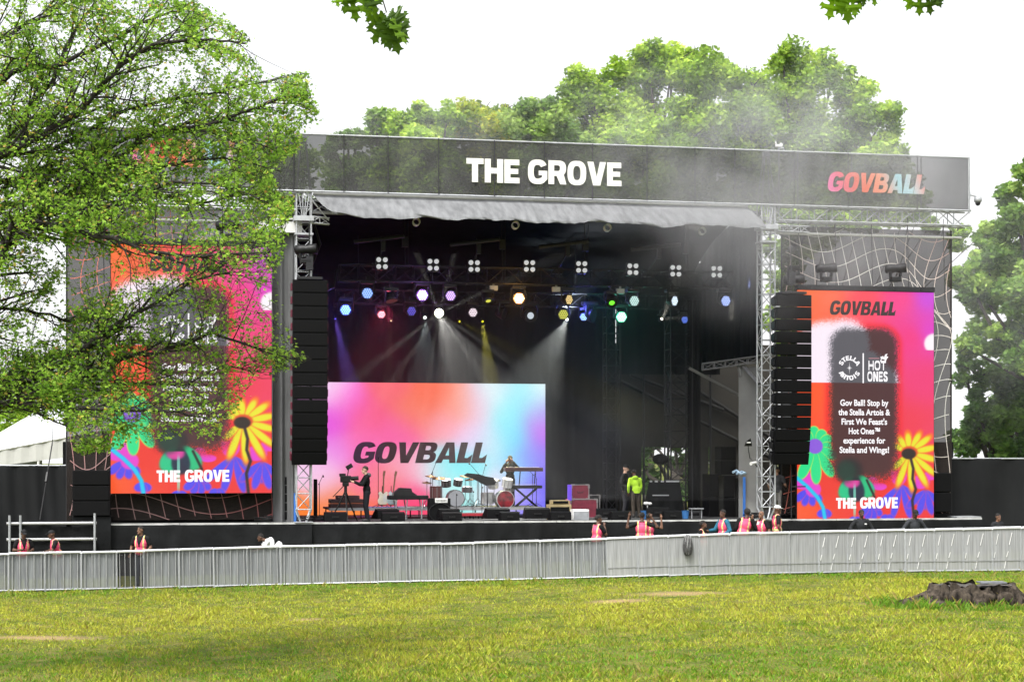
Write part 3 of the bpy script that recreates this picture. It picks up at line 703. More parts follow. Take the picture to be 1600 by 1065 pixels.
def make_oak_sprigs():
    half = [(0, 0), (.035, .1), (.17, .08), (.24, .16), (.12, .2), (.06, .27), (.055, .33), (.2, .33), (.36, .26), (.5, .34), (.44, .38), (.56, .46), (.40, .46), (.2, .5), (.085, .54), (.08, .6), (.24, .62), (.34, .58), (.42, .74), (.32, .72), (.36, .84), (.22, .76), (.1, .78), (.12, .88), (.19, .95), (.07, .96), (0, 1.08)]
    outl = half + [(-x, y) for x, y in half[-2:0:-1]]
    vf = outline_mesh([outl])
    M = leaf_mat('oak_leaf', .55, .4)
    def sprig(label, Y, leaves, twigs):
        s = Y / F
        t = thing('oak_branch', label, 'branch', WP(twigs[0][0][0], twigs[0][0][1], Y), 'W', 'oak sprigs hanging from above')
        tw = MB()
        for tl in twigs: tw.path([WP(x, y, Y + .03 * i) for i, (x, y) in enumerate(tl)], .0035, 5)
        part(tw, 'twig', mat('oak_twig', (.06, .055, .03), .8), t)
        g = random.Random(len(leaves))
        for (x, y, ang, ln, tilt, tone) in leaves:
            lb = MB(); c = lin((120, 160, 24)) * (1 - tone) + lin((52, 76, 26)) * tone; lb.col = tuple(c)
            P = Vector(WP(x, y, Y + g.uniform(-.06, .06))); a = R(ang)
            ax = Vector((math.sin(a), 0, -math.cos(a))); bx = Vector((math.cos(a), math.sin(tilt) * .8, math.sin(a)))
            bx = Vector((math.cos(a) * math.cos(tilt), math.sin(tilt), math.sin(a) * math.cos(tilt)))
            L_ = ln * s
            lb.add([tuple(P + (bx * p[0] + ax * p[1]) * L_ + Vector((0, -.25 * abs(p[0]) * L_ + .12 * L_ * p[1] ** 2, 0))) for p in vf[0]], vf[1])
            part(lb, 'leaf', M, t, cols=True)
    sprig('oak twig with a hanging cluster of leaves, top centre left', 9.0, [
        (524, -14, 10, 24, .3, 0), (545, -22, 12, 54, .5, .6), (552, -12, -28, 34, .9, .85), (562, -26, 25, 54, .2, .1), (568, -12, 10, 40, .9, .3), (574, -20, 20, 40, .4, .9),
        (603, 20, -50, 34, .4, .75), (604, 22, -25, 48, .3, .7), (606, 24, 3, 52, .8, .85), (607, 25, 15, 58, .2, .8), (608, 20, 40, 42, .5, .9), (607, 17, 62, 36, .3, .75), (600, 22, -70, 30, .6, .6), (612, 26, 28, 46, 1.0, .2)], [[(540, -40), (556, -12), (575, -16)], [(590, -30), (598, 0), (604, 20)]])
    sprig('oak leaf tips hanging in at the top right, left cluster', 9.0, [
        (1305, -22, -10, 50, .2, .1), (1312, -25, 5, 48, .7, .25), (1318, -28, 8, 62, .3, .35), (1326, -20, 14, 46, .6, .1), (1334, -24, 18, 38, .4, .8), (1348, -24, 4, 32, .5, .7), (1362, -24, 10, 32, .3, .3)], [[(1310, -45), (1320, -24), (1345, -24), (1364, -26)]])
    sprig('dark oak leaf tips hanging in at the top right, right cluster', 9.0, [
        (1430, -22, -18, 38, .4, .15), (1436, -24, 2, 46, .2, .45), (1444, -24, 14, 46, .3, .8), (1452, -26, 28, 40, .4, .9), (1458, -24, 16, 32, .5, .8), (1474, -24, -6, 27, .3, .9)], [[(1440, -45), (1444, -24), (1476, -26)]])
# ------------------------------------------------------------------ stage structure (all in stage axes u, v, z)
UL, UR = SU(157, 0), SU(1534, 0)
U0, U1 = SU(488, 0.3), SU(1182, 0.3)      # inner faces of the two front towers
def tube_mat(): return M_alu
def make_stage():
    t = thing('stage_platform', 'long black skirted stage platform with a pale metal front edge', 'stage', S2B(UL, 0, 0), 'S')
    d = MB(); d.b2((UL, .02, DECK - .12), (UR, 11.0, DECK)); part(d, 'deck', M_deck, t)
    e = MB(); u = UL
    while u < UR - .1:
        n = min(UR, u + 2.44); e.b2((u + .008, -.03, DECK - .045), (n - .008, .02, DECK + .012)); u = n
    part(e, 'front_edge', mat('worn_edge_metal', (.40, .40, .39), .6, .2, var=.3, scale=3), t)
    def fold(u, b, k):
        return -.05 - .08 * b - (.09 * math.sin(u * 3.1 + k + 1.3 * math.sin(u * .9 + b)) + .05 * abs(math.sin(u * 4.6 + 2 * b + math.sin(u * 1.3))) + .03 * math.sin(u * 11 + 3 * b)) * (.25 + b)
    splits = [UL, SU(482, 0), SU(905, 0), SU(1235, 0), UR]; ov = .12
    for i in range(4):
        a, b_ = splits[i], splits[i + 1]; m = MB()
        m.sheet(lambda s, q, a=a, b_=b_, i=i: (a - .1 + (b_ - a + .2) * s, .012 * (i % 2) + fold(a + (b_ - a) * s, q, i), DECK - .035 - (DECK - .04) * q - .02 * abs(math.sin(s * 9 + i)) * (1 - q)), int((b_ - a) / .12), 8)
        part(m, 'skirt', M_skirt, t, True)
    f = MB()
    for x in np.linspace(UL + .3, UR - .3, 10):
        for v in (1.0, 5.0, 9.0): f.tube((x, v, 0), (x, v, DECK - .12), .04, n=6)
    part(f, 'support_legs', M_aludull, t)
    # right end corner
    c = MB(); c.b2((UR - .9, .03, DECK - .0), (UR, .8, DECK + .06)); part(c, 'end_plate', M_aludull, t)

def make_side_platform():
    u0, u1 = SU(13, -.9), SU(150, -.9)
    z = SP(80, 817, -.9)[2]; zm = SP(80, 842, -.9)[2]
    t = thing('side_platform', 'low black covered platform with metal handrails left of the stage', 'platform', S2B(u0, -.9, 0), 'S')
    m = MB(); m.b2((u0, -.85, .0), (u1, 2.4, zm - .1)); part(m, 'base', M_skirt, t)
    m = MB(); m.sheet(lambda s, q: (u0 + .05 + (u1 - u0 - .1) * s, -.80 + .04 * math.sin(s * 22 + q * 2) , zm - .12 + (z - zm + .05) * q + .05 * math.sin(s * 3.14 * 2) * q), 40, 4); part(m, 'cloth', M_skirt, t, True)
    m = MB()
    for zz in (z, zm): m.tube((u0 - .05, -.9, zz), (u1 + .02, -.9, zz), .045, n=10)
    part(m, 'rail', mat('rail_white_metal', (.34, .34, .345), .45, .2, var=.1), t)
    for px in (15, 32, 148):
        m = MB(); x = SU(px, -.93); m.tube((x, -.96, 0), (x, -.96, z + (.25 if px != 148 else .3)), .035, n=8); part(m, 'post', M_aludull, t)
def S2B(u, v, z): return (u, v, z)

def make_tower(px, label):
    u = SU(px, .2); w = .235
    t = thing('truss_tower', label, 'tower', S2B(u, .2, DECK), 'S', 'front truss towers')
    ztop = SP(px, 300 if px < 800 else 318, .2)[2]
    m = MB(); zb = DECK + .42
    m.truss((u, .2, zb), (u, .2, ztop), (w, 0, 0), (0, w, 0), .52, .028, .015); part(m, 'lattice', M_alu, t)
    m = MB(); zp = ztop + 1.62
    for a in (-1, 1):
        for b in (-1, 1):
            m.tube((u + a * w, .2 + b * w, ztop), (u + a * .07, .2 + b * .07, zp), .024, n=6)
    for fr in (.0, .45):
        q = w + (.07 - w) * fr; zz = ztop + (zp - ztop) * fr
        for (a, b, c, d) in ((-1, -1, 1, -1), (1, -1, 1, 1), (1, 1, -1, 1), (-1, 1, -1, -1)):
            m.tube((u + a * q, .2 + b * q, zz), (u + c * q, .2 + d * q, zz), .016, n=5)
    m.box((u, .2, zp + .05), (.2, .2, .16)); part(m, 'head', M_alu, t)
    m = MB()
    for a in (-1, 1):
        for b in (-1, 1): m.tube((u + a * w, .2 + b * w, zb), (u + a * .1, .2 + b * .1, DECK + .02), .03, n=6)
    m.box((u, .2, DECK + .015), (.6, .6, .03)); part(m, 'foot', M_alu, t)
    # sleeve block with gussets where the roof meets the tower
    m = MB(); zs = SP(px, 345 if px < 800 else 358, .2)[2]
    m.box((u, .2, zs + .05), (w * 2 + .16, w * 2 + .16, .16)); m.box((u, .2, zs - .45), (w * 2 + .12, w * 2 + .12, .06))
    sg = 1 if px < 800 else 1
    m.truss((u + .2, .05, zs + .02), (u + .2 + sg * (.62 if px < 800 else 1.25), .05, zs - .02 + (.0 if px < 800 else .02)), (0, .1, 0), (0, 0, .1), .3, .02, .012)
    m.tube((u, -.05, ztop), (u + .8, -.05, zs), .022, n=6)
    for q in (-.16, -.05, .06, .16): m.tube((u + q * 1.1, -.06, ztop - .02), (u + q * .35, -.06, zs + .1), .017, n=5)
    part(m, 'sleeve_block', M_alu, t)
    return t

def make_roof():
    zf = SP(830, 333, .6)[2]
    t = thing('stage_roof', 'black stage roof with a pale grey canopy hanging from its front edge', 'roof', S2B(0, .6, zf), 'S')
    ub0, ub1 = U0 - .5, U1 + .5
    m = MB()
    def rf(s, q): return (ub0 + (ub1 - ub0) * s, .6 + 10.6 * q, zf + .1 + .9 * math.sin(math.pi * min(1, q * 1.1)) * .6 - 1.9 * q * q)
    m.sheet(rf, 24, 16); m.sheet(lambda s, q: tuple(np.array(rf(s, q)) + np.array((0, 0, .06))), 24, 16)
    part(m, 'roof_skin', M_black, t)
    zt = SP(490, 304, .25)[2]; zbm = SP(830, 348, -1.5)[2]
    ul0, ur0 = SU(489, .25), SU(1168, .25); ul1, ur1 = SU(527, -1.5), SU(1196, -1.5)
    m = MB()
    def can(s, q):
        a = ul0 + (ur0 - ul0) * s; b = ul1 + (ur1 - ul1) * s; e = math.sin(q * 1.571)
        u = a + (b - a) * q ** 1.3; v = .25 - 1.75 * e; z = zt + (zbm - zt) * q ** 1.25
        w_ = a - 1.3 * q; fl = math.sin(w_ * 1.9) * .07 + math.sin(w_ * 4.3 + math.sin(a)) * .05 + .09 * vnoise(w_ * 1.6, q * 1.2, 1.0, 3) + .05 * vnoise(w_ * 5, q * 1.5, 1.0, 7)
        scal = .07 * abs(math.sin(a * .72 + .4)) * q * q
        return (u, v + fl * (.3 + q), z + scal + fl * .6 * q - .16 * math.sin(3.14 * q) )
    m.sheet(can, 150, 14); part(m, 'canopy', M_greycloth, t, True)
    m = MB(); m.tube((ul0, .25, zt + .02), (ur0, .25, zt + .02), .06, n=10)
    part(m, 'canopy_pole', M_white, t)
    # fixings along the top of the canopy
    for px in (531, 600, 678, 735, 768, 841, 920, 952, 1005, 1078, 1140):
        m = MB(); x, v, z = SP(px, 318, .3); m.box((x, v, zt + .1), (.26, .12, .07)); m.tube((x - .12, v, zt + .1), (x + .2, v + .05, zt + .16), .03, n=6); part(m, 'clamp', M_dkmetal, t)
    # pale roof beams seen end on under the canopy, and their purlins
    for px, py in ((651, 346), (806, 351), (950, 355), (1098, 360)):
        x, v, z = SP(px, py, -.6)
        b = MB(); n = 18; vs = []
        for rr, vv in ((.125, 0), (.125, .16), (.098, .16), (.098, 0)):
            for k in range(n): vs.append((x + rr * math.cos(6.283 * k / n), v + vv, z + rr * math.sin(6.283 * k / n) - .12 * vv))
        fs = [(i * n + k, i * n + (k + 1) % n, ((i + 1) % 4) * n + (k + 1) % n, ((i + 1) % 4) * n + k) for i in range(4) for k in range(n)]
        b.add(vs, fs); bo = part(b, 'roof_beam', M_white, t)
        c = MB(); c.tube((x - 1.7, 2.2, z - .36), (x - .1, 1.6, z - .2), .07, n=8); c.box((x - .75, 2.0, z - .42), (.14, .14, .5)); c.tube((x - .75, 2.0, z - .5), (x - .75, 3.6, z - 1.0), .03); c.box((x - .75, 3.6, z - 1.0), (.34, .26, .24))
        part(c, 'hoist', M_dkmetal, bo)
    # front header beam across the towers
    m = MB(); zh = SP(830, 330, .2)[2]
    m.truss((U0, .45, zh), (U1, .45, zh), (0, .2, 0), (0, 0, .2), .7, .03, .016); part(m, 'front_beam', M_alu, t)

def make_banner():
    v = -.12; u0, u1 = SU(118, v), SU(1514, v)
    zt = SP(800, 221, v)[2]; zb = SP(800, 308, v)[2]
    t = thing('stage_banner', 'long dark see-through banner across the stage top with white stage name lettering', 'banner', S2B(u0, v, zb), 'S')
    seams = [SU(p, v) for p in (118, 205, 290, 372, 436, 458, 537, 606, 685, 772, 850, 925, 1010, 1085, 1147, 1240, 1324, 1432, 1514)]
    m = MB()
    def fn(s, q):
        u = u0 + (u1 - u0) * s
        d = .03 * math.sin(u * 2.1 + 2.2 * q) + .022 * math.sin(u * 5.2 - 3 * q + 1) + .05 * vnoise(u * .9, q * 1.6, 1.0, 2)
        return (u, v + d * math.sin(3.1416 * min(1, max(0, q))) , zb + (zt - zb) * q)
    m.sheet(fn, 220, 12); part(m, 'mesh_cloth', mesh_cloth('banner_mesh', (.058, .058, .057), .18, var=.3, scale=.8, trans=.3), t, True)
    for x in seams[1:-1]:
        m = MB(); m.b2((x - .018, v - .075, zb), (x + .018, v - .066, zt)); part(m, 'seam', mat('banner_seam', (.022, .022, .022), .9), t)
    m = MB(); m.tube((u0, v, zt), (u1, v, zt), .03, n=6); m.tube((u0, v, zb), (u1, v, zb), .035, n=6)
    for x in (u0, u1): m.tube((x, v, zb - .1), (x, v, zt + .03), .035, n=6)
    for p in (290, 458, 1240, 1324, 1432): x = SU(p, v + .5); m.tube((x, v + .12, zb), (x, v + .12, zt), .03, n=6); m.tube((x, v + .12, zt - .6), (x - .45, v + 1.1, zb), .025, n=6)
    part(m, 'frame', M_aludull, t)
    def word(s, px0, px1, pyt, pyb, mats, shear, S=.27, gap=.05, colfn=None):
        a, b = SU(px0, v), SU(px1, v); pc = (px0 + px1) / 2; z1 = SP(pc, pyt, v)[2]; z0 = SP(pc, pyb, v)[2]
        vf = fit(caps_text(s, gap, shear, S), a, b, z0, z1); w_ = MB()
        for p in vf[0]:
            w_.v.append((p[0], v - .09, p[1])); w_.c.append(tuple(colfn((p[0] - a) / (b - a), (p[1] - z0) / (z1 - z0))) if colfn else (1, 1, 1))
        w_.f = list(vf[1]); w_.mi = [0] * len(w_.f); return w_
    w1 = word('THE', 728, 811, 249, 286, None, 0); part(w1, 'lettering', mat('banner_white_ink', (.60, .59, .54), .8, var=.04), t)
    w1 = word('GROVE', 824, 970, 252, 290, None, 0); part(w1, 'lettering', MATS['banner_white_ink'], t)
    stops = lin([(228, 120, 170), (226, 92, 110), (224, 96, 70), (226, 120, 84), (226, 150, 116), (150, 196, 206), (176, 206, 212), (222, 130, 110)]) * .6
    def cf(a, b):
        x = min(.999, max(0, a + .08 * (b - .5))) * 7; i = int(x); return stops[i] * (1 - x + i) + stops[i + 1] * (x - i)
    mg = attr_mat('banner_colour_ink', False, .8)
    # bigger words are cut into strips so that the printed colour changes across each letter
    for (p0, p1, q0, q1) in ((1292, 1444, 271, 302), (205, 372, 218, 262)):
        w1 = word('GOVBALL', p0, p1, q0, q1, None, .22, .30, .03, cf); part(w1, 'lettering', mg, t, cols=True)

def make_wing_truss(px0, px1, label, py):
    v = .35; u0, u1 = SU(px0, v), SU(px1, v); z = SP((px0 + px1) / 2, py, v)[2]
    t = thing('wing_truss', label, 'truss', S2B(u0, v, z), 'S')
    m = MB(); m.truss((u0, v, z), (u1, v, z), (0, .25, 0), (0, 0, .26), .62, .036, .02); part(m, 'lattice', M_alu, t)
    m = MB(); zz = z - .62; m.tube((u0 + .1, v + .3, zz), (u1 - .1, v + .3, zz), .045, n=8)
    part(m, 'hanging_pole', M_white, t)
    for i in range(5):
        m = MB(); x = u0 + (u1 - u0) * (.12 + .19 * i); m.tube((x, v + .3, zz), (x, v + .1, z - .2), .014, n=5); m.tube((x, v + .15, z), (x + .05, v + .15, zz - 2.2), .012, n=5); part(m, 'cable', M_blackp, t)

def make_scrim(px0, px1, pyt, pyb, label, flip, seed):
    v = .75; u0, u1 = SU(px0, v), SU(px1, v); pc = (px0 + px1) / 2
    zt, zb = SP(pc, pyt, v)[2], max(DECK + .02, SP(pc, pyb, v)[2])
    t = thing('printed_scrim', label, 'banner', S2B(u0, v, zb), 'S')
    m = MB(); m.sheet(lambda s, q: (u0 + (u1 - u0) * s, v + .03 * math.sin(s * 9 + 2 * q), zb + (zt - zb) * q), 30, 20)
    part(m, 'mesh_cloth', mesh_cloth('scrim_mesh', (.027, .022, .020), .14, var=.2, scale=.7, trans=.2), t, True)
    m = MB(); W_, H_ = u1 - u0, zt - zb
    wh, co, pk = lin((190, 188, 182)), lin((172, 88, 76)), lin((120, 42, 50))
    def warp(x, z):
        a = x if not flip else W_ - x
        e = .9 * math.exp(-((a - W_ * 1.02) / 1.3) ** 2)
        return (x + .30 * math.sin(.85 * z + .55 * a + seed) + (.35 * e * math.sin(1.3 * z)) , z + .34 * math.sin(1.25 * a + .25 * z + seed * 1.7) + e * .6 * math.cos(.9 * z + a * 1.4))
    def colr(x, z):
        a = x / W_; b = z / H_
        k = .5 + .5 * math.sin(2.6 * (a if not flip else 1 - a) + 3.1 * b + seed * 2.1)
        c = wh * (1 - k) + co * k
        if flip and b < .45: c = c * .35 + pk * .65
        return tuple(c)
    def ribbon(pts, hor):
        vs = []; cs = []
        for i, (x, z) in enumerate(pts):
            X, Z = warp(x, z)
            a = Vector(warp(*pts[max(0, i - 1)])); b = Vector(warp(*pts[min(len(pts) - 1, i + 1)])); d = (b - a).normalized() * .012
            for sg in (-1, 1): vs.append((u0 + X - d.y * sg, v - .04 + .03 * math.sin((X / W_) * 9 + 2 * Z / H_) , zb + Z + d.x * sg)); cs.append(colr(X, Z))
        fs = []
        for i in range(len(pts) - 1):
            ok = all(u0 + .02 < vs[j][0] < u1 - .02 and zb < vs[j][2] < zt for j in range(2 * i, 2 * i + 4))
            if ok: fs.append((2 * i, 2 * i + 1, 2 * i + 3, 2 * i + 2))
        o = len(m.v); m.v += vs; m.c += cs; m.f += [tuple(q + o for q in f) for f in fs]; m.mi += [0] * len(fs)
    n = 70
    for i in range(-3, int(W_ / .44) + 4): ribbon([(i * .44, -1 + (H_ + 2) * k / n) for k in range(n + 1)], False)
    for j in range(-3, int(H_ / .52) + 4): ribbon([(-1 + (W_ + 2) * k / n, j * .52) for k in range(n + 1)], True)
    part(m, 'printed_lines', attr_mat('scrim_ink', False, .85), t, cols=True)
    m = MB(); m.tube((u0, v + .05, zb), (u0, v + .05, zt), .03, n=6); m.tube((u1, v + .05, zb), (u1, v + .05, zt), .03, n=6); part(m, 'edge_pole', M_dkmetal, t)

# ------------------------------------------------------------------ LED screen pictures as colours on a fine grid
def soft(d, w): return 1.0 / (1.0 + np.exp(np.clip(-d / w, -40, 40)))
def paint(img, m, c):
    m = np.clip(m, 0, 1)[..., None]; img[:] = img * (1 - m) + np.asarray(c) * m
def petal(X, Y, cx, cy, ang, r0, r1, wdt, sh=1.0):
    a = R(ang); dx, dy = math.sin(a), -math.cos(a)
    t = (X - cx) * dx + (Y - cy) * dy; s = (X - cx) * -dy + (Y - cy) * dx
    m = (r0 + r1) / 2; q = (t - m) / ((r1 - r0) / 2); ww = wdt * (1 + .25 * np.clip(q, -1, 1))
    return soft((1 - q ** 2 - (s / ww) ** 2) * wdt, sh)
def stroke(X, Y, pts, wdt, sh=1.0):
    d = np.full(X.shape, 1e9)
    for (a, b), (c, e) in zip(pts[:-1], pts[1:]):
        dx, dy = c - a, e - b; t = np.clip(((X - a) * dx + (Y - b) * dy) / (dx * dx + dy * dy), 0, 1)
        d = np.minimum(d, np.hypot(X - a - t * dx, Y - b - t * dy))
    return soft(wdt - d, sh)
def smoothpts(X, Y, pts, sg):
    wsum = 1e-9; acc = 0
    for x, y, c in pts:
        w_ = np.exp(-((X - x) ** 2 + (Y - y) ** 2) / (2 * sg * sg)) + 1e-7; wsum = wsum + w_; acc = acc + w_[..., None] * np.array(c, float)
    return acc / wsum[..., None]
def mixpts(X, Y, pts, p=2.6):
    wsum = 0; acc = 0
    for x, y, c in pts:
        w_ = 1.0 / ((X - x) ** 2 + (Y - y) ** 2 + 900) ** (p / 2); wsum = wsum + w_; acc = acc + w_[..., None] * np.array(c, float)
    return acc / wsum[..., None]
def art_side(nx, ny):
    """poster picture, in a 533 x 885 unit space"""
    X, Y = np.meshgrid(np.linspace(0, 533, nx), np.linspace(0, 885, ny)); g = np.random.default_rng(3)
    I = mixpts(X, Y, [(20, 20, (255, 110, 40)), (120, 40, (255, 105, 60)), (260, 40, (255, 75, 90)), (400, 30, (250, 65, 140)), (510, 20, (205, 70, 225)), (520, 150, (225, 60, 200)), (440, 180, (245, 50, 130)), (500, 350, (240, 55, 120)), (60, 400, (255, 90, 40)), (60, 560, (255, 85, 45)), (440, 520, (240, 55, 80)), (520, 560, (240, 60, 95)), (100, 760, (238, 52, 40)), (300, 780, (236, 46, 40)), (480, 760, (238, 48, 45)), (20, 840, (250, 90, 40))])
    gr = g.random(X.shape)
    # white cloud with a grainy upper edge
    d = np.maximum.reduce([150 - np.hypot(X - 120, (Y - 268)), 96 - np.hypot(X - 185, Y - 205) , 130 - np.hypot(X - 60, Y - 330), 105 - np.hypot(X - 250, Y - 330), 60 - np.hypot(X - 330, Y - 350)])
    cl = (soft(d + (gr - .5) * 22, 5)) * (Y < 357) * soft(X + 260, 1)
    cloud = cl
    paint(I, cl, (252, 238, 250))
    d = 40 - np.hypot(X - 535, Y - 200) ; paint(I, soft(np.where(Y < 226, d, -20), 2), (255, 245, 250))
    # background bloom row: magenta heads with violet drips
    V1, MG = (84, 72, 236), (232, 62, 205)
    for cx, cy, r, n, ln in ((44, 765, 44, 4, 72), (105, 840, 40, 3, 44), (285, 830, 50, 4, 62), (405, 750, 46, 4, 140), (500, 770, 44, 4, 105), (225, 870, 30, 3, 40), (350, 862, 40, 3, 40)):
        for k in range(n):
            ang = 180 + (k - (n - 1) / 2) * 30
            paint(I, petal(X, Y, cx, cy, ang, 8, ln, 15, 1.5), tuple(np.array(MG) * .75 + 20)); paint(I, petal(X, Y, cx, cy, ang, 8, ln - 3, 12.5, 1.5), V1)
    for cx, cy, rx, ry in ((25, 735, 46, 36), (62, 770, 30, 30), (482, 742, 36, 28), (524, 715, 30, 20), (395, 716, 32, 40), (290, 745, 26, 24), (320, 760, 28, 14), (110, 890, 20, 8)):
        paint(I, soft(1 - ((X - cx) / rx) ** 2 - ((Y - cy) / ry) ** 2, .08), MG)
    # dark box with sprayed edges
    dx = np.abs(X - 258) - 130; dy = np.abs(Y - 437) - 292; k = 64
    d = np.hypot(np.maximum(dx + k, 0), np.maximum(dy + k, 0)) + np.minimum(np.maximum(dx + k, dy + k), 0) - k
    wdt = 15 + 10 * (Y > 640)
    box = soft(-(d + (gr - .5) * wdt * 1.5), wdt * .22)
    under = I.copy(); dark = np.where(cloud[..., None] > .5, np.array((76, 75, 82)), np.array((62, 34, 36)))
    rim = np.exp(-((d - 10) / 14) ** 2) * (1 - cloud) * .55; paint(I, rim, (250, 22, 30))
    # green flower
    G1, GE = (42, 226, 140), (210, 235, 90)
    for ang, r1 in ((-5, 78), (30, 72), (62, 74), (95, 66), (118, 96), (150, 138), (178, 148), (205, 142), (-38, 70), (-70, 76), (240, 90)):
        paint(I, petal(X, Y, 69, 602, ang, 18, r1, 21, 1.2), GE); paint(I, petal(X, Y, 69, 602, ang, 18, r1 - 2.5, 18.5, 1.2), G1)
    paint(I, soft(1 - ((X - 69) / 30) ** 2 - ((Y - 603) / 29) ** 2, .06), (142, 92, 222))
    # yellow flower with glowing petal ends
    for ang, r1 in ((-62, 70), (-35, 78), (-5, 82), (28, 92), (52, 108), (78, 112), (105, 116), (130, 138), (152, 150), (176, 150), (200, 142), (225, 90)):
        p1 = petal(X, Y, 437, 628, ang, 16, r1 + 8, 15.5, 2.4); paint(I, p1, (252, 120, 35)); paint(I, petal(X, Y, 437, 628, ang, 14, r1 - 6, 11, 2.0), (235, 232, 40))
    paint(I, soft(1 - ((X - 437) / 33) ** 2 - ((Y - 626) / 24) ** 2, .1), (225, 80, 30)); paint(I, soft(1 - ((X - 434) / 28) ** 2 - ((Y - 632) / 21) ** 2, .1), (42, 26, 20))
    I = I * (1 - box[..., None] * .93) + dark * box[..., None] * .93
    # dim bloom under the box
    for ang, c in ((150, (20, 200, 130)), (200, (20, 205, 140)), (175, (20, 30, 60))):
        paint(I, petal(X, Y, 222, 690, ang, 30, 128, 30, 3) * .95, c)
    paint(I, soft(1 - ((X - 205) / 46) ** 2 - ((Y - 700) / 46) ** 2, .25) * .85, (22, 22, 26)); paint(I, soft(1 - ((X - 212) / 30) ** 2 - ((Y - 743) / 22) ** 2, .2) * (Y > 735), (228, 60, 160))
    paint(I, soft(1 - ((X - 190) / 36) ** 2 - ((Y - 700) / 40) ** 2, .3) * .8, (16, 62, 46))
    paint(I, stroke(X, Y, [(270, 735), (300, 800)], 4), (30, 24, 24))
    paint(I, stroke(X, Y, [(442, 650), (452, 690), (449, 730), (462, 770), (448, 815), (455, 885)], 5, 1), (46, 26, 30))
    paint(I, stroke(X, Y, [(0, 726), (40, 760), (78, 800), (100, 840), (108, 890)], 7, 1), (24, 200, 240))
    paint(I, soft(1 - ((X - 222) / 30) ** 2 - ((Y - 815) / 60) ** 2, .2) * (np.abs(X - 222) < 4) * .7, (150, 255, 220))
    I += (g.random(X.shape) - .5)[..., None] * 5
    return lin(np.clip(I, 0, 255))
def art_centre(nx, ny):
    X, Y = np.meshgrid(np.linspace(0, 1330, nx), np.linspace(0, 745, ny)); g = np.random.default_rng(9)
    o = 168
    P = [(o + 10, 20, (255, 235, 255)), (o + 60, 60, (255, 200, 250)), (o - 100, 250, (235, 90, 225)), (o + 40, 190, (235, 90, 225)), (o + 130, 90, (250, 95, 195)), (o + 215, 180, (250, 95, 140)), (o + 330, 20, (250, 110, 120)), (o + 560, 70, (252, 110, 78)), (o + 470, 170, (250, 125, 100)), (o + 700, 120, (250, 150, 125)), (o + 620, 230, (252, 160, 175)), (o + 400, 270, (250, 100, 170)), (o + 200, 330, (252, 110, 175)), (o + 60, 380, (240, 140, 235)), (o - 40, 470, (252, 215, 245)), (o + 20, 520, (250, 190, 225)), (o + 200, 520, (252, 120, 150)), (o + 60, 640, (252, 140, 95)), (o + 120, 740, (252, 140, 50)), (o - 120, 740, (252, 130, 50)), (o + 330, 560, (250, 130, 130)), (o + 420, 460, (250, 165, 190)), (o + 500, 700, (250, 80, 110)), (o + 440, 640, (252, 70, 140)), (o + 330, 700, (250, 110, 90)), (o + 560, 480, (240, 225, 235)), (o + 640, 460, (120, 240, 245)), (o + 760, 470, (120, 238, 246)), (o + 700, 580, (210, 245, 245)), (o + 720, 680, (150, 240, 235)), (o + 860, 330, (190, 232, 248)), (o + 760, 300, (240, 200, 238)), (o + 800, 120, (238, 210, 238)), (o + 900, 40, (215, 238, 248)), (o + 960, 150, (140, 238, 248)), (o + 1000, 300, (118, 226, 250)), (o + 1060, 60, (150, 240, 250)), (o + 1150, 20, (245, 252, 252)), (o + 1140, 160, (180, 170, 246)), (o + 1150, 280, (208, 105, 240)), (o + 1100, 420, (130, 160, 250)), (o + 1020, 470, (140, 215, 250)), (o + 900, 560, (232, 225, 246)), (o + 860, 680, (240, 235, 248)), (o + 1150, 420, (160, 100, 245)), (o + 1150, 560, (110, 90, 246)), (o + 1050, 640, (175, 160, 250)), (o + 1140, 700, (120, 120, 250))]
    I = smoothpts(X, Y, P, 64)
    I += (g.random(X.shape) - .5)[..., None] * 6
    return lin(np.clip(I, 0, 255))
def led_screen(label, px0, px1, pyt, pyb, v, art, nx, ny, estr=1.0):
    u0, u1 = SU(px0, v), SU(px1, v); pc = (px0 + px1) / 2
    zt, zb = SP(pc, pyt, v)[2], SP(pc, pyb, v)[2]
    t = thing('led_screen', label, 'screen', S2B((u0 + u1) / 2, v, zb), 'S')
    xs = np.linspace(u0, u1, nx); zs = np.linspace(zt, zb, ny)
    XX, ZZ = np.meshgrid(xs, zs); V = np.stack([XX, np.full(XX.shape, v), ZZ], -1).reshape(-1, 3)
    i = np.arange(nx * ny).reshape(ny, nx); Fc = np.stack([i[1:, :-1], i[1:, 1:], i[:-1, 1:], i[:-1, :-1]], -1).reshape(-1, 4)
    C = art(nx, ny).reshape(-1, 3)
    np_obj('display', V, Fc, MATS.setdefault('led_face', attr_mat('led_face', True, .6)), (( u0 + u1) / 2, v, zb), C, t)
    m = MB(); m.b2((u0 - .015, v + .012, zb - .015), (u1 + .015, v + .13, zt + .015)); part(m, 'housing', M_blackp, t)
    return t, u0, u1, zb, zt, v
def screen_text(t, vf, v, mats, name='lettering', dv=.006):
    m = MB(); m.v = [(p[0], v - dv, p[1]) for p in vf[0]]; m.c = [(1, 1, 1)] * len(m.v); m.f = list(vf[1]); m.mi = [0] * len(m.f)
    return part(m, name, mats, t)
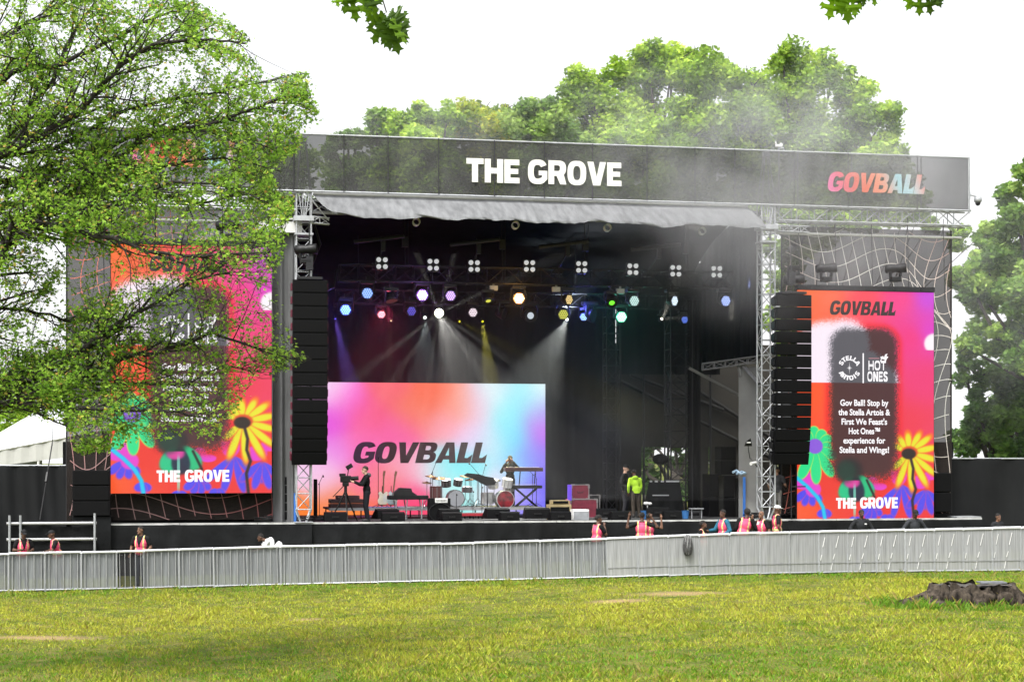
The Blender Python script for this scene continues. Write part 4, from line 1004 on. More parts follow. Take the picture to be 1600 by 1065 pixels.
def make_screens():
    white = mat('led_white', (.02, .02, .02), .6, emit=(1, .97, 1), estr=1.05); dark = mat('led_dark_letter', (.010, .008, .008), .7, emit=L(38, 28, 30), estr=1)
    P1 = ['Gov Ball! Stop by', 'the Stella Artois &', "First We Feast's", 'Hot Ones\u2122', 'experience for', 'Stella and Wings!']
    for label, a in (('tall portrait screen at the left of the stage, partly behind the maple leaves', (173, 424.5, 384, 770)), ('tall portrait screen at the right of the stage with the poster fully in view', (1245.5, 1459, 455, 810))):
        t, u0, u1, zb, zt, v = led_screen(label, *a, .12, art_side, 230, 360)
        W_, H_ = u1 - u0, zt - zb
        fx = lambda x: u0 + (x - 187) / 533 * W_
        fz = lambda y: zt - (y - 57) / 885 * H_
        screen_text(t, fit(caps_text('GOVBALL', .03, .22, .30), fx(313), fx(570), fz(151), fz(95)), v, dark)
        screen_text(t, fit(caps_text('THE', .05, 0, .30), fx(337), fx(415), fz(902), fz(860)), v, white)
        screen_text(t, fit(caps_text('GROVE', .03, 0, .30), fx(430), fx(578), fz(902), fz(858)), v, white)
        ws = [188, 202, 178, 122, 164, 193]
        for i, s_ in enumerate(P1):
            yb = 502 + i * 36.6; vf = font_text(s_, .028)
            xs = [p[0] for p in vf[0]]; ys = [p[1] for p in vf[0]]; sx = ws[i] / 533 * W_ / (max(xs) - min(xs)); sz = 33 / 885 * H_
            xc = fx(447); mx = (max(xs) + min(xs)) / 2
            screen_text(t, ([(xc + (p[0] - mx) * sx, fz(yb) + p[1] * sz) for p in vf[0]], vf[1]), v, white)
        # round brewer's mark: words on a ring round a star
        cx, cz, k = fx(389), fz(356), W_ / 533
        V_ = []; Fs = []
        for word, a0, a1, out in (('STELLA', 200, 345, 1), ('ARTOIS', 205, 330, -1)):
            for i, ch in enumerate(word):
                vf = outline_mesh([list(c) for c in glyph(ch, .27)[1]]); wch = glyph(ch)[0]
                if out > 0: th = R(90 + 72 - 144 * (i + .5) / 6)
                else: th = R(270 - 68 + 136 * (i + .5) / 6)
                o = len(V_)
                for p in vf[0]:
                    lx = (p[0] - wch / 2) * 19 * k; ly = (28 + p[1] * 17) * k if out > 0 else (-28 - 17 + p[1] * 17) * k
                    ca_, sa_ = (math.cos(th - math.pi / 2), math.sin(th - math.pi / 2)) if out > 0 else (math.cos(th + math.pi / 2), math.sin(th + math.pi / 2))
                    V_.append((cx + lx * ca_ - ly * sa_, cz + lx * sa_ + ly * ca_))
                Fs += [tuple(q + o for q in f) for f in vf[1]]
        o = len(V_); n = 16
        for i in range(n):
            r = (24 if i % 8 == 0 else 14 if i % 4 == 0 else 10 if i % 2 == 0 else 2.6) * k; th = R(90 + 360 * i / n); V_.append((cx + r * math.cos(th) * .8, cz + r * math.sin(th)))
        V_.append((cx, cz)); Fs += [(o + i, o + (i + 1) % n, o + n) for i in range(n)]
        screen_text(t, (V_, Fs), v, white)
        screen_text(t, ([(fx(440), fz(414)), (fx(445), fz(414)), (fx(445), fz(298)), (fx(440), fz(298))], [(0, 1, 2, 3)]), v, white)
        # outlined two-line mark: pale letters with a dark inlay
        for word, x0, x1, y0, y1 in (('HOT', 463, 531, 364, 326), ('ONES', 459, 538, 408, 368)):
            screen_text(t, fit(caps_text(word, .14, 0, .15), fx(x0), fx(x1), fz(y0), fz(y1)), v, white)
        fl = [(508, 330), (512, 318), (509, 312), (520, 308), (524, 314), (528, 302), (538, 298), (533, 308), (541, 311), (534, 320), (530, 331), (527, 331), (526, 322), (515, 319), (512, 331)]
        screen_text(t, outline_mesh([[(fx(x), fz(y)) for x, y in fl]]), v, white)
        screen_text(t, ([(fx(464), fz(319)), (fx(505), fz(319)), (fx(505), fz(316)), (fx(464), fz(316))], [(0, 1, 2, 3)]), v, mat('led_dim_line', (.01, .01, .01), .7, emit=L(190, 130, 140), estr=1))
        hb = MB(); hb.b2((u0 - .02, v - .05, zt + .02), (u1 + .02, v + .2, zt + .18))
        for i in range(5): hb.box((u0 + W_ * (i + .5) / 5, v - .07, zt + .1), (.05, .04, .05))
        part(hb, 'header_bar', M_dkmetal, t)
    t, u0, u1, zb, zt, v = led_screen('wide landscape screen at the back of the stage glowing pink, orange and cyan', 454, 852, 598, 811, 8.0, art_centre, 210, 120)
    a, b = SU(552, v), SU(761, v)
    screen_text(t, fit(caps_text('GOVBALL', .02, .22, .31), a, b, SP(656, 723.5, v)[2], SP(656, 690, v)[2]), v, mat('led_brown_letter', (.012, .008, .008), .7, emit=L(82, 42, 52), estr=.28))
# ------------------------------------------------------------------ drapes and side walls
def drape(name, label, a, b, z0, z1, mats, amp=.06, freq=5.0, thick=0.0, cat='curtain'):
    """hanging folds between stage points a=(u,v) and b=(u,v)"""
    t = Vector((b[0] - a[0], b[1] - a[1], 0)); Ln = t.length; t.normalize(); n = Vector((-t.y, t.x, 0)); m = MB()
    def fn(s, q):
        x = Ln * s; k = amp * (math.sin(x * freq + .8 * math.sin(x * 1.7)) + .4 * math.sin(x * freq * 2.3 + q)) * (.5 + .5 * (1 - q))
        p = Vector((a[0], a[1], 0)) + t * x + n * k; return (p.x, p.y, z0 + (z1 - z0) * q)
    m.sheet(fn, max(8, int(Ln * freq * 1.6)), 6)
    return solo(m, name, mats, label, cat, (a[0], a[1], z0), 'S', smooth=True)
def make_drapes():
    drape('back_curtain', 'black curtain closing the back of the stage behind the wide screen', (U0 - .4, 9.6), (SU(962, 9.6), 9.6), DECK, 11.3, M_black, .05, 6)
    drape('side_curtain', 'black curtain hanging down the left inside wall of the stage', (U0 - .45, .75), (U0 - .4, 9.5), DECK, 12.2, M_black, .05, 6)
    drape('upper_curtain', 'black curtain hanging high across the back right corner of the stage', (SU(963, 9.5), 9.5), (U1 + 1.6, 9.2), SP(1080, 585, 9.3)[2], 11.3, M_black, .05, 6)
    drape('upper_curtain', 'black curtain high on the right inside wall of the stage', (U1 + .42, .9), (U1 + .95, 9.6), SP(1180, 560, 1)[2], 12.2, M_black, .04, 6)
    tan = mat('olive_tent_cloth', (.028, .025, .020), .9, var=.25, scale=.6)
    z1 = SP(1050, 560, 12)[2]; z0 = SP(1050, 698, 12)[2]
    t = thing('rear_tent', 'dark olive tent wall closing off the back right of the stage', 'tent', (SU(940, 12), 12, DECK), 'S')
    m = MB(); m.sheet(lambda s, q: (SU(930, 12) + (SU(1215, 12) - SU(930, 12)) * s, 12 - 2.6 * q * q * 0 + .04 * math.sin(s * 30), z0 - .9 * s * 0 + (z1 - z0 + .6) * q), 30, 6); part(m, 'wall', tan, t, True)
    for i, (a, b) in enumerate((((960, 590), (1215, 720)), ((1075, 600), (1215, 690)), ((985, 585), (1130, 640)))):
        m = MB(); m.tube(SP(a[0], a[1], 11.8), SP(b[0], b[1], 11.8), .09, n=6); part(m, 'rafter', mat('dark_rafter', (.02, .019, .017), .8), t)
    for p0, p1 in ((932, 1003), (1079, 1108), (1112, 1216)):
        m = MB(); m.sheet(lambda s, q: (SU(p0, 12) + (SU(p1, 12) - SU(p0, 12)) * s, 12.05 + .05 * math.sin(s * 9), 0.3 + (z0 - .25) * q), 10, 3); part(m, 'lower_panel', tan, t, True)
    for px in (1006, 1044, 1078, 1110):
        m = MB(); x = SU(px, 11.7); m.tube((x, 11.7, DECK - .6), (x, 11.7, z1), .05, n=6); part(m, 'pole', M_dkmetal, t)
    g = mat('grey_drape', (.085, .086, .088), .8, var=.3, scale=2, stretch=(1, 1, .2))
    drape('leg_curtain', 'pale grey leg curtain hanging inside the right front tower', (SU(1154, 2.2), 2.2), (SU(1190, 1.7), 1.7), DECK, SP(1165, 574, 2.2)[2], mat('pale_grey_drape', (.13, .131, .131), .8, var=.12, scale=2), .02, 6)
    drape('leg_curtain', 'long grey pleated curtain between the left screen and the left tower', (SU(426, .55), .55), (SU(463, .5), .5), DECK, SP(440, 356, .5)[2], g, .09, 16)
    m = MB(); m.b2((SU(398, .3), .25, SP(440, 363, .3)[2]), (SU(472, .3), .55, SP(440, 346, .3)[2])); m.tube((SU(398, .3), .22, SP(440, 346, .3)[2] + .03), (SU(480, .3), .22, SP(440, 341, .3)[2]), .03)
    solo(m, 'roof_beam', M_white, 'short white beam above the grey curtain at the left tower', 'beam', (SU(440, .3), .4, SP(440, 354, .3)[2]))
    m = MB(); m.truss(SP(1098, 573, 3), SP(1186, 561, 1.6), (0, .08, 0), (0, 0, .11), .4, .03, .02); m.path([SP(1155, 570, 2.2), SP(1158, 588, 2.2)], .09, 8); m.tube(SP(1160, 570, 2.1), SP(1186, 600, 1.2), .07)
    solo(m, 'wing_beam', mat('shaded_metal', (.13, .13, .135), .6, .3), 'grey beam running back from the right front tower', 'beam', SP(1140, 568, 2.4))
    m = MB(); m.box(SP(1116, 596, 4), (2.1, .05, .1), M=Matrix.Rotation(R(27), 3, 'Y')); solo(m, 'webbing_strap', mat('pale_strap', (.12, .12, .115), .8), 'pale strap slanting down behind the right tower', 'strap', SP(1116, 596, 4))

# ------------------------------------------------------------------ loudspeakers
def line_array(label, px0, px1, py0, py1, v, n, lean, lit):
    u0, u1 = SU(px0, v), SU(px1, v); uc = (u0 + u1) / 2; W_ = u1 - u0
    zt = SP((px0 + px1) / 2, py0, v)[2]; zb = SP((px0 + px1) / 2, py1, v)[2]
    t = thing('line_array', label, 'loudspeaker', (uc, v, zt), 'S')
    angs = [R(max(0, (i - n * .45)) ** 1.55 * lean) for i in range(n)]
    h = (zt - zb) / sum(math.cos(a) for a in angs)
    p = Vector((uc, v, zt))
    for i in range(n):
        a = angs[i]; M = Matrix.Rotation(a, 3, 'X'); dn = M @ Vector((0, 0, -1)); dn = Vector((0, math.sin(a), -math.cos(a)))
        M = Matrix.Rotation(a, 3, 'X')
        c = p + dn * h / 2; bk = M @ Vector((0, 1, 0))
        m = MB(); hw, hh = W_ / 2, h / 2 - (.002 if lit else .009)
        vs = [(x * (hw if y < 0 else hw * .93), y * .28 + .28, z * (hh if y < 0 else hh * (.92 if lit else .72))) for x in (-1, 1) for y in (-1, 1) for z in (-1, 1)]
        m.add([M @ Vector(q) + c for q in vs], [(0, 1, 3, 2), (4, 6, 7, 5), (0, 4, 5, 1), (2, 3, 7, 6), (0, 2, 6, 4), (1, 5, 7, 3)])
        b = part(m, 'speaker_box', M_blackw, t)
        m = MB(); m.bev(c + M @ Vector((0, -.012, 0)), (W_ * .96, .03, h * .86), .01, M); part(m, 'grille', M_grille, b)
        for sx in (-1, 1):
            m = MB(); m.bev(c + M @ Vector((sx * (hw + .012), .3, 0)), (.04, .30, h * .55), .008, M); part(m, 'rigging_plate', mat('red_lit_plate', (.10, .012, .028), .6) if lit else M_blackp, b)  # left array: red screen light put into the plate colour
        p = p + dn * h
    m = MB(); m.b2((uc - W_ * .35, v - .05, zt + .02), (uc + W_ * .35, v + .6, zt + .10)); m.tube((uc, v + .25, zt + .1), (uc, v + .3, zt + 1.7), .02); m.box((uc, v + .26, zt + .55), (.22, .22, .42)); part(m, 'fly_frame', M_dkmetal, t)
def cab(mb, c, d): mb.bev(c, d, .025)
def speaker_stack(label, px0, px1, py0, py1, v, n, group=None, dep=.8):
    u0, u1 = SU(px0, v), SU(px1, v); zt, zb = SP((px0 + px1) / 2, py0, v)[2], SP((px0 + px1) / 2, py1, v)[2]
    t = thing('speaker_stack', label, 'loudspeaker', ((u0 + u1) / 2, v, zb), 'S', group); h = (zt - zb) / n
    for i in range(n):
        m = MB(); m.bev(((u0 + u1) / 2, v + dep / 2, zb + h * (i + .5)), (u1 - u0, dep, h - .01), .02); b = part(m, 'cabinet', M_blackw, t)
        m = MB(); m.bev(((u0 + u1) / 2, v - .008, zb + h * (i + .5)), ((u1 - u0) * .93, .03, h * .9), .008); part(m, 'grille', M_grille, b)
    return t
def wedge(label, px0, px1, py0, py1, v, yaw=0.0):
    u0, u1 = SU(px0, v), SU(px1, v); zt, zb = SP((px0 + px1) / 2, py0, v)[2], max(DECK + .012, SP((px0 + px1) / 2, py1, v)[2])
    uc = (u0 + u1) / 2; W_ = u1 - u0; h = max(.3, zt - zb)
    t = thing('floor_monitor', label, 'loudspeaker', (uc, v, zb), 'S', 'wedge monitors along the stage front')
    pr = [(0, 0), (.62, 0), (.60, .10 * h / .4), (.24, h), (.02, h * .86)]          # side profile: depth, height; baffle faces the stage
    m = MB(); k = len(pr); Mx = Matrix.Rotation(yaw, 3, 'Z')
    vs = [Mx @ Vector((sx * W_ / 2 * (1 - .04 * (y > .3)), y - .3, z)) + Vector((uc, v + .3, zb)) for sx in (-1, 1) for y, z in pr]
    m.add(vs, [tuple(range(k))[::-1], tuple(range(k, 2 * k))] + [(i, (i + 1) % k, (i + 1) % k + k, i + k) for i in range(k)])
    b = part(m, 'cabinet', M_blackw, t)
    m = MB(); m.box(Mx @ Vector((0, -.31, h * .45)) + Vector((uc, v + .3, zb)), (W_ * .3, .02, .06), yaw); part(m, 'handle', M_blackp, t)
    m = MB(); m.box(Mx @ Vector((0, .13, h * .55)) + Vector((uc, v + .3, zb)), (W_ * .8, .02, h * .7), M=Mx @ Matrix.Rotation(R(-38), 3, 'X')); part(m, 'grille', M_grille, t)
def make_speakers():
    line_array('long hanging speaker line in front of the left tower with red lit sides', 457, 512, 437, 726, -.55, 14, .8, True)
    line_array('long hanging speaker line in front of the right tower overlapping the right screen', 1213, 1268, 460, 726, -.75, 14, .7, False)
    speaker_stack('black block of bass speakers beside the lower left of the left screen', 113, 172, 734, 806, -.35, 3)
    m = MB(); m.b2((SU(112, -.3), -.3, 0.02), (SU(173, -.3), .6, SP(140, 807, -.35)[2])); solo(m, 'speaker_plinth', M_skirt, 'black covered plinth carrying the bass speakers at left', 'plinth', (SU(140, -.3), 0, 0))
    speaker_stack('dark bass speakers half hidden at the right edge of the right screen', 1459, 1487, 738, 800, .4, 2)
    speaker_stack('narrow black column speaker right of the left tower foot', 491, 496, 748, 808, 1.6, 1, dep=.3)
    for a in ((1108, 1128, 740, 812, 3.2, 2, 'near black speaker cabinets stacked left of the blue strap'), (1130, 1150, 742, 813, 2.6, 2, 'black speaker cabinets stacked behind the blue strap'), (1127, 1150, 697, 741, 5.0, 2, 'black speaker boxes on the upper tier at the back right'), (1151, 1172, 746, 813, 2.4, 2, 'black speaker cabinets stacked right of the blue strap')):
        speaker_stack(a[6], *a[:6])
    for i, a in enumerate(((507, 542, 803, 814), (586, 622, 794.5, 810), (598, 633, 802, 814), (686, 718, 794, 810), (692, 722, 802, 814), (759, 796, 793, 810), (783, 812, 802, 814), (821, 860, 793, 810), (861, 893, 800, 814), (935, 966, 794, 808), (956, 986, 800.5, 813), (1014, 1048, 792, 807), (1038, 1066, 801, 813))):
        wedge(('leftmost black wedge monitor at the foot of the camera tripod', 'larger black wedge monitor just right of the cameraman, behind another', 'black wedge monitor on the stage edge right of the cameraman', 'black wedge monitor below the black amplifier, the rear one', 'black wedge monitor on the stage edge below the black amplifier', 'black wedge monitor in front of the white drum kit, the rear one', 'black wedge monitor on the stage edge before the red bass drum head', 'broad black wedge monitor left of the tan amplifier', 'black wedge monitor on the stage edge in front of the tan amplifier', 'grey black wedge monitor behind the first vested guard, right of the red cases', 'black wedge monitor on the stage edge left of the lime jacket', 'grey black wedge monitor right of the person in lime', 'rightmost black wedge monitor near the blue bucket')[i], *a, .12 if a[3] > 812 else .75, (.0, .25, 0, .1, 0, .15, 0, 0, 0, -.2, 0, -.2, 0)[i])

# ------------------------------------------------------------------ lighting rig
def glow_mat(name, c, s): return mat(name, tuple(x * .15 for x in c), .3, emit=c, estr=s)
LAMPN = [0]
def lamp(label, px, py, rpx, v, face, led, yaw=0.0, pitch=12.0, narrow=False, body=None, top=None):
    x, vv, z = SP(px, py, v); Y = OY + x * sa + vv * ca; r = rpx * Y / F
    d = Vector((math.sin(R(yaw)) * math.cos(R(pitch)), -math.cos(R(yaw)) * math.cos(R(pitch)), -math.sin(R(pitch))))
    ztop = top or z + r * 2.3
    t = thing('stage_lamp', label, 'stage light', (x, vv, ztop), 'S', 'moving lamps on the lighting truss')
    c = Vector((x, vv, z)); LAMPN[0] += 1
    m = MB(); hl = r * (2.6 if narrow else 1.55)
    pr = [(r * .3, -hl), (r * .75, -hl * .97), (r * .95, -hl * .72), (r * 1.12, -hl * .25), (r * 1.16, -.02), (r * 1.10, .015), (r * 1.0, .0)]
    m.lathe(pr, c, d, 18); head = part(m, 'lamp_head', body or M_blackp, t, True)
    sx = Vector((d.y, -d.x, 0)).normalized(); mid = c - d * hl * .45
    m = MB()
    for sg in (-1, 1): m.path([mid + sx * sg * r * 1.25 - Vector((0, 0, r * .3)), mid + sx * sg * r * 1.28 + Vector((0, 0, r * .9)), Vector((mid.x, mid.y, ztop - r * .5)) + sx * sg * r * 1.1], r * .2, 6)
    m.bev((mid.x, mid.y, ztop - r * .28), (r * 2.5, r * 1.9, r * .6), r * .08); m.box((mid.x, mid.y, ztop + .06), (.08, .10, .16)); part(m, 'yoke', M_blackp, t)
    m = MB(); rl = r * (.55 if narrow else .97); m.disc(c + d * .004, d, rl, 20)
    ln = part(m, 'lens', glow_mat('lens_%d' % LAMPN[0], L(*face[:3]), face[3] * (.6 if led else 1)), t)
    if led:
        m = MB(); e, a, b = basis(d); sp = rl * .40
        for i in range(-2, 3):
            for j in range(-2, 3):
                k = -i - j
                if max(abs(i), abs(j), abs(k)) <= 2: m.disc(c + d * .012 + a * sp * (i + j * .5) + b * sp * j * .866, d, rl * .165, 8)
        part(m, 'diode_dots', glow_mat('diode_%d' % LAMPN[0], L(*led[:3]), led[3] * 1.5), ln)
    return c, d
def beam(px, py, v, tx, ty, tv, col, power, ang, blend=.6, rad=.05):
    p = Vector(S2W(*SP(px, py, v))); q = Vector(S2W(*SP(tx, ty, tv)))
    l = bpy.data.lights.new('lamp_beam', 'SPOT'); l.energy = power; l.color = col; l.spot_size = R(ang); l.spot_blend = blend; l.shadow_soft_size = rad
    o = bpy.data.objects.new('lamp_beam', l); COL.objects.link(o); o.location = p; o.rotation_euler = (q - p).to_track_quat('-Z', 'Y').to_euler()
def make_lights():
    a, b = SP(530, 424, 3.0), SP(1142, 441, 3.0); z = (a[2] + b[2]) / 2
    t = thing('lighting_truss', 'long dark horizontal truss carrying lamps across the front of the stage', 'truss', ((a[0] + b[0]) / 2, 3, z), 'S')
    m = MB(); m.truss((a[0], 3, z), (b[0], 3, z), (0, .26, 0), (0, 0, .27), .62, .028, .016); part(m, 'lattice', M_dkmetal, t)
    for px in (633, 785, 915, 1072):
        x = SU(px, 3); m = MB(); m.tube((x, 3, z + .25), (x, 3.2, z + 2.3), .02); m.tube((x + .1, 3, z + .25), (x + .14, 3.2, z + 2.3), .012); m.box((x, 3.05, z + 1.1), (.2, .2, .34)); part(m, 'hoist_chain', M_dkmetal, t)
    m = MB(); pts = [(a[0] - .1, 2.9, z + .1), (a[0] - .2, 2.8, z - .5), (a[0] - .7, 2.3, z - .75), (a[0] - 1.2, 1.6, z - .3), (U0 + .3, .8, z + .7), (U0 + .05, .3, z + 1.3)]; m.path(pts, .045, 6); part(m, 'cable', M_blackp, t)
    a2, b2 = SP(525, 462, 6.0), SP(1085, 474, 6.0); z2 = (a2[2] + b2[2]) / 2
    t = thing('lighting_truss', 'second dark truss hanging lower and farther back behind the lamps', 'truss', ((a2[0] + b2[0]) / 2, 6, z2), 'S')
    m = MB(); m.truss((a2[0], 6, z2), (b2[0], 6, z2), (0, .24, 0), (0, 0, .24), .6, .026, .016); part(m, 'lattice', M_dkmetal, t)
    for px in (560, 745, 900, 1050): x = SU(px, 6); m = MB(); m.tube((x, 6, z2 + .2), (x, 6.1, z2 + 2.2), .02); part(m, 'hoist_chain', M_dkmetal, t)
    names = ['first', 'second', 'third', 'fourth', 'fifth', 'sixth', 'seventh', 'eighth']
    for i, (px, py) in enumerate(((597, 411), (677, 413.5), (741, 415.5), (827.5, 415.5), (909, 417), (989, 420.5), (1056, 423), (1120, 424.5))):
        x, v, zz = SP(px, py, 2.62)
        t = thing('blinder_light', 'square blinder of four white lamps, %s from the left on the truss' % names[i], 'stage light', (x, v, zz), 'S', 'four lamp blinders on the truss')
        m = MB(); m.bev((x, v + .1, zz), (.42, .16, .46), .02); part(m, 'housing', M_blackp, t)
        for sx in (-1, 1):
            for sz in (-1, 1):
                m = MB(); c = (x + sx * .112, v + .02, zz + sz * .116); m.lathe([(.05, .07), (.078, .05), (.082, .0), (.07, -.01), (.066, .012), (.02, .035)], c, (0, -1, 0), 14)
                m.v = m.v; part(m, 'lamp', glow_mat('blinder_bulb', (.86, .88, .88), .62), t, True)  # unlit bulbs: slight glow added for their bright reflective look
    W_ = (255, 255, 255)
    D3, D6 = 2.85, 5.4
    lamp('wash lamp lit deep blue, leftmost of the lower row', 540, 484, 8.6, D6, (30, 50, 250, .9), (150, 220, 255, 1.6), -6, 14)
    lamp('wash lamp with pale blue face high at the left of the truss', 574, 458, 8.8, D3, (98, 140, 236, .85), (150, 185, 250, 1.1), -4, 8)
    lamp('wash lamp with small pink red lit dots hanging left of centre', 596, 491, 6.4, D6, (225, 90, 110, .7), (255, 190, 200, 1.5), 4, 28, body=mat('pink_lit_body', (.10, .04, .05), .5))
    lamp('black lamp turned away with no visible light, left of the violet one', 612, 470, 9, D3, (8, 8, 10, .3), None, 30, 72)
    lamp('wash lamp with dim indigo dots below the violet one', 643, 486, 7.6, D6, (30, 26, 80, .8), (90, 80, 200, .9), 12, 6)
    lamp('wash lamp burning bright violet white', 660, 461, 9, D3, (150, 70, 250, 1.1), (255, 215, 255, 2.2), -4, 8)
    lamp('wash lamp with lilac face right of the brightest lamp', 704, 462, 8.2, D3, (150, 112, 205, .8), (215, 180, 250, 1.2), 2, 8)
    lamp('small spot lamp with a white glare beside the brightest lamp', 664, 496, 4.5, D6, (245, 255, 250, 3.0), None, 5, 22, True)
    lamp('brightest lamp with a dazzling yellow white beam', 686, 489, 7.2, D6, (255, 252, 225, 9.0), None, 0, 6)
    lamp('lamp with a pale pink grey face right of the brightest one', 739, 488, 7.2, D6, (196, 176, 190, .72), (240, 225, 235, .9), 4, 10)
    lamp('black moving head aimed down with a small yellow lens', 763, 470, 7.6, D3, (215, 215, 70, 1.0), None, 12, 62, True)
    lamp('wide black unlit lamp below and left of the orange one', 789, 490, 9, D6, (9, 9, 10, .3), None, 60, 20)
    lamp('wash lamp glowing bright orange', 811, 466, 9, D3, (255, 150, 40, 1.8), (255, 235, 190, 3.5), 0, 8)
    lamp('black moving head with a small white point of light, right of the orange one', 829, 493, 9.5, D6, (205, 215, 225, .9), None, 0, 8, True)
    lamp('wash lamp seen from the side with amber dots', 889, 468, 8.2, D3, (26, 24, 18, .8), (235, 205, 140, 1.0), 32, 6)
    lamp('wash lamp with a yellow green face', 880, 491, 8.2, D6, (118, 122, 34, .8), (190, 190, 80, 1.0), 0, 16)
    lamp('wash lamp with small light blue dots beside a black moving head', 912, 495, 6.2, D6, (50, 80, 240, .9), (160, 200, 255, 1.6), -14, 14)
    lamp('black moving head turned away right of the light blue dots', 927, 493, 9.5, D6, (10, 12, 30, .4), None, 48, 10)
    lamp('black moving head with a small bright green lens', 956, 473, 8.0, D3, (110, 245, 50, 1.6), None, -4, 42, True)
    lamp('wash lamp glowing bright emerald green', 971, 495, 8.6, D6, (10, 235, 160, 1.4), (190, 255, 235, 2.4), 0, 12)
    lamp('wash lamp with a pale teal face right of the green one', 991, 470, 8.4, D3, (138, 176, 172, .8), (190, 222, 218, .95), 10, 6)
    lamp('wash lamp turned sideways with a white blue face', 1054, 470, 8.0, D3, (140, 165, 185, .8), (225, 240, 250, 1.1), 34, 6)
    lamp('small spot lamp throwing a pale yellow beam at the right', 1034, 498, 3.4, D6, (255, 250, 220, 6.0), None, 10, -8, True)
    lamp('wash lamp with dim blue dots low at the right', 1070, 499, 6.4, D6, (44, 60, 150, .7), (100, 130, 230, .9), 16, 6)
    lamp('rightmost wash lamp with a lilac blue face', 1134, 470, 8.4, D3, (128, 150, 226, .85), (170, 190, 250, 1.1), 12, 6)
    lamp('tiny blue spot lamp low under the left end of the truss', 524, 498, 2.2, 7.0, (110, 90, 255, 2.0), None, 10, 30, True, top=SP(524, 478, 7)[2])
    lamp('tiny pale yellow spot lamp between the red and indigo lamps', 611, 501, 2.2, 7.0, (235, 225, 170, 1.6), None, 0, 30, True, top=SP(611, 480, 7)[2])
    lamp('tiny yellow spot lamp left of the pink grey lamp', 718, 502, 2.6, 7.0, (235, 225, 40, 2.0), None, 20, 20, True, top=SP(718, 480, 7)[2])
    lamp('tiny yellow spot lamp right of the pink grey lamp', 754, 502, 2.8, 7.0, (240, 235, 30, 2.2), None, 6, 30, True, top=SP(754, 480, 7)[2])
    lamp('spot lamp with a blinding white glow below the yellow green face', 886, 499, 3.8, 5.8, (250, 255, 240, 7.0), None, 0, 14, True)
    for px, py in ((771, 450), (869, 452), (969, 455)):
        x, v, zz = SP(px, py, 2.9); m = MB(); m.bev((x, v, zz), (.28, .16, .17), .015); m.box((x, v, zz + .12), (.06, .06, .1))
        solo(m, 'power_supply', mat('pale_grey_box', (.30, .30, .28), .6), 'small grey box clamped under the truss %s' % {771: 'left of the orange lamp', 869: 'left of the amber dotted lamp', 969: 'right of the green lens'}[px], 'box', (x, v, zz))
    # light thrown by the lamps into the smoke
    Wc, Yc, Bc, Gc, Rc, Oc, Vc = (1, .98, .9), (1, .9, .12), (.12, .14, 1), (.08, 1, .6), (1, .12, .22), (1, .5, .12), (.5, .2, 1)
    K = BEAM
    beam(686, 491, 5.2, 735, 640, 4.5, Wc, 1500 * K, 46); beam(686, 491, 5.2, 780, 600, 4.5, Wc, 2000 * K, 22)
    for tx, ty in ((640, 556), (668, 600), (712, 602), (748, 578), (735, 522), (646, 520), (704, 420), (664, 430), (726, 470)):  # fan of added narrow spots standing in for lens star rays
        beam(686, 489, 5.2, tx, ty, 4.9, (1, 1, .85), 2600 * K, 7, .6, .04)
    beam(664, 497, 5.2, 664, 640, 5, (.85, 1, 1), 500 * K, 40)
    beam(886, 500, 5.2, 835, 600, 4.6, (.95, 1, .92), 1150 * K, 50); beam(886, 498, 5.6, 890, 380, 5.6, (.8, .95, 1), 240 * K, 90)
    beam(524, 499, 6.8, 556, 640, 6, (.3, .16, 1), 2600 * K, 18, .3); beam(754, 503, 6.8, 772, 640, 6, Yc, 2200 * K, 19, .3); beam(718, 502, 6.8, 800, 545, 6, Yc, 500 * K, 12, .3)
    beam(611, 502, 6.8, 604, 620, 6, (1, .9, .5), 250 * K, 12, .3)
    beam(1034, 499, 5.2, 1066, 430, 5, (1, .96, .78), 700 * K, 26, .3); beam(1034, 499, 5.2, 1120, 486, 5, (1, .96, .78), 420 * K, 18, .3); beam(1138, 472, 2.7, 1210, 410, 2.6, (.35, .45, 1), 300 * K, 18)
    for px, py, v, c, e in ((540, 484, 5.1, Bc, 60), (660, 461, 2.55, Vc, 45), (811, 466, 2.55, Oc, 50), (971, 495, 5.1, Gc, 60), (600, 496, 5.0, Rc, 60), (912, 480, 5.4, Bc, 90)):
        p = S2W(*SP(px, py, v - .25)); l = bpy.data.lights.new('lamp_glow', 'POINT'); l.energy = .22 * e * K; l.color = c; l.shadow_soft_size = .15
        o = bpy.data.objects.new('lamp_glow', l); COL.objects.link(o); o.location = p
    beam(600, 470, 6.5, 600, 640, 9, (1, .05, .16), 190 * K, 80)        # red wash on the back curtain
BEAM = 1.7
def make_stage_smoke():
    m = MB(); m.b2((U0 - .2, .9, DECK + .6), (U1 + .2, 9.3, 10.9))
    mt = bpy.data.materials.new('stage_smoke'); mt.use_nodes = True; n = mt.node_tree.nodes; n.remove(n['Principled BSDF'])
    pv = n.new('ShaderNodeVolumePrincipled'); pv.inputs['Color'].default_value = (.9, .9, .92, 1); pv.inputs['Density'].default_value = STAGE_SMOKE; pv.inputs['Anisotropy'].default_value = .15
    mt.node_tree.links.new(pv.outputs[0], n['Material Output'].inputs['Volume'])
    solo(m, 'stage_smoke', mt, 'thin smoke filling the inside of the stage', 'smoke', (0, 1, DECK + .6), 'S', kind='stuff')
STAGE_SMOKE = .0068
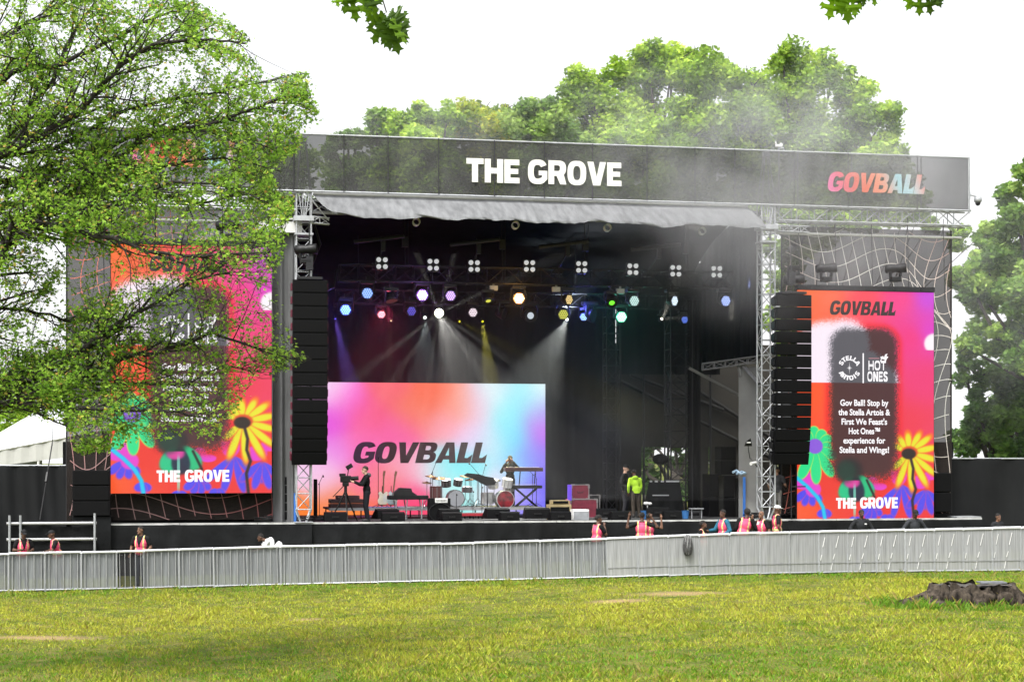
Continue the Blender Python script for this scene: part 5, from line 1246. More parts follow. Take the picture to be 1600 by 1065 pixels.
def make_drift_smoke(c, rx, ry, rz, dens, label, seed=0.0):
    m = MB(); m.ell((0, 0, 0), (rx, ry, rz), nu=24, nv=14)
    mt = bpy.data.materials.new('drifting_smoke'); mt.use_nodes = True; n = mt.node_tree.nodes; l = mt.node_tree.links; n.remove(n['Principled BSDF'])
    pv = n.new('ShaderNodeVolumePrincipled'); pv.inputs['Color'].default_value = (.95, .95, .95, 1); pv.inputs['Anisotropy'].default_value = .3
    tc = n.new('ShaderNodeTexCoord'); mp = n.new('ShaderNodeMapping'); mp.inputs['Scale'].default_value = (1 / rx, 1 / ry, 1 / rz); l.new(tc.outputs['Object'], mp.inputs[0])
    ln = n.new('ShaderNodeVectorMath'); ln.operation = 'LENGTH'; l.new(mp.outputs[0], ln.inputs[0])
    mr = n.new('ShaderNodeMapRange'); mr.inputs[1].default_value = 1.0; mr.inputs[2].default_value = .15; mr.inputs[3].default_value = 0; mr.inputs[4].default_value = 1; mr.interpolation_type = 'SMOOTHSTEP'; l.new(ln.outputs['Value'], mr.inputs[0])
    nz = n.new('ShaderNodeTexNoise'); nz.inputs['Scale'].default_value = .35; nz.inputs['Detail'].default_value = 4; l.new(tc.outputs['Object'], nz.inputs['Vector'])
    m2 = n.new('ShaderNodeMapRange'); m2.inputs[1].default_value = .35; m2.inputs[2].default_value = .75; l.new(nz.outputs['Fac'], m2.inputs[0])
    mu = n.new('ShaderNodeMath'); mu.operation = 'MULTIPLY'; l.new(mr.outputs[0], mu.inputs[0]); l.new(m2.outputs[0], mu.inputs[1])
    mv = n.new('ShaderNodeMath'); mv.operation = 'MULTIPLY'; mv.inputs[1].default_value = dens; l.new(mu.outputs[0], mv.inputs[0]); l.new(mv.outputs[0], pv.inputs['Density'])
    l.new(pv.outputs[0], n['Material Output'].inputs['Volume'])
    o = solo(m, 'drifting_smoke', mt, label, 'smoke', (0, 0, 0), 'W', kind='stuff'); o.location = c

# ------------------------------------------------------------------ stage furniture
RISER = .31
def at(px, v, z=None): return SU(px, v), v, (DECK if z is None else z)
def make_risers():
    for label, p0, p1, v0, v1, h in (('low riser with thin legs under the guitars, left part', 514, 690, 3.4, 5.6, .37), ('low riser under both drum kits', 694, 852, 3.6, 6.4, .36), ('tiny red and grey riser in front of the drums', 722, 758, 2.4, 3.2, .2)):
        u0, u1 = SU(p0, v0), SU(p1, v0); t = thing('riser', label, 'platform', ((u0 + u1) / 2, v0, DECK), 'S')
        m = MB(); m.b2((u0, v0, DECK + h - .06), (u1, v1, DECK + h)); part(m, 'top', M_deck, t)
        m = MB(); m.b2((u0, v0 - .03, DECK + h - .09), (u1, v0 - .002, DECK + h + .004)); part(m, 'front_rail', mat('riser_rail', (.30, .30, .31), .5, .3) if p0 != 722 else mat('red_riser', (.3, .02, .03), .5), t)
        for x in np.arange(u0 + .1, u1, 1.0 if p0 != 722 else .3):
            m = MB()
            for vv in (v0 + .05, v1 - .05): m.tube((x, vv, DECK), (x, vv, DECK + h - .06), .025, n=6)
            part(m, 'leg', M_dkmetal, t)
def mic_stand(label, px, v, zb, h, boom=None, base=.25):
    u = SU(px, v); t = thing('microphone_stand', label, 'microphone stand', (u, v, zb), 'S')
    m = MB(); m.tube((u, v, zb + .1), (u, v, zb + h), .012, n=6); part(m, 'pole', M_blackp, t)
    m = MB()
    for k in range(3): a = k * 2.09 + .4; m.tube((u, v, zb + .12), (u + base * math.cos(a), v + base * math.sin(a), zb + .01), .010, n=5)
    part(m, 'tripod_foot', M_blackp, t)
    e = Vector((u, v, zb + h))
    if boom:
        b = Vector(boom); m = MB(); m.tube(tuple(e - b * .25), tuple(e + b), .009, n=5); m.tube(tuple(e - b * .25), tuple(e - b * .15), .02, n=6); part(m, 'boom', M_blackp, t); e = e + b
    m = MB(); m.tube(tuple(e), tuple(e + Vector((.0, -.08, -.03))), .018, n=8); m.ell(tuple(e + Vector((0, -.1, -.04))), (.028, .028, .028), nu=8, nv=6); part(m, 'microphone', M_blackp, t)
def guitar(label, px, py0, py1, v, zb, tilt, bmat):
    u = SU(px, v); t = thing('guitar', label, 'guitar', (u, v, zb), 'S', 'guitars on stands')
    Ln = SP(px, py0, v)[2] - zb; M = Matrix.Rotation(R(tilt), 3, 'Y') @ Matrix.Rotation(R(-8), 3, 'X'); b = Vector((u, v, zb + .1))
    half = [(.0, .0), (.10, .01), (.17, .07), (.18, .16), (.14, .24), (.13, .30), (.16, .38), (.15, .46), (.10, .47), (.05, .42), (.0, .41)]
    pts = half + [(-x, y) for x, y in half[-2:0:-1]]; pts[-7] = (-.17, .40)
    n = len(pts); m = MB(); m.add([M @ Vector((x, -.022, y)) + b for x, y in pts] + [M @ Vector((x, .022, y)) + b for x, y in pts], [tuple(range(n)), tuple(range(2 * n - 1, n - 1, -1))] + [(i, i + n, (i + 1) % n + n, (i + 1) % n) for i in range(n)])
    bd = part(m, 'body', bmat, t)
    m = MB(); m.add([M @ Vector((x, -.026, y)) + b for x, y in ((.02, .08), (.13, .1), (.12, .3), (.06, .4), (.0, .3))], [(0, 1, 2, 3, 4)]); part(m, 'pickguard', mat('pickguard', (.6, .6, .58), .4), bd)
    m = MB(); m.box(M @ Vector((0, -.01, .70)) + b, (.05, .025, .64), M=M); part(m, 'neck', mat('rosewood', (.16, .07, .03), .5), t)
    m = MB(); m.box(M @ Vector((.01, -.005, 1.1)) + b, (.075, .022, .17), M=M @ Matrix.Rotation(R(8), 3, 'Y')); part(m, 'headstock', mat('rosewood'), t)
    s = thing('guitar_stand', 'thin black stand holding the ' + label.split(' on ')[0].split(' guitar')[0] + ' guitar', 'stand', (u, v + .12, zb), 'S')
    m = MB(); m.tube((u, v + .14, zb + .05), (u, v + .14, zb + .75), .014, n=6)
    for sx in (-.22, 0, .22): m.tube((u, v + .14, zb + .2), (u + sx, v + (.0 if sx else .4), zb + .01), .012, n=5)
    m.tube((u - .12, v - .03, zb + .1), (u + .12, v - .03, zb + .1), .012, n=5); part(m, 'frame', M_blackp, s)
def cymbal(t, u, v, zb, z, r, tilt, col):
    m = MB(); m.tube((u, v, zb + .25), (u, v, z + .05), .012, n=6)
    for k in range(3): a = k * 2.09; m.tube((u, v, zb + .28), (u + .28 * math.cos(a), v + .28 * math.sin(a), zb + .01), .010, n=5)
    part(m, 'cymbal_stand', MATS['chrome'], t)
    M = Matrix.Rotation(R(tilt), 3, 'Y') @ Matrix.Rotation(R(10), 3, 'X'); d = M @ Vector((0, 0, 1))
    m = MB(); m.lathe([(r, 0), (r * .6, .018), (r * .2, .03), (r * .16, .05), (.01, .06), (r * .2, .022), (r * .98, -.006)], (u, v, z), d, 24); part(m, 'cymbal', col, t, True)
def drum(t, name, c, d, r, dep, shell, headm, hoop=True):
    m = MB(); d = Vector(d).normalized(); c = Vector(c); m.lathe([(r * .98, -dep / 2), (r, -dep / 2), (r, dep / 2), (r * .98, dep / 2)], c, d, 28)
    for h in (-dep / 2, dep / 2): m.lathe([(r * 1.0, h - .02), (r * 1.04, h - .02), (r * 1.04, h + .02), (r * 1.0, h + .02)], c, d, 28)
    b = part(m, name, shell, t, False)
    m = MB(); m.disc(c + d * (dep / 2 + .026), d, r * .97, 28); part(m, 'drum_head', headm, b)
    m = MB(); m.disc(c - d * (dep / 2 + .026), -d, r * .97, 28); part(m, 'rear_head', headm, b)
    m = MB(); e, x, y = basis(d)
    for k in range(8):
        a = k * .785; q = c + (x * math.cos(a) + y * math.sin(a)) * r * 1.03; m.tube(tuple(q - d * dep * .45), tuple(q + d * dep * .45), .010, n=5)
    part(m, 'lugs', MATS['chrome'], b)
def make_drums():
    mat('chrome', (.28, .28, .29), .3, .9, var=.1)
    brass = mat('brass_cymbal', (.30, .17, .08), .4, .7, var=.2); dk = mat('dark_drum_shell', (.03, .02, .02), .35); wt = mat('white_drum_shell', (.42, .42, .42), .4)
    hd = mat('grey_drum_head', (.30, .31, .33), .6, var=.06); hw = mat('white_drum_head', (.5, .5, .5), .6, var=.05)
    v = 4.6; zb = DECK + .36
    u, _, _ = at(711, v); t = thing('drum_kit', 'dark drum kit with a pale grey bass drum face', 'drum kit', (u, v, zb), 'S')
    drum(t, 'bass_drum', (u, v, zb + .30), (0, -1, 0), .29, .42, dk, hd)
    drum(t, 'rack_tom', (u - .30, v + .1, zb + .84), (-.1, -.3, 1), .165, .2, dk, hw); drum(t, 'rack_tom', (u + .12, v + .1, zb + .86), (.1, -.3, 1), .15, .19, dk, hw)
    drum(t, 'floor_tom', (SU(682, v), v + .1, zb + .50), (0, 0, 1), .21, .42, mat('wine_drum_shell', (.10, .02, .02), .35), hw); drum(t, 'snare_drum', (u + .52, v + .5, zb + .6), (0, -.1, 1), .18, .14, MATS['chrome'], hw)
    for px, py, r, tl in ((673, 744, .20, 4), (686, 747, .27, -3), (667, 754, .18, 3), (727, 744, .21, 5), (734, 749, .18, -8)): cymbal(t, SU(px, v + .3), v + .3, zb, SP(px, py, v + .3)[2], r, tl, brass)
    v = 4.4; u, _, _ = at(787.5, v); t = thing('drum_kit', 'white drum kit with a red picture on its bass drum face', 'drum kit', (u, v, zb), 'S')
    drum(t, 'bass_drum', (u, v, zb + .26), (.05, -1, 0), .31, .4, wt, mat('red_bass_head', (.02, .012, .012), .5, var=.9, scale=5, col2=(.30, .012, .025)))
    drum(t, 'rack_tom', (SU(772, v), v + .15, zb + .80), (-.1, -.25, 1), .175, .25, wt, hw); drum(t, 'rack_tom', (SU(794, v), v + .15, zb + .84), (.12, -.25, 1), .175, .25, wt, hw)
    drum(t, 'floor_tom', (SU(763, v), v + .2, zb + .30), (0, 0, 1), .22, .36, wt, hw); drum(t, 'snare_drum', (u + .3, v + .7, zb + .62), (0, -.1, 1), .18, .14, wt, hw)
    for px, py, r, tl in ((757, 747, .33, 10), (772, 750, .25, 0), (746, 745, .16, 20)): cymbal(t, SU(px, v + .35), v + .35, zb, SP(px, py, v + .35)[2], r, tl, mat('dark_cymbal', (.06, .05, .045), .4, .6))
def box_case(name, label, cat, px0, px1, py0, py1, v, dep, m_, trim=None, handle=False):
    u0, u1 = SU(px0, v), SU(px1, v); zt, zb = SP((px0 + px1) / 2, py0, v)[2], max(DECK + .005, SP((px0 + px1) / 2, py1, v)[2])
    t = thing(name, label, cat, ((u0 + u1) / 2, v, zb), 'S'); c = ((u0 + u1) / 2, v + dep / 2, (zt + zb) / 2); d = (u1 - u0, dep, zt - zb)
    m = MB(); m.bev(c, d, .012); part(m, 'box', m_, t)
    if trim:
        m = MB(); e = .018
        for sx in (-1, 1):
            for sz in (-1, 1): m.box((c[0] + sx * d[0] / 2, v, c[2] + sz * (d[2] / 2 - .06)), (.06, .04, .12)); m.box((c[0] + sx * (d[0] / 2 - .05), v - .002, c[2] + sz * d[2] / 2), (.12, .04, .05))
            m.box((c[0] + sx * d[0] / 2, v, c[2]), (.03, .02, d[2])); m.box((c[0], v - .004, c[2] + sx * d[2] / 2), (d[0], .02, .03))
        part(m, 'edge_trim', trim, t)
    if handle:
        m = MB(); m.path([(c[0] - .1, v - .02, c[2] + .03), (c[0] - .09, v - .05, c[2] - .02), (c[0] + .09, v - .05, c[2] - .02), (c[0] + .1, v - .02, c[2] + .03)], .012, 6); part(m, 'handle', M_dkmetal, t)
    return t, c, d
def keyboard_stand(label, px0, px1, py, v, zb, tiers):
    u0, u1 = SU(px0, v), SU(px1, v); z = SP((px0 + px1) / 2, py, v)[2]; t = thing('keyboard', label, 'keyboard', ((u0 + u1) / 2, v, zb), 'S')
    for i in range(tiers):
        zz = z - i * .62; k = .0 if i == 0 else .1; dv = .0 + i * -.05
        m = MB(); m.bev(((u0 + u1) / 2 + k * .3, v + dv, zz), ((u1 - u0) * (1 - k), .38, .14 if i == 0 else .11), .02); b = part(m, 'keyboard_body', mat('dark_red_keyboard', (.04, .010, .012), .4) if i == 0 else M_blackp, t)
        m = MB(); m.b2((u0 + .1 + k, v + .02 + dv, zz + .075), (u1 - .1 - k, v + .16 + dv, zz + .085)); part(m, 'keys', M_white, b)
    m = MB(); w_ = (u1 - u0); 
    for a, b in ((.30, .85), (.85, .30)):
        for vv in (-.12, .12): m.tube((u0 + w_ * a, v + vv, zb), (u0 + w_ * b, v + vv, z - (.62 * (tiers - 1)) - .06), .025, n=6)
    if tiers > 1:
        for a in (.4, .8): m.tube((u0 + w_ * a, v + .1, z - .7), (u0 + w_ * a + .05, v + .1, z - .06), .02, n=6)
    part(m, 'cross_stand', M_blackp, t)
    return t
def make_gear():
    rz = DECK + .36
    # film camera on its tripod
    u, v, z = at(540, .55); t = thing('film_camera', 'black film camera on a tall tripod at the left of the stage', 'camera', (u, v, z), 'S')
    zc = SP(540, 748, v)[2]
    m = MB(); m.bev((u, v, zc), (.34, .18, .22), .02); m.bev((u - .1, v, zc + .13), (.2, .14, .1), .01); cb = part(m, 'camera_body', M_blackp, t)
    m = MB(); m.tube((u + .14, v, zc + .02), (u + .42, v - .03, zc + .03), .06, .07, 12); part(m, 'lens', M_blackp, cb)
    m = MB(); m.bev((u + .12, v, zc + .40), (.22, .06, .14), .01, Matrix.Rotation(R(-30), 3, 'Y')); m.tube((u + .06, v, zc + .1), (u + .1, v, zc + .34), .015); part(m, 'viewfinder', M_blackp, cb)
    m = MB(); m.bev((u, v, zc - .17), (.2, .16, .12), .02); m.tube((u - .04, v, zc - .2), (u - .42, v - .05, zc - .58), .014); m.tube((u, v, zc - .2), (u, v, zc - .42), .05); part(m, 'pan_head', M_blackp, t)
    for k, (dx, dv) in enumerate(((-.52, .1), (.42, .3), (.02, -.48), )):
        m = MB(); m.path([(u, v, zc - .38), (u + dx * .4, v + dv * .4, zc - .38 - (zc - .38 - z) * .45), (u + dx, v + dv, z + .01)], [.034, .028, .018], 6); part(m, 'tripod_leg', M_blackp, t)
    # tall light grey lamp-like microphone by the left tower
    mic_stand('thin bent microphone stand beside the foot of the left tower', 499, 1.6, DECK, 1.25, (.12, 0, .25))
    mic_stand('tall straight microphone stand right of the cameraman', 591, 4.2, rz, 1.75)
    mic_stand('tall microphone stand with boom over the dark drum kit', 676, 5.2, rz, 1.25, (.20, 0, .50)); mic_stand('microphone stand with a steep boom left of the white kit', 748, 5.0, rz, 1.15, (-.35, 0, .40)); mic_stand('microphone stand with boom rising to the right of the lettering', 752.5, 5.4, rz, .95, (.15, 0, .55))
    mic_stand('short microphone stand before the grey bass drum', 713, 3.2, DECK, .85); mic_stand('microphone stand at the right end beside the keyboards', 838, 4.6, rz, 1.0, (-.05, 0, .2)); mic_stand('thin microphone stand right of the dark drum kit', 736, 4.4, rz, 1.05, (.1, 0, .1))
    mic_stand('microphone boom above the keyboards', 832, 5.0, rz, 1.15, (-.20, 0, .20)); mic_stand('stand in front of the white floor tom', 753, 3.5, DECK, 1.1); mic_stand('chrome legged stand by the black amplifier', 739, 3.4, DECK, .8, (.0, 0, .15))
    guitar('cream guitar on a stand right of the cameraman', 598, 745, 792, 4.0, rz, 3, mat('cream_lacquer', (.66, .62, .50), .35)); guitar('pale blue guitar on a stand left of the covered table', 612, 740, 790, 4.0, rz, 8, mat('pale_blue_lacquer', (.42, .52, .56), .35))
    # dark cases behind the camera
    for a in (('low dark case lying lowest behind the tripod', 516, 572, 787, 793.5), ('dark case lying in the middle behind the tripod', 516, 568, 779.5, 786), ('dark red brown case standing on top behind the tripod', 527, 562, 774, 779.3)):
        box_case('instrument_case', a[0], 'case', *a[1:], 4.0, .7, mat('dark_wine_case', (.035, .012, .014), .6))
    # covered table with a lid
    v = 3.1; u0, u1 = SU(608, v), SU(670, v); zt = SP(640, 777, v)[2]; t = thing('covered_table', 'long table under a black cloth beside the pale blue guitar', 'table', ((u0 + u1) / 2, v, DECK), 'S')
    m = MB(); m.bev(((u0 + u1) / 2, v + .3, zt), (u1 - u0, .6, .14), .03); part(m, 'cloth', M_skirt, t)
    for sx in (u0 + .22, (u0 + u1) / 2 - .1, u1 - .25):
        m = MB(); m.tube((sx, v + .05, DECK), (sx + .05, v + .05, zt - .05), .022, n=6); m.tube((sx + .1, v + .5, DECK), (sx, v + .5, zt - .05), .022, n=6); part(m, 'leg', M_alu, t)
    m = MB(); x0, x1 = SU(616, v), SU(652, v); zz = zt + .075; pr = [(0, 0), (.0, .09), (.28, .26), (.76, .24), (.8, .12), (1, .02), (1, 0)]; k = len(pr); vs = [(x0 + (x1 - x0) * a, vv, zz + b) for vv in (v + .1, v + .5) for a, b in pr]
    m.add(vs, [tuple(range(k)), tuple(range(2 * k - 1, k - 1, -1))] + [(i, i + k, (i + 1) % k + k, (i + 1) % k) for i in range(k)]); solo(m, 'mixing_desk', M_blackp, 'black mixing desk with sloping lid on the covered table', 'mixing desk', ((x0 + x1) / 2, v + .3, zz))
    # amplifier with a pale head
    t, c, d = box_case('guitar_amplifier', 'tall black amplifier with a pale control strip left of centre', 'amplifier', 671, 704, 778, 813, 1.5, .5, M_blackw)
    x0, x1 = SU(680, 1.45), SU(699.5, 1.45); m = MB(); m.bev(((x0 + x1) / 2, 1.49, SP(690, 781.5, 1.45)[2]), (x1 - x0, .06, .15), .01); hp = part(m, 'control_strip', mat('pale_strip', (.6, .6, .58), .5), t)
    m = MB()
    for i in range(7): m.tube((x0 + .06 + i * (x1 - x0 - .12) / 6, 1.45, SP(690, 781.5, 1.45)[2]), (x0 + .06 + i * (x1 - x0 - .12) / 6, 1.44, SP(690, 781.5, 1.45)[2]), .018, n=8)
    part(m, 'knob', M_blackp, hp)
    m = MB(); m.path([(c[0] + .42 * math.cos(a) * .9, 1.47, c[2] - .1 + .3 * math.sin(a)) for a in np.linspace(0, 6.28, 24)], .012, 5); part(m, 'speaker_ring', M_dkmetal, t)
    keyboard_stand('upper and lower keyboards on a black cross stand at the right of the screen', 788, 847, 733, 4.9, rz, 2)
    m = MB(); x, v, z = SP(757, 743, 3.9); pts = [(-.75, .0), (-.62, .10), (-.2, .06), (.05, -.02), (.30, -.06), (.42, -.20), (.36, -.32), (.05, -.34), (-.22, -.2), (-.5, -.06)]
    n = len(pts); m.add([(x + a, v - .04, z + b) for a, b in pts] + [(x + a, v + .04, z + b) for a, b in pts], [tuple(range(n)), tuple(range(2 * n - 1, n - 1, -1))] + [(i, i + n, (i + 1) % n + n, (i + 1) % n) for i in range(n)])
    m.tube((x + .1, v + .05, z - .3), (x + .12, v + .1, rz), .02); solo(m, 'percussion_pad', M_blackp, 'flat black pad tilted on a stand left of the white toms', 'percussion pad', (x, v, rz))
    red = mat('wine_flight_case', (.13, .014, .028), .5, var=.2); tr = mat('case_edge_metal', (.20, .19, .19), .5, .4)
    box_case('flight_case', 'smaller dark red flight case on top, right of the wide screen', 'flight case', 893, 920, 757, 779, 3.0, .6, red, tr, True)
    box_case('flight_case', 'large dark red flight case standing under the smaller one', 'flight case', 892, 933, 779.6, 813, 2.9, .8, red, tr, True)
    box_case('flight_case', 'dark flight case edge showing behind the large red one', 'flight case', 920, 937, 773, 812, 3.9, .6, M_blackp, tr)
    x, v, z = SP(890, 769, 2.8); m = MB(); m.bev((x, v, z), (.13, .1, .54), .01); solo(m, 'light_tube', glow_mat('violet_strip', L(120, 80, 235), .75), 'short strip glowing violet beside the upper red case', 'light', (x, v, z - .27))
    tan = mat('tan_tolex', (.23, .18, .09), .7)
    t, c, d = box_case('guitar_amplifier', 'tan edged amplifier with a dark cloth front left of the white one', 'amplifier', 858, 893, 788, 813, 1.1, .45, tan); m = MB(); m.bev((c[0] - .02, 1.085, c[2] - .02), (d[0] * .84, .03, d[2] * .78), .01); part(m, 'grille', M_grille, t)
    t, c, d = box_case('guitar_amplifier', 'tan edged amplifier head on top of the tan amplifier', 'amplifier', 862, 890, 781, 787.6, 1.2, .35, tan); m = MB(); m.bev((c[0], 1.185, c[2]), (d[0] * .84, .03, d[2] * .6), .008); part(m, 'grille', M_grille, t)
    t, c, d = box_case('guitar_amplifier', 'white topped pale grey amplifier at the stage front', 'amplifier', 895.5, 920.5, 795.5, 813, .5, .4, mat('pale_amp', (.70, .70, .68), .5)); m = MB(); m.bev((c[0], .485, c[2] - .03), (d[0] * .94, .03, d[2] * .84), .008); part(m, 'grille', mat('grey_amp_cloth', (.22, .23, .24), .8), t)
    # right wing: truss masts, covered piano, clutter
    for px, v, w_, label in ((956, 7.0, .26, 'dark thin truss mast right of the wide screen'), (1060, 5.2, .40, 'thick dark truss mast in the right half of the stage')):
        u = SU(px, v); zt = SP(px, 470, v)[2]; t = thing('truss_mast', label, 'tower', (u, v, DECK), 'S'); m = MB(); m.truss((u, v, DECK + .1), (u, v, zt), (w_, 0, 0), (0, w_, 0), .6, .03, .016); part(m, 'lattice', M_dkmetal, t)
        m = MB(); m.box((u, v, DECK + .05), (w_ * 3, w_ * 3, .1)); part(m, 'foot', M_dkmetal, t)
        if px == 1060:
            m = MB(); m.sheet(lambda s, q: (u + .22 + (.5) * s, v - .42 + .03 * math.sin(s * 20), DECK + .2 + (zt - DECK - .2) * q), 16, 4); part(m, 'drape', M_black, t, True)
    v = 3.6; u0, u1 = SU(1014, v), SU(1062, v); zt = SP(1040, 752, v)[2]; t = thing('covered_piano', 'large piano shaped instrument under a black cover with pale strips', 'piano', ((u0 + u1) / 2, v, DECK), 'S')
    m = MB(); m.sheet(lambda s, q: (u0 - .28 * (1 - q) + (u1 - u0 + .45 * (1 - q)) * s, v - .1 * (1 - q) + .05 * math.sin(s * 15) * (1 - q), DECK + .02 + (zt - DECK) * q), 30, 6); m.b2((u0, v, zt - .02), (u1, v + 1, zt + .01)); part(m, 'cover', M_skirt, t, True)
    m = MB()
    for a, b in ((.02, .10), (.18, .28), (.38, .48), (.55, .98)): m.b2((u0 + (u1 - u0) * a, v - .03, zt - .02), (u0 + (u1 - u0) * b, v - .015, zt + .04))
    m.b2((u0 + .1, v - .12, zt - .5), (u0 + .7, v - .10, zt - .46)); part(m, 'pale_tape', M_aludull, t)
    m = MB(); x, v, z = SP(1032, 717, 4.2); m.ell((x, v, z), (.30, .25, .2)); m.tube((x, v, z), (x + .05, v, DECK), .03); solo(m, 'covered_lamp', M_black, 'rounded black covered lamp standing above the piano', 'lamp', (x, v, DECK))
    m = MB(); x = SU(1163, 1.9); m.b2((x - .045, 1.9, DECK), (x + .045, 1.93, SP(1163, 745, 1.9)[2])); solo(m, 'cable_strap', mat('blue_strap', (.03, .13, .42), .6), 'bright blue strap hanging in front of the right speakers', 'strap', (x, 1.9, DECK))
    m = MB(); x, v, z = SP(1156, 741, 1.9); m.path([(x - .25, v, z + .08), (x - .1, v + .1, z + .14), (x + .05, v, z + .02), (x + .2, v, z + .05), (x + .1, v + .1, z + .1), (x - .12, v, z + .03)], .045, 6); solo(m, 'cloth_bundle', mat('pale_blue_cloth', (.30, .42, .55), .8), 'pale blue cloth bundled on top of the speakers by the strap', 'cloth', (x, v, z))
    for px, py, lb in ((1007, 803, 'small blue bucket behind the arms of the second guard'), (1071, 807, 'blue bucket right of the last wedge monitor')):
        x, v, z = SP(px, py, 1.2); m = MB(); m.lathe([(.10, 0), (.13, .28), (.14, .28), (.12, .26), (.09, .02)], (x, v, DECK + .01), n=14); solo(m, 'bucket', mat('blue_bucket', (.03, .12, .30), .5), lb, 'bucket', (x, v, DECK + .01))
    x, v, z = SP(1091, 795, 1.6); m = MB(); m.b2((x - .25, v, z + .0), (x + .2, v + .3, z + .03)); m.tube((x + .15, v + .1, z), (x + .15, v + .1, DECK), .02); m.tube((x - .2, v + .1, z), (x - .2, v + .1, DECK), .02); solo(m, 'side_table', M_aludull, 'small grey topped side table near the right speakers', 'table', (x, v, DECK))
    x, v, z = SP(1010, 786, 1.8); m = MB(); m.ell((x, v, z), (.1, .08, .06)); m.ell((x + .12, v, z - .01), (.08, .07, .05)); m.tube((x + .04, v, z), (x + .04, v, DECK), .02); solo(m, 'towel', M_white, 'white towel on a stand right of the lime jacket', 'towel', (x, v, DECK))
    # floor clutter of the left wing: stacked stage lamps, blue strap
    t = speaker_stack('black rack of stacked floor lamps left of the left tower', 434, 459, 744, 812, .6, 5)
    x = SU(461, .4); m = MB(); m.b2((x - .04, .4, DECK), (x + .04, .43, SP(461, 770, .4)[2])); solo(m, 'cable_strap', MATS['blue_strap'], 'blue strap hanging beside the left tower foot', 'strap', (x, .4, DECK))
    for px, v, lb in ((498, .5, 'coil of black cable at the left tower foot'), (478, .25, 'coil of dark cable on the left stage edge'), (1175, .4, 'coil of black cable at the right tower foot'), (800, 3.2, 'heap of cable below the white drum kit'), (412, .2, 'coil of cable under the left screen corner')):
        u = SU(px, v); m = MB(); m.path([(u + (.26 + .05 * math.sin(a * 3)) * math.cos(a), v + .2 * math.sin(a), DECK + .04 + .012 * a) for a in np.linspace(0, 14, 50)], .022, 5); solo(m, 'cable_coil', M_blackp, lb, 'cable', (u, v, DECK))
    # moving lamps on the side screens and towers
    for i, (px, py, v, lb) in enumerate(((355, 374, .2, 'black moving lamp on top of the left screen'), (1291, 440, .2, 'black moving lamp on top of the right screen, left one'), (1399, 440, .2, 'black moving lamp on top of the right screen, right one'), (478, 412, -.25, 'black moving lamp clamped to the left tower'), (1240, 415, -.25, 'black moving lamp hanging beside the right tower'))):
        x, v, z = SP(px, py, v); t = thing('moving_lamp', lb, 'stage light', (x, v, z), 'S', 'dark moving lamps outside the stage'); up = 1 if i < 3 else (1 if i == 3 else -1)
        m = MB(); m.bev((x, v, z + .08 * up), (.36, .30, .16), .03); part(m, 'base', M_blackp, t)
        m = MB()
        for sg in (-1, 1): m.path([(x + sg * .17, v, z + .12 * up), (x + sg * .2, v, z + .42 * up)], [.05, .06], 8)
        part(m, 'yoke', M_blackp, t)
        m = MB(); d = Vector((.75 if i != 4 else -.6, -.5, .12)).normalized(); d = Vector((1, -.25, .06)).normalized(); c = Vector((x, v, z + .46 * up)); m.lathe([(.08, -.36), (.15, -.33), (.16, -.1), (.13, 0), (.15, .1), (.17, .34), (.15, .36), (.02, .33)], c, d, 16); part(m, 'lamp_head', M_blackp, t, True)
    # cameras and sensors
    x, v, z = SP(1528, 314, -.1); t = thing('dome_camera', 'white dome camera on a bracket at the right end of the banner', 'camera', (x, v, z), 'S')
    m = MB(); m.lathe([(.03, .16), (.12, .13), (.14, .05), (.13, -.02), (.11, -.04)], (x, v, z), n=16); part(m, 'housing', M_aludull, t, True)
    m = MB(); m.ell((x, v, z - .07), (.09, .09, .10)); part(m, 'dome', M_blackp, t, True); m = MB(); m.tube((x, v, z + .14), (x - .3, v, z + .2), .025); m.tube((x - .3, v, z + .05), (x - .3, v, z + .3), .02); part(m, 'bracket', M_aludull, t)
    x, v, z = SP(1217, 228, .3); t = thing('weather_sensor', 'small white weather sensor on a thin mast above the banner', 'sensor', (x, v, z), 'S')
    m = MB(); m.bev((x, v, z), (.24, .12, .09), .02); m.tube((x - .1, v, z + .03), (x - .12, v, z + .16), .025); m.ell((x + .08, v, z + .05), (.06, .06, .05)); part(m, 'head', M_white, t); m = MB(); m.tube((x, v, z - .05), (x, v, SP(1217, 330, .3)[2]), .03); part(m, 'mast', M_aludull, t)
    x, v, z = SP(1175, 724, .1); t = thing('bullet_camera', 'white bullet camera clamped to the right tower', 'camera', (x, v, z), 'S'); m = MB(); m.tube((x - .06, v - .05, z), (x + .16, v + .1, z + .03), .055, n=12); part(m, 'housing', M_white, t); m = MB(); m.tube((x + .12, v + .06, z), (x + .22, v + .12, z - .1), .02); part(m, 'bracket', M_dkmetal, t)
    x, v, z = SP(1168, 692, .0); t = thing('video_lamp', 'black four sided video lamp on a bent arm by the right tower', 'lamp', (x, v, z), 'S'); m = MB()
    m.add([(x - .15, v - .1, z - .1), (x + .05, v - .18, z + .17), (x + .13, v - .1, z - .1), (x - .1, v - .12, z + .05), (x + .05, v + .1, z + .0)], [(0, 1, 3), (0, 2, 4), (1, 2, 4), (0, 4, 3), (1, 4, 3), (0, 2, 1)]); part(m, 'hood', M_blackp, t)
    m = MB(); m.box((x - .02, v - .18, z + .02), (.14, .02, .035)); part(m, 'light_bar', M_white, t); m = MB(); m.path([(x + .02, v, z - .08), (x + .06, v + .05, z - .3), (x + .12, v + .1, z - .52), (x + .2, v + .15, z - .55)], .014, 5); part(m, 'arm', M_dkmetal, t)
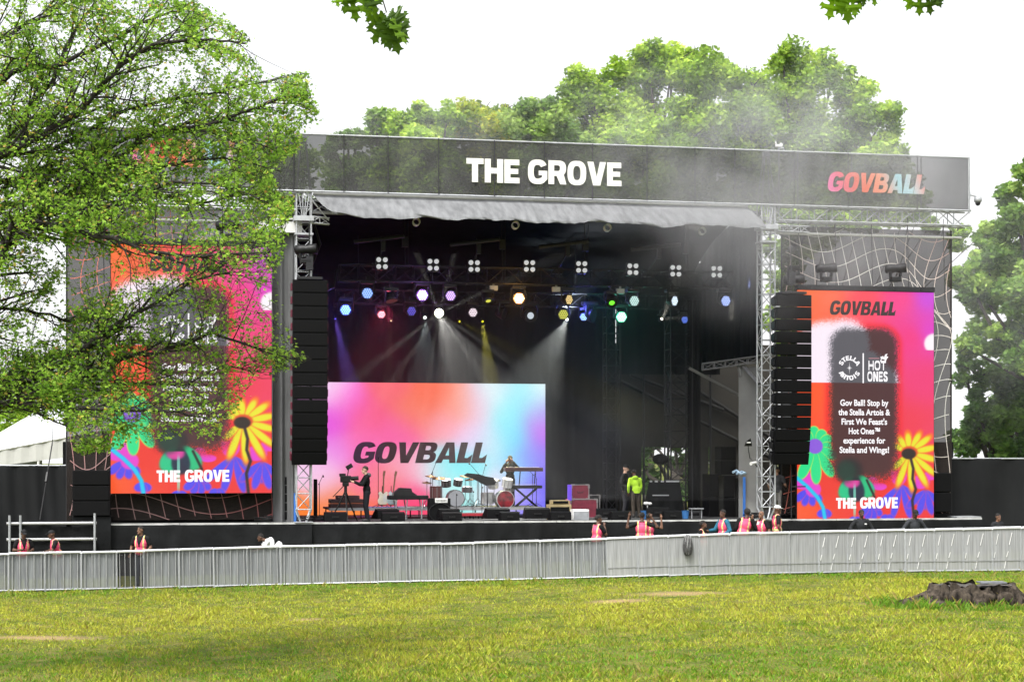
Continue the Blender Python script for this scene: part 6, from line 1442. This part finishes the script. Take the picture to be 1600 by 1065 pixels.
    for px, lb in ((1252, 'thin black pole standing left of the right screen'),):
        x = SU(px - 14, -.2); m = MB(); m.tube((x, -.1, DECK), (x, -.1, SP(px, 726, -.1)[2]), .02); m.tube((x, -.12, SP(px, 760, -.1)[2]), (x + .5, -.12, SP(px, 760, -.1)[2] + .01), .02); solo(m, 'pole', M_dkmetal, lb, 'pole', (x, -.1, DECK))

# ------------------------------------------------------------------ beyond the stage
def make_surroundings():
    # white frame tent at the far left
    Y = 82.0; t = thing('white_tent', 'white peaked tent with a pale valance behind the fence at far left', 'tent', WP(40, 800, Y), 'W')
    P = lambda x, y, d=0: WP(x, y, Y + d)
    wm = mat('white_tent_cloth', (.52, .53, .55), .7, var=.05, scale=1); bm_ = mat('cream_valance', (.36, .36, .335), .8, var=.08, scale=2)
    pk = P(112, 610, 4)
    m = MB(); m.add([pk, P(-70, 716, 0), P(160, 672, 0), P(240, 690, 8), P(60, 690, 9)], [(0, 1, 2), (0, 2, 3), (0, 3, 4), (0, 4, 1)]); part(m, 'roof', wm, t)
    m = MB(); m.sheet(lambda s, q: tuple(Vector(P(-70, 717)).lerp(Vector(P(160, 673)), s) + Vector((0, -.05 - .03 * math.sin(s * 60), -1.0 * q * (.55 + .45 * s) ))), 40, 3); part(m, 'valance', bm_, t)
    m = MB(); m.path([P(-70, 716, -.05), P(160, 672, -.05)], .06, 6); part(m, 'eave_tube', M_white, t)
    for x in (60, 150): m = MB(); m.tube(P(x, 690), P(x, 800), .06); part(m, 'pole', M_white, t)
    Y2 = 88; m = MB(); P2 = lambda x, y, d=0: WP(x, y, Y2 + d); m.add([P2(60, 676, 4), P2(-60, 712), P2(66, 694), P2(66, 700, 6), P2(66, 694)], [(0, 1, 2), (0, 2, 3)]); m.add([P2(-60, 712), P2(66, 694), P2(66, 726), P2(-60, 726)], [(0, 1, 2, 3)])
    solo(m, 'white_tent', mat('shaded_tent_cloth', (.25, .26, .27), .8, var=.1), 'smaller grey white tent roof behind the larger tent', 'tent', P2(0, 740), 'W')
    for px0, px1, pt, v, lb in ((-40, 104, 727, .9, 'black cloth covered fence left of the stage under the tent'), (1488, 1690, 716, 1.6, 'black cloth covered fence right of the stage under the trees')):
        u0, u1 = SU(px0, v), SU(px1, v); zt = SP((px0 + px1) / 2, pt, v)[2]; t = thing('covered_fence', lb, 'fence', (u0, v, .1), 'S')
        m = MB(); m.sheet(lambda s, q: (u0 + (u1 - u0) * s, v + .04 * math.sin(s * 17) + .025 * math.sin(s * 41 + q * 3), .1 + (zt - .1) * q), 60, 6); part(m, 'cloth', mat('black_fence_cloth', (.009, .0095, .010), .85, var=.4, scale=.8, stretch=(1, 1, .4), spec=.15), t, True)
        for k in range(4):
            m = MB(); x = u0 + (u1 - u0) * (.02 + .32 * k); m.tube((x, v + .12, 0), (x, v + .12, zt + .02), .04, n=6); part(m, 'post', M_dkmetal, t)
        m = MB(); m.tube((u0, v + .02, zt), (u1, v + .02, zt), .03, n=6); part(m, 'top_rail', M_aludull, t)
    for px0, px1, v, pt, lb in ((98, 430, 1.7, 690, 'black backing cloth low behind the left scrim'), (1216, 1490, 1.7, 690, 'black backing cloth low behind the right scrim')):
        drape('backing_cloth', lb, (SU(px0, v), v), (SU(px1, v), v), .1, SP((px0 + px1) / 2, pt, v)[2], M_black, .04, 5)
    # pale tent roof glimpsed through the left scrim
    m = MB(); q = lambda x, y, d=0: WP(x, y, 76 + d); m.add([q(350, 325, 3), q(285, 392), q(372, 392), q(400, 380, 6), q(330, 380, 7)], [(0, 1, 2), (0, 2, 3), (0, 3, 4), (0, 4, 1)]); m.add([q(372, 392), q(285, 392), q(285, 640), q(372, 640)], [(0, 1, 2, 3)])
    solo(m, 'peaked_tent', wm, 'pale peaked tent glimpsed through the left scrim', 'tent', q(340, 640), 'W')
    m = MB(); a, b = WP(82, 690, 57), WP(62, 812, 55.5); m.tube(a, b, .02, n=5); a2 = Vector(a) + (Vector(b) - Vector(a)) * .4; m.tube(tuple(a2), tuple(Vector(a2) + (Vector(b) - Vector(a)) * .12), .05, n=6)
    m.tube(a, WP(84, 600, 58), .012, n=4); solo(m, 'guy_rope', M_blackp, 'dark guy rope with tensioner slanting down left of the scrim', 'rope', b, 'W')
# ------------------------------------------------------------------ people
def fuse(mb, voxel, sm=2):
    """one continuous surface from overlapping solids -> MB"""
    me = bpy.data.meshes.new('fuse'); me.from_pydata(mb.v, [], mb.f)
    o = bpy.data.objects.new('fuse', me); COL.objects.link(o)
    bm = bmesh.new(); bm.from_mesh(me); bmesh.ops.recalc_face_normals(bm, faces=bm.faces[:]); bm.to_mesh(me); bm.free()
    r = o.modifiers.new('r', 'REMESH'); r.mode = 'VOXEL'; r.voxel_size = voxel
    if sm: s = o.modifiers.new('s', 'SMOOTH'); s.iterations = sm; s.factor = .5
    dg = bpy.context.evaluated_depsgraph_get(); ev = bpy.data.meshes.new_from_object(o.evaluated_get(dg))
    out = MB(); out.add([tuple(v.co) for v in ev.vertices], [tuple(p.vertices) for p in ev.polygons])
    bpy.data.objects.remove(o); bpy.data.meshes.remove(me); bpy.data.meshes.remove(ev)
    return out
def sel(mb, keep):
    """only the faces whose centre satisfies keep"""
    o = MB(); o.v = mb.v; o.c = mb.c
    for f in mb.f:
        c = Vector((0, 0, 0))
        for i in f: c += Vector(mb.v[i])
        if keep(c / len(f)): o.f.append(f)
    used = sorted({i for f in o.f for i in f}); mp = {a: b for b, a in enumerate(used)}
    o.v = [mb.v[i] for i in used]; o.c = [mb.c[i] for i in used]; o.f = [tuple(mp[i] for i in f) for f in o.f]; o.mi = [0] * len(o.f)
    return o
SKINS = {'dark': (.085, .042, .026), 'brown': (.15, .078, .048), 'tan': (.30, .165, .11), 'light': (.42, .26, .19)}
def cmat(n, c, r=.85): return mat(n, c, r, var=.18, scale=7, bump=.15, bscale=14, spec=.2)
def person(label, px, py_feet_z, Y, face, height=1.75, skin='brown', arms=None, head=(0, 0), lean=(0, 0), shirt=('black_tee', (.007, .007, .0075)), sleeve='short', trousers=('dark_trousers', (.02, .02, .024)), vest=None, hair='short', hairc=(.012, .010, .009), cap=None, beard=False, shorts=False, hood=None, legs=None, frame='W', vst=None, crouch=0):
    """face: turn about the upright axis in degrees, 0 looks at the camera, +90 looks right in the picture. arms: ((elbow), (wrist)) for the person's right then left, offsets from the shoulders"""
    k = height / 1.75; z0 = py_feet_z
    X = (px - 800) / F * Y; base = (X, Y, z0)
    t = thing('person', label, 'person', base, 'W'); t.rotation_euler = (0, 0, R(face)); FRAME[t.name] = ('W', (0, 0, 0))
    lx, ly = lean
    def up(p, amt=1.0):
        """lean the trunk about the hips"""
        p = Vector(p); h = max(0, p.z - .95); c = h * amt
        return Vector((p.x + math.sin(R(lx)) * c, p.y - math.sin(R(ly)) * c, p.z - (1 - math.cos(R(math.hypot(lx, ly)))) * c))
    shR, shL = up((-.19, .01, 1.41)), up((.19, .01, 1.41))
    arms = arms or (((-.07, .03, -.28), (-.04, -.08, -.52)), ((.07, .03, -.28), (.04, -.08, -.52)))
    elR, wrR = shR + Vector(arms[0][0]), shR + Vector(arms[0][1]); elL, wrL = shL + Vector(arms[1][0]), shL + Vector(arms[1][1])
    hd = up((0, -.025, 1.63)); hm = Matrix.Rotation(R(head[0]), 3, 'Z') @ Matrix.Rotation(R(head[1]), 3, 'X')
    H_ = lambda p: hm @ Vector(p) + hd
    K = [((-.09, 0, .92), (-.10, -.03, .50), (-.11, .03, .09)), ((.09, 0, .92), (.10, -.03, .50), (.11, .03, .09))]
    if legs: K = legs
    S = lambda m: m.xf(Matrix.Scale(k, 4)) if k != 1 else m
    # body: one surface, head with nose, ears, chin, hands with five fingers
    b = MB()
    b.ell(H_((0, .012, .03)), (.076, .096, .093), hm, 14, 10); b.ell(H_((0, -.022, -.045)), (.056, .066, .072), hm, 12, 8)
    b.caps(H_((0, -.092, .005)), H_((0, -.108, -.025)), .010, .015, 8); b.ell(H_((0, -.080, -.098)), (.026, .02, .018), hm, 8, 6)
    for sx in (-1, 1): b.ell(H_((sx * .079, .012, .0)), (.012, .024, .033), hm, 8, 6)
    b.caps(up((0, .015, 1.44)), H_((0, .015, -.05)), .060, .054, 10)
    b.ell(up((0, .0, 1.27)), (.155, .10, .20)); b.ell((0, 0, 1.02), (.145, .10, .17)); b.caps(shR * .75 + shL * .25 , shL * .75 + shR * .25, .07, .07); b.ell((0, .01, .92), (.15, .105, .10))
    for sh, el, wr in ((shR, elR, wrR), (shL, elL, wrL)):
        b.caps(sh, el, .054, .042); b.caps(el, wr, .042, .028)
        d = (wr - el).normalized(); e, x, y = basis(d); p = wr + d * .045
        sd = 1 if sh is shL else -1; x = Vector((1, 0, 0)) - d * d.x; x = x.normalized() if x.length > .1 else y; y = d.cross(x)
        b.ell(p, (.042, .042, .042), None, 8, 6); b.caps(wr, wr + d * .08, .026, .030, 8)
        for i, (o_, l_) in enumerate(((-.030, .062), (-.010, .075), (.010, .070), (.029, .055))):
            q = wr + d * .085 + x * o_; b.caps(q, q + d * l_ * .6 + y * .012, .0105, .010, 6); b.caps(q + d * l_ * .6 + y * .012, q + d * l_ * .8 + y * .035, .010, .008, 6)
        b.caps(wr + d * .03 - x * .035, wr + d * .075 - x * .062, .012, .010, 6)
    for hp, kn, an in K:
        b.caps(hp, kn, .085, .056); b.caps(kn, an, .054, .036); b.caps(Vector(an) + Vector((0, .02, -.04)), Vector(an) + Vector((.01, -.13, -.055)), .036, .03)
    bm_ = fuse(S(b), .015, 1)
    # eyes, brows and mouth take their own colour on the head
    sk = SKINS[skin]
    for i, f in enumerate(bm_.f):
        c = Vector((0, 0, 0))
        for q in f: c += Vector(bm_.v[q])
        c = hm.inverted() @ (c / len(f) / k - hd)
        if c.y < -.055:
            if abs(abs(c.x) - .032) < .014 and abs(c.z - .012) < .008: bm_.mi[i] = 1
            elif abs(abs(c.x) - .032) < .019 and abs(c.z - .036) < .007: bm_.mi[i] = 1
            elif abs(c.x) < .026 and abs(c.z + .062) < .008: bm_.mi[i] = 2
            elif beard and (c.z < -.045) : bm_.mi[i] = 3
    part(bm_, 'body', [mat('skin_' + skin, sk, .55, var=.1, scale=8, spec=.35), mat('eye_dark', (.012, .01, .01), .4), mat('lip_' + skin, tuple(a * f for a, f in zip(sk, (.8, .55, .55))), .5), mat('beard_dark', (.02, .015, .012), .9)], t, True)
    g = MB()
    g.ell(up((0, 0, 1.27)), (.178, .125, .21)); g.ell((0, 0, 1.02), (.168, .125, .17)); g.caps(shR * .8 + shL * .2, shL * .8 + shR * .2, .085, .085); g.ell((0, .01, .92), (.17, .125, .08))
    for sh, el, wr in ((shR, elR, wrR), (shL, elL, wrL)):
        if sleeve == 'long': g.caps(sh, el, .074, .06); g.caps(el, el.lerp(wr, .9), .06, .045)
        else: g.caps(sh, sh.lerp(el, .62), .074, .068)
    if hood: g.ell(up((0, .06, 1.46)), (.125, .09, .075))
    part(fuse(S(g), .02, 1), 'jacket' if sleeve == 'long' else 'shirt', cmat(*shirt), t, True)
    if hood:
        g = MB(); g.ell(up((0, .085, 1.47)), (.12, .085, .08)); part(S(g), 'hood', cmat(*hood), t, True)
    g = MB(); g.ell((0, .01, .92), (.165, .12, .11))
    for hp, kn, an in K:
        kn_, an_ = Vector(kn), Vector(an)
        g.caps(hp, kn, .10, .078); 
        if not shorts: g.caps(kn, an_ + Vector((0, 0, .0)), .074, .062)
        else: g.caps(kn, kn_.lerp(an_, .12), .08, .085)
    part(fuse(S(g), .02, 1), 'trousers', cmat(*trousers), t, True)
    g = MB()
    for hp, kn, an in K: an = Vector(an); g.caps(an + Vector((0, .03, -.035)), an + Vector((.01, -.14, -.045)), .052, .045); g.caps(an + Vector((0, .01, .04)), an + Vector((0, .02, -.03)), .05, .05)
    part(fuse(S(g), .018, 1), 'shoes', mat('black_shoes', (.015, .014, .014), .6), t, True)
    if vest:
        g = MB(); g.ell(up((0, 0, 1.26)), (.20, .148, .21)); g.ell((0, 0, 1.03), (.195, .148, .17)); g.caps(shR * .72 + shL * .28, shL * .72 + shR * .28, .098, .098)
        v_ = fuse(S(g), .018, 1); iu = lambda c: c / k
        def keep(c):
            c = iu(c); h = c.z; q = c.x - math.sin(R(lx)) * max(0, h - .95)
            if h < .90 or (h > 1.30 and abs(q) > .185): return False
            if c.y < 0 and h > 1.12 and abs(q) < (h - 1.12) * .30 and vest != 'closed': return False      # open neck in front
            return not (h > 1.455 and abs(q) < .075)
        v_ = sel(v_, keep)
        for i, f in enumerate(v_.f):
            c = Vector((0, 0, 0))
            for j in f: c += Vector(v_.v[j])
            c = iu(c / len(f)); q = abs(c.x - math.sin(R(lx)) * max(0, c.z - .95))
            if abs(q - .112) < .007: v_.mi[i] = 2
            elif abs(q - .112) < .017: v_.mi[i] = 1
            elif abs(c.z - 1.04) < .008: v_.mi[i] = 2
            elif abs(c.z - 1.04) < .022: v_.mi[i] = 1
        part(v_, 'safety_vest', [cmat('pink_vest', (.62, .075, .15)), cmat('lime_tape', (.55, .60, .10)), mat('silver_tape', (.38, .38, .34), .5, .2)], t, True)
    if hair == 'short' or hair == 'thick':
        e = .0 if hair == 'short' else .016; g = MB(); g.ell(H_((0, .018, .042)), (.084 + e, .102 + e, .094 + e), hm, 18, 14)
        hi = hm.inverted(); h_ = sel(g, lambda c: (lambda q: q.z > .055 - .6 * max(0, q.y + .02) and q.z > -.06 and not (q.y < -.055 and q.z < .075))(hi @ (c - hd)))
        part(S(h_), 'hair', mat('hair_%d' % int(hairc[0] * 1000), hairc, .9, var=.5, scale=40, bump=.6, bscale=60), t, True)
    if cap:
        g = MB(); g.ell(H_((0, .012, .052)), (.088, .106, .088), hm, 18, 12); hi = hm.inverted()
        h_ = sel(g, lambda c: (hi @ (c - hd)).z > .045); 
        part(S(h_), 'cap', cmat('cap_%s' % cap[0], cap[1]), t, True)
        if cap[2]: 
            g = MB(); bd = -1 if cap[2] == 'front' else 1; g.ell(H_((0, bd * .115, .052)), (.070, .075, .008), hm @ Matrix.Rotation(R(8 * -bd), 3, 'X'), 14, 6); part(S(g), 'cap_brim', cmat('brim_%s' % cap[0], cap[3] if len(cap) > 3 else cap[1]), t, True)
    return t
def make_people():
    fz = lambda px, Y: rise((px - 800) / F * Y)
    BK = ('black', (.012, .012, .013), 'front')
    A_ = lambda r, l: (r, l)
    down = (((-.09, .03, -.27), (-.05, -.10, -.50)), ((.09, .03, -.27), (.05, -.10, -.50)))
    # guards behind the left barrier
    person('guard in pink vest and black cap at far left, hands together', 36, -.02, 51.2, 28, 1.66, 'dark', (((-.10, .0, -.27), (.06, -.22, -.25)), ((.10, .0, -.27), (-.05, -.22, -.30))), (0, 16), (0, 6), vest=True, hair=None, cap=BK)
    person('guard in pink vest and black cap leaning left on the barrier', 90, -.02, 51.1, -62, 1.66, 'dark', (((-.10, -.05, -.27), (.0, -.28, -.32)), ((.06, -.12, -.26), (.0, -.33, -.36))), (-14, 8), (0, 14), vest='closed', hair=None, cap=BK)
    person('bareheaded guard in pink vest over a black shirt, standing before the stage skirt', 220, -.02, 51.3, -10, 1.76, 'brown', (((-.10, .02, -.27), (-.07, -.16, -.46)), ((.10, .02, -.27), (-.03, -.22, -.42))), (-34, 0), vest=True, trousers=('faded_trousers', (.07, .08, .10)))
    # person bent down in a white shirt
    t = person('person in a white shirt bent low in front of the stage skirt', 436, .12, 53.6, -80, 1.6, 'dark', (((-.05, -.20, -.20), (-.03, -.45, -.22)), ((.05, -.16, -.22), (.03, -.42, -.30))), (0, 10), (0, 58), shirt=('white_shirt', (.78, .78, .78)), hair='short')
    # guards on the right
    g1 = 53.2
    person('guard in pink vest seen from the side with one hand at the chin', 932, fz(932, g1) - .05, g1, 128, 1.72, 'dark', (((-.05, -.14, -.24), (.10, -.20, .02)), ((.07, -.10, -.25), (.02, -.30, -.30))), (-44, 0), (0, 6), vest='closed', hair='thick')
    person('guard in pink vest seen from behind raising both fists', 1003, fz(1003, g1), g1, 176, 1.72, 'dark', (((-.28, .02, -.10), (-.10, .02, .20)), ((.26, .02, -.12), (.20, .02, .22))), (10, 0), vest='closed', hair='short')
    person('guard in pink vest half hidden behind the one with raised fists', 1013, fz(1013, g1) + .0, g1 + .5, 150, 1.66, 'brown', (((-.26, -.05, -.10), (-.24, -.05, .20)), ((.10, .02, -.27), (.06, -.12, -.46))), (0, 0), vest='closed', hair='short')
    person('short guard whose head just clears the barrier, looking up', 1098, fz(1098, g1) - .16, g1 - .3, 60, 1.60, 'dark', down, (10, -16), vest=True, hair='thick')
    person('guard in pink vest over blue sleeves, looking left', 1130, fz(1130, g1), g1, -64, 1.76, 'dark', (((-.06, -.14, -.26), (-.02, -.38, -.28)), ((.10, .04, -.27), (.04, -.20, -.40))), (10, 0), vest='closed', shirt=('teal_shirt', (.02, .10, .16)), sleeve='long', hair='short')
    person('guard seen from the back leaning left, crossed tape on the pink vest', 1161, fz(1161, g1) + .05, g1, 172, 1.74, 'dark', (((-.12, -.02, -.26), (-.10, -.20, -.42)), ((.12, .02, -.25), (.16, -.06, -.48))), (20, 0), (-10, 4), vest='closed', sleeve='long', hair='thick')
    p = person('bald guard in pink vest holding a white cup to the mouth', 1190, fz(1190, g1) + .02, g1, -52, 1.70, 'brown', (((-.10, -.14, -.22), (.05, -.27, .10)), ((.10, .03, -.27), (.08, -.12, -.48))), (6, -6), vest='closed', hair=None)
    x, y, z = WP(1183.5, 818, g1 - .35); m = MB(); m.lathe([(.03, 0), (.04, .10), (.042, .10), (.036, .01)], (x, y, z - .03), (.5, 0, .85), 12); solo(m, 'cup', M_white, 'white paper cup held by the bald guard', 'cup', (x, y, z), 'W')
    person('guard in pink vest and white fronted black cap looking right', 1214, fz(1214, g1) + .12, g1, 98, 1.76, 'dark', down, (14, 4), vest='closed', hair=None, cap=('white_front', (.75, .75, .74), 'front', (.7, .7, .7)))
    dj = ('dark_jacket', (.016, .017, .019)); dj2 = ('charcoal_jacket', (.03, .032, .036))
    t = person('bearded person in a dark jacket before the right screen, badge on the chest', 1346, fz(1346, 54), 54.4, 4, 1.72, 'dark', (((-.16, .02, -.25), (-.10, -.20, -.40)), ((.16, .02, -.25), (.10, -.20, -.40))), (12, 6), shirt=dj, sleeve='long', hair='short', beard=True)
    m = MB(); m.box((.09, -.155, 1.30), (.07, .02, .035)); part(m, 'badge', M_white, t)
    person('person in charcoal jacket and black cap before the right screen, head bowed', 1428, fz(1428, 54), 54.4, 12, 1.72, 'dark', (((-.18, .02, -.24), (-.14, -.20, -.38)), ((.18, .02, -.24), (.14, -.20, -.38))), (-8, 20), (0, 8), shirt=dj2, sleeve='long', hair=None, cap=BK)
    person('person at far right whose head alone shows over the barrier', 1559, fz(1559, 54), 54.6, 30, 1.60, 'brown', down, (0, 4), hair='short', shirt=dj)
    # on the stage
    def st(px, v): u, vv, _ = SP(px, 800, v); return OY + u * sa + vv * ca
    person('person operating the film camera, dark jacket with a grey hood', 573, DECK, st(573, .55), -78, 1.80, 'light', (((-.04, -.16, -.24), (.04, -.42, -.12)), ((.02, -.14, -.24), (-.04, -.40, -.16))), (4, 4), (0, 3), shirt=('black_jacket', (.005, .005, .006)), sleeve='long', hair='short', hairc=(.03, .02, .015), hood=('grey_hood', (.06, .065, .07)), trousers=('navy_trousers', (.006, .007, .010)))
    person('person behind the keyboards raising both hands to the face', 797, DECK + .36, st(797, 5.6), -18, 1.80, 'dark', (((-.09, -.14, -.22), (.11, -.19, .10)), ((.17, -.06, -.14), (-.04, -.17, .15))), (-10, 0), shirt=('black_hoodie', (.005, .005, .0055)), sleeve='long', hair='short', hood=('black_hood', (.012, .012, .013)))
    person('person in a black cap and black shirt standing sideways at stage right', 977, DECK, st(977, 3.3), 72, 1.82, 'light', (((-.08, .06, -.27), (-.04, .0, -.50)), ((.08, .04, -.27), (.05, -.10, -.48))), (0, 8), shirt=('black_tee', (.014, .014, .015)), sleeve='long', hair=None, cap=BK, beard=True)
    person('person in a lime green jacket seen from behind, head bent down', 994, DECK, st(994, 2.9), 196, 1.66, 'dark', (((-.06, -.02, -.27), (-.02, -.08, -.50)), ((.06, .02, -.26), (.03, -.08, -.50))), (0, 34), (4, 8), shirt=('lime_jacket', (.30, .50, .03)), sleeve='long', hair='thick', hairc=(.012, .012, .012), trousers=('olive_dark_trousers', (.035, .028, .022)), hood=('lime_hood', (.26, .44, .03)))
    person('person in dark shirt and grey shorts partly hidden behind the right tower', 1214, DECK, st(1214, .9), 160, 1.76, 'tan', (((-.10, .0, -.27), (-.12, -.18, -.40)), ((.10, .0, -.27), (.06, -.12, -.48))), (0, 0), shirt=('charcoal_tee', (.05, .05, .055)), hair=None, cap=BK, trousers=('grey_shorts', (.22, .21, .20)), shorts=True)
# ------------------------------------------------------------------ build
make_ground(); make_barrier(); make_grass(); make_stump()
make_stage(); make_side_platform()
make_tower(474, 'grey truss tower at the left front corner of the stage'); make_tower(1197, 'grey truss tower at the right front corner of the stage')
make_roof(); make_banner()
make_wing_truss(118, 462, 'grey box truss under the banner left of the left tower', 312); make_wing_truss(1213, 1512, 'grey box truss under the banner right of the right tower', 338)
make_scrim(104, 432, 318, 812, 'dark see-through scrim printed with warped grid lines behind the left screen', True, 1.2)
make_scrim(1222, 1487, 357, 803, 'dark see-through scrim printed with warped grid lines behind the right screen', False, .4)
make_screens(); make_drapes(); make_speakers(); make_risers(); make_drums(); make_gear(); make_lights()
make_stage_smoke(); make_drift_smoke(WP(1225, 290, 57), 8.2, 2.0, 5.4, .40, 'white smoke drifting up over the right part of the banner'); make_drift_smoke(WP(1490, 470, 66.5), 9.0, 2.6, 7.5, .13, 'thin smoke hanging in front of the trees at the right'); make_drift_smoke(WP(950, 250, 76.5), 24.0, 3.2, 9.0, .13, 'thin smoke added between the stage and the trees to pale them'); make_surroundings()  # smoke between stage and rear trees is added to lift their dark clumps
c_ = SP(965, 640, 5.0); make_drift_smoke(S2W(*c_), 2.6, 1.4, 3.0, .11, 'soft smoke rising inside the stage right of the wide screen')
make_people(); make_trees(); make_near_tree(); make_oak_sprigs()
print('objects', len(sc.objects), 'faces', sum(len(o.data.polygons) for o in sc.objects if o.type == 'MESH'))
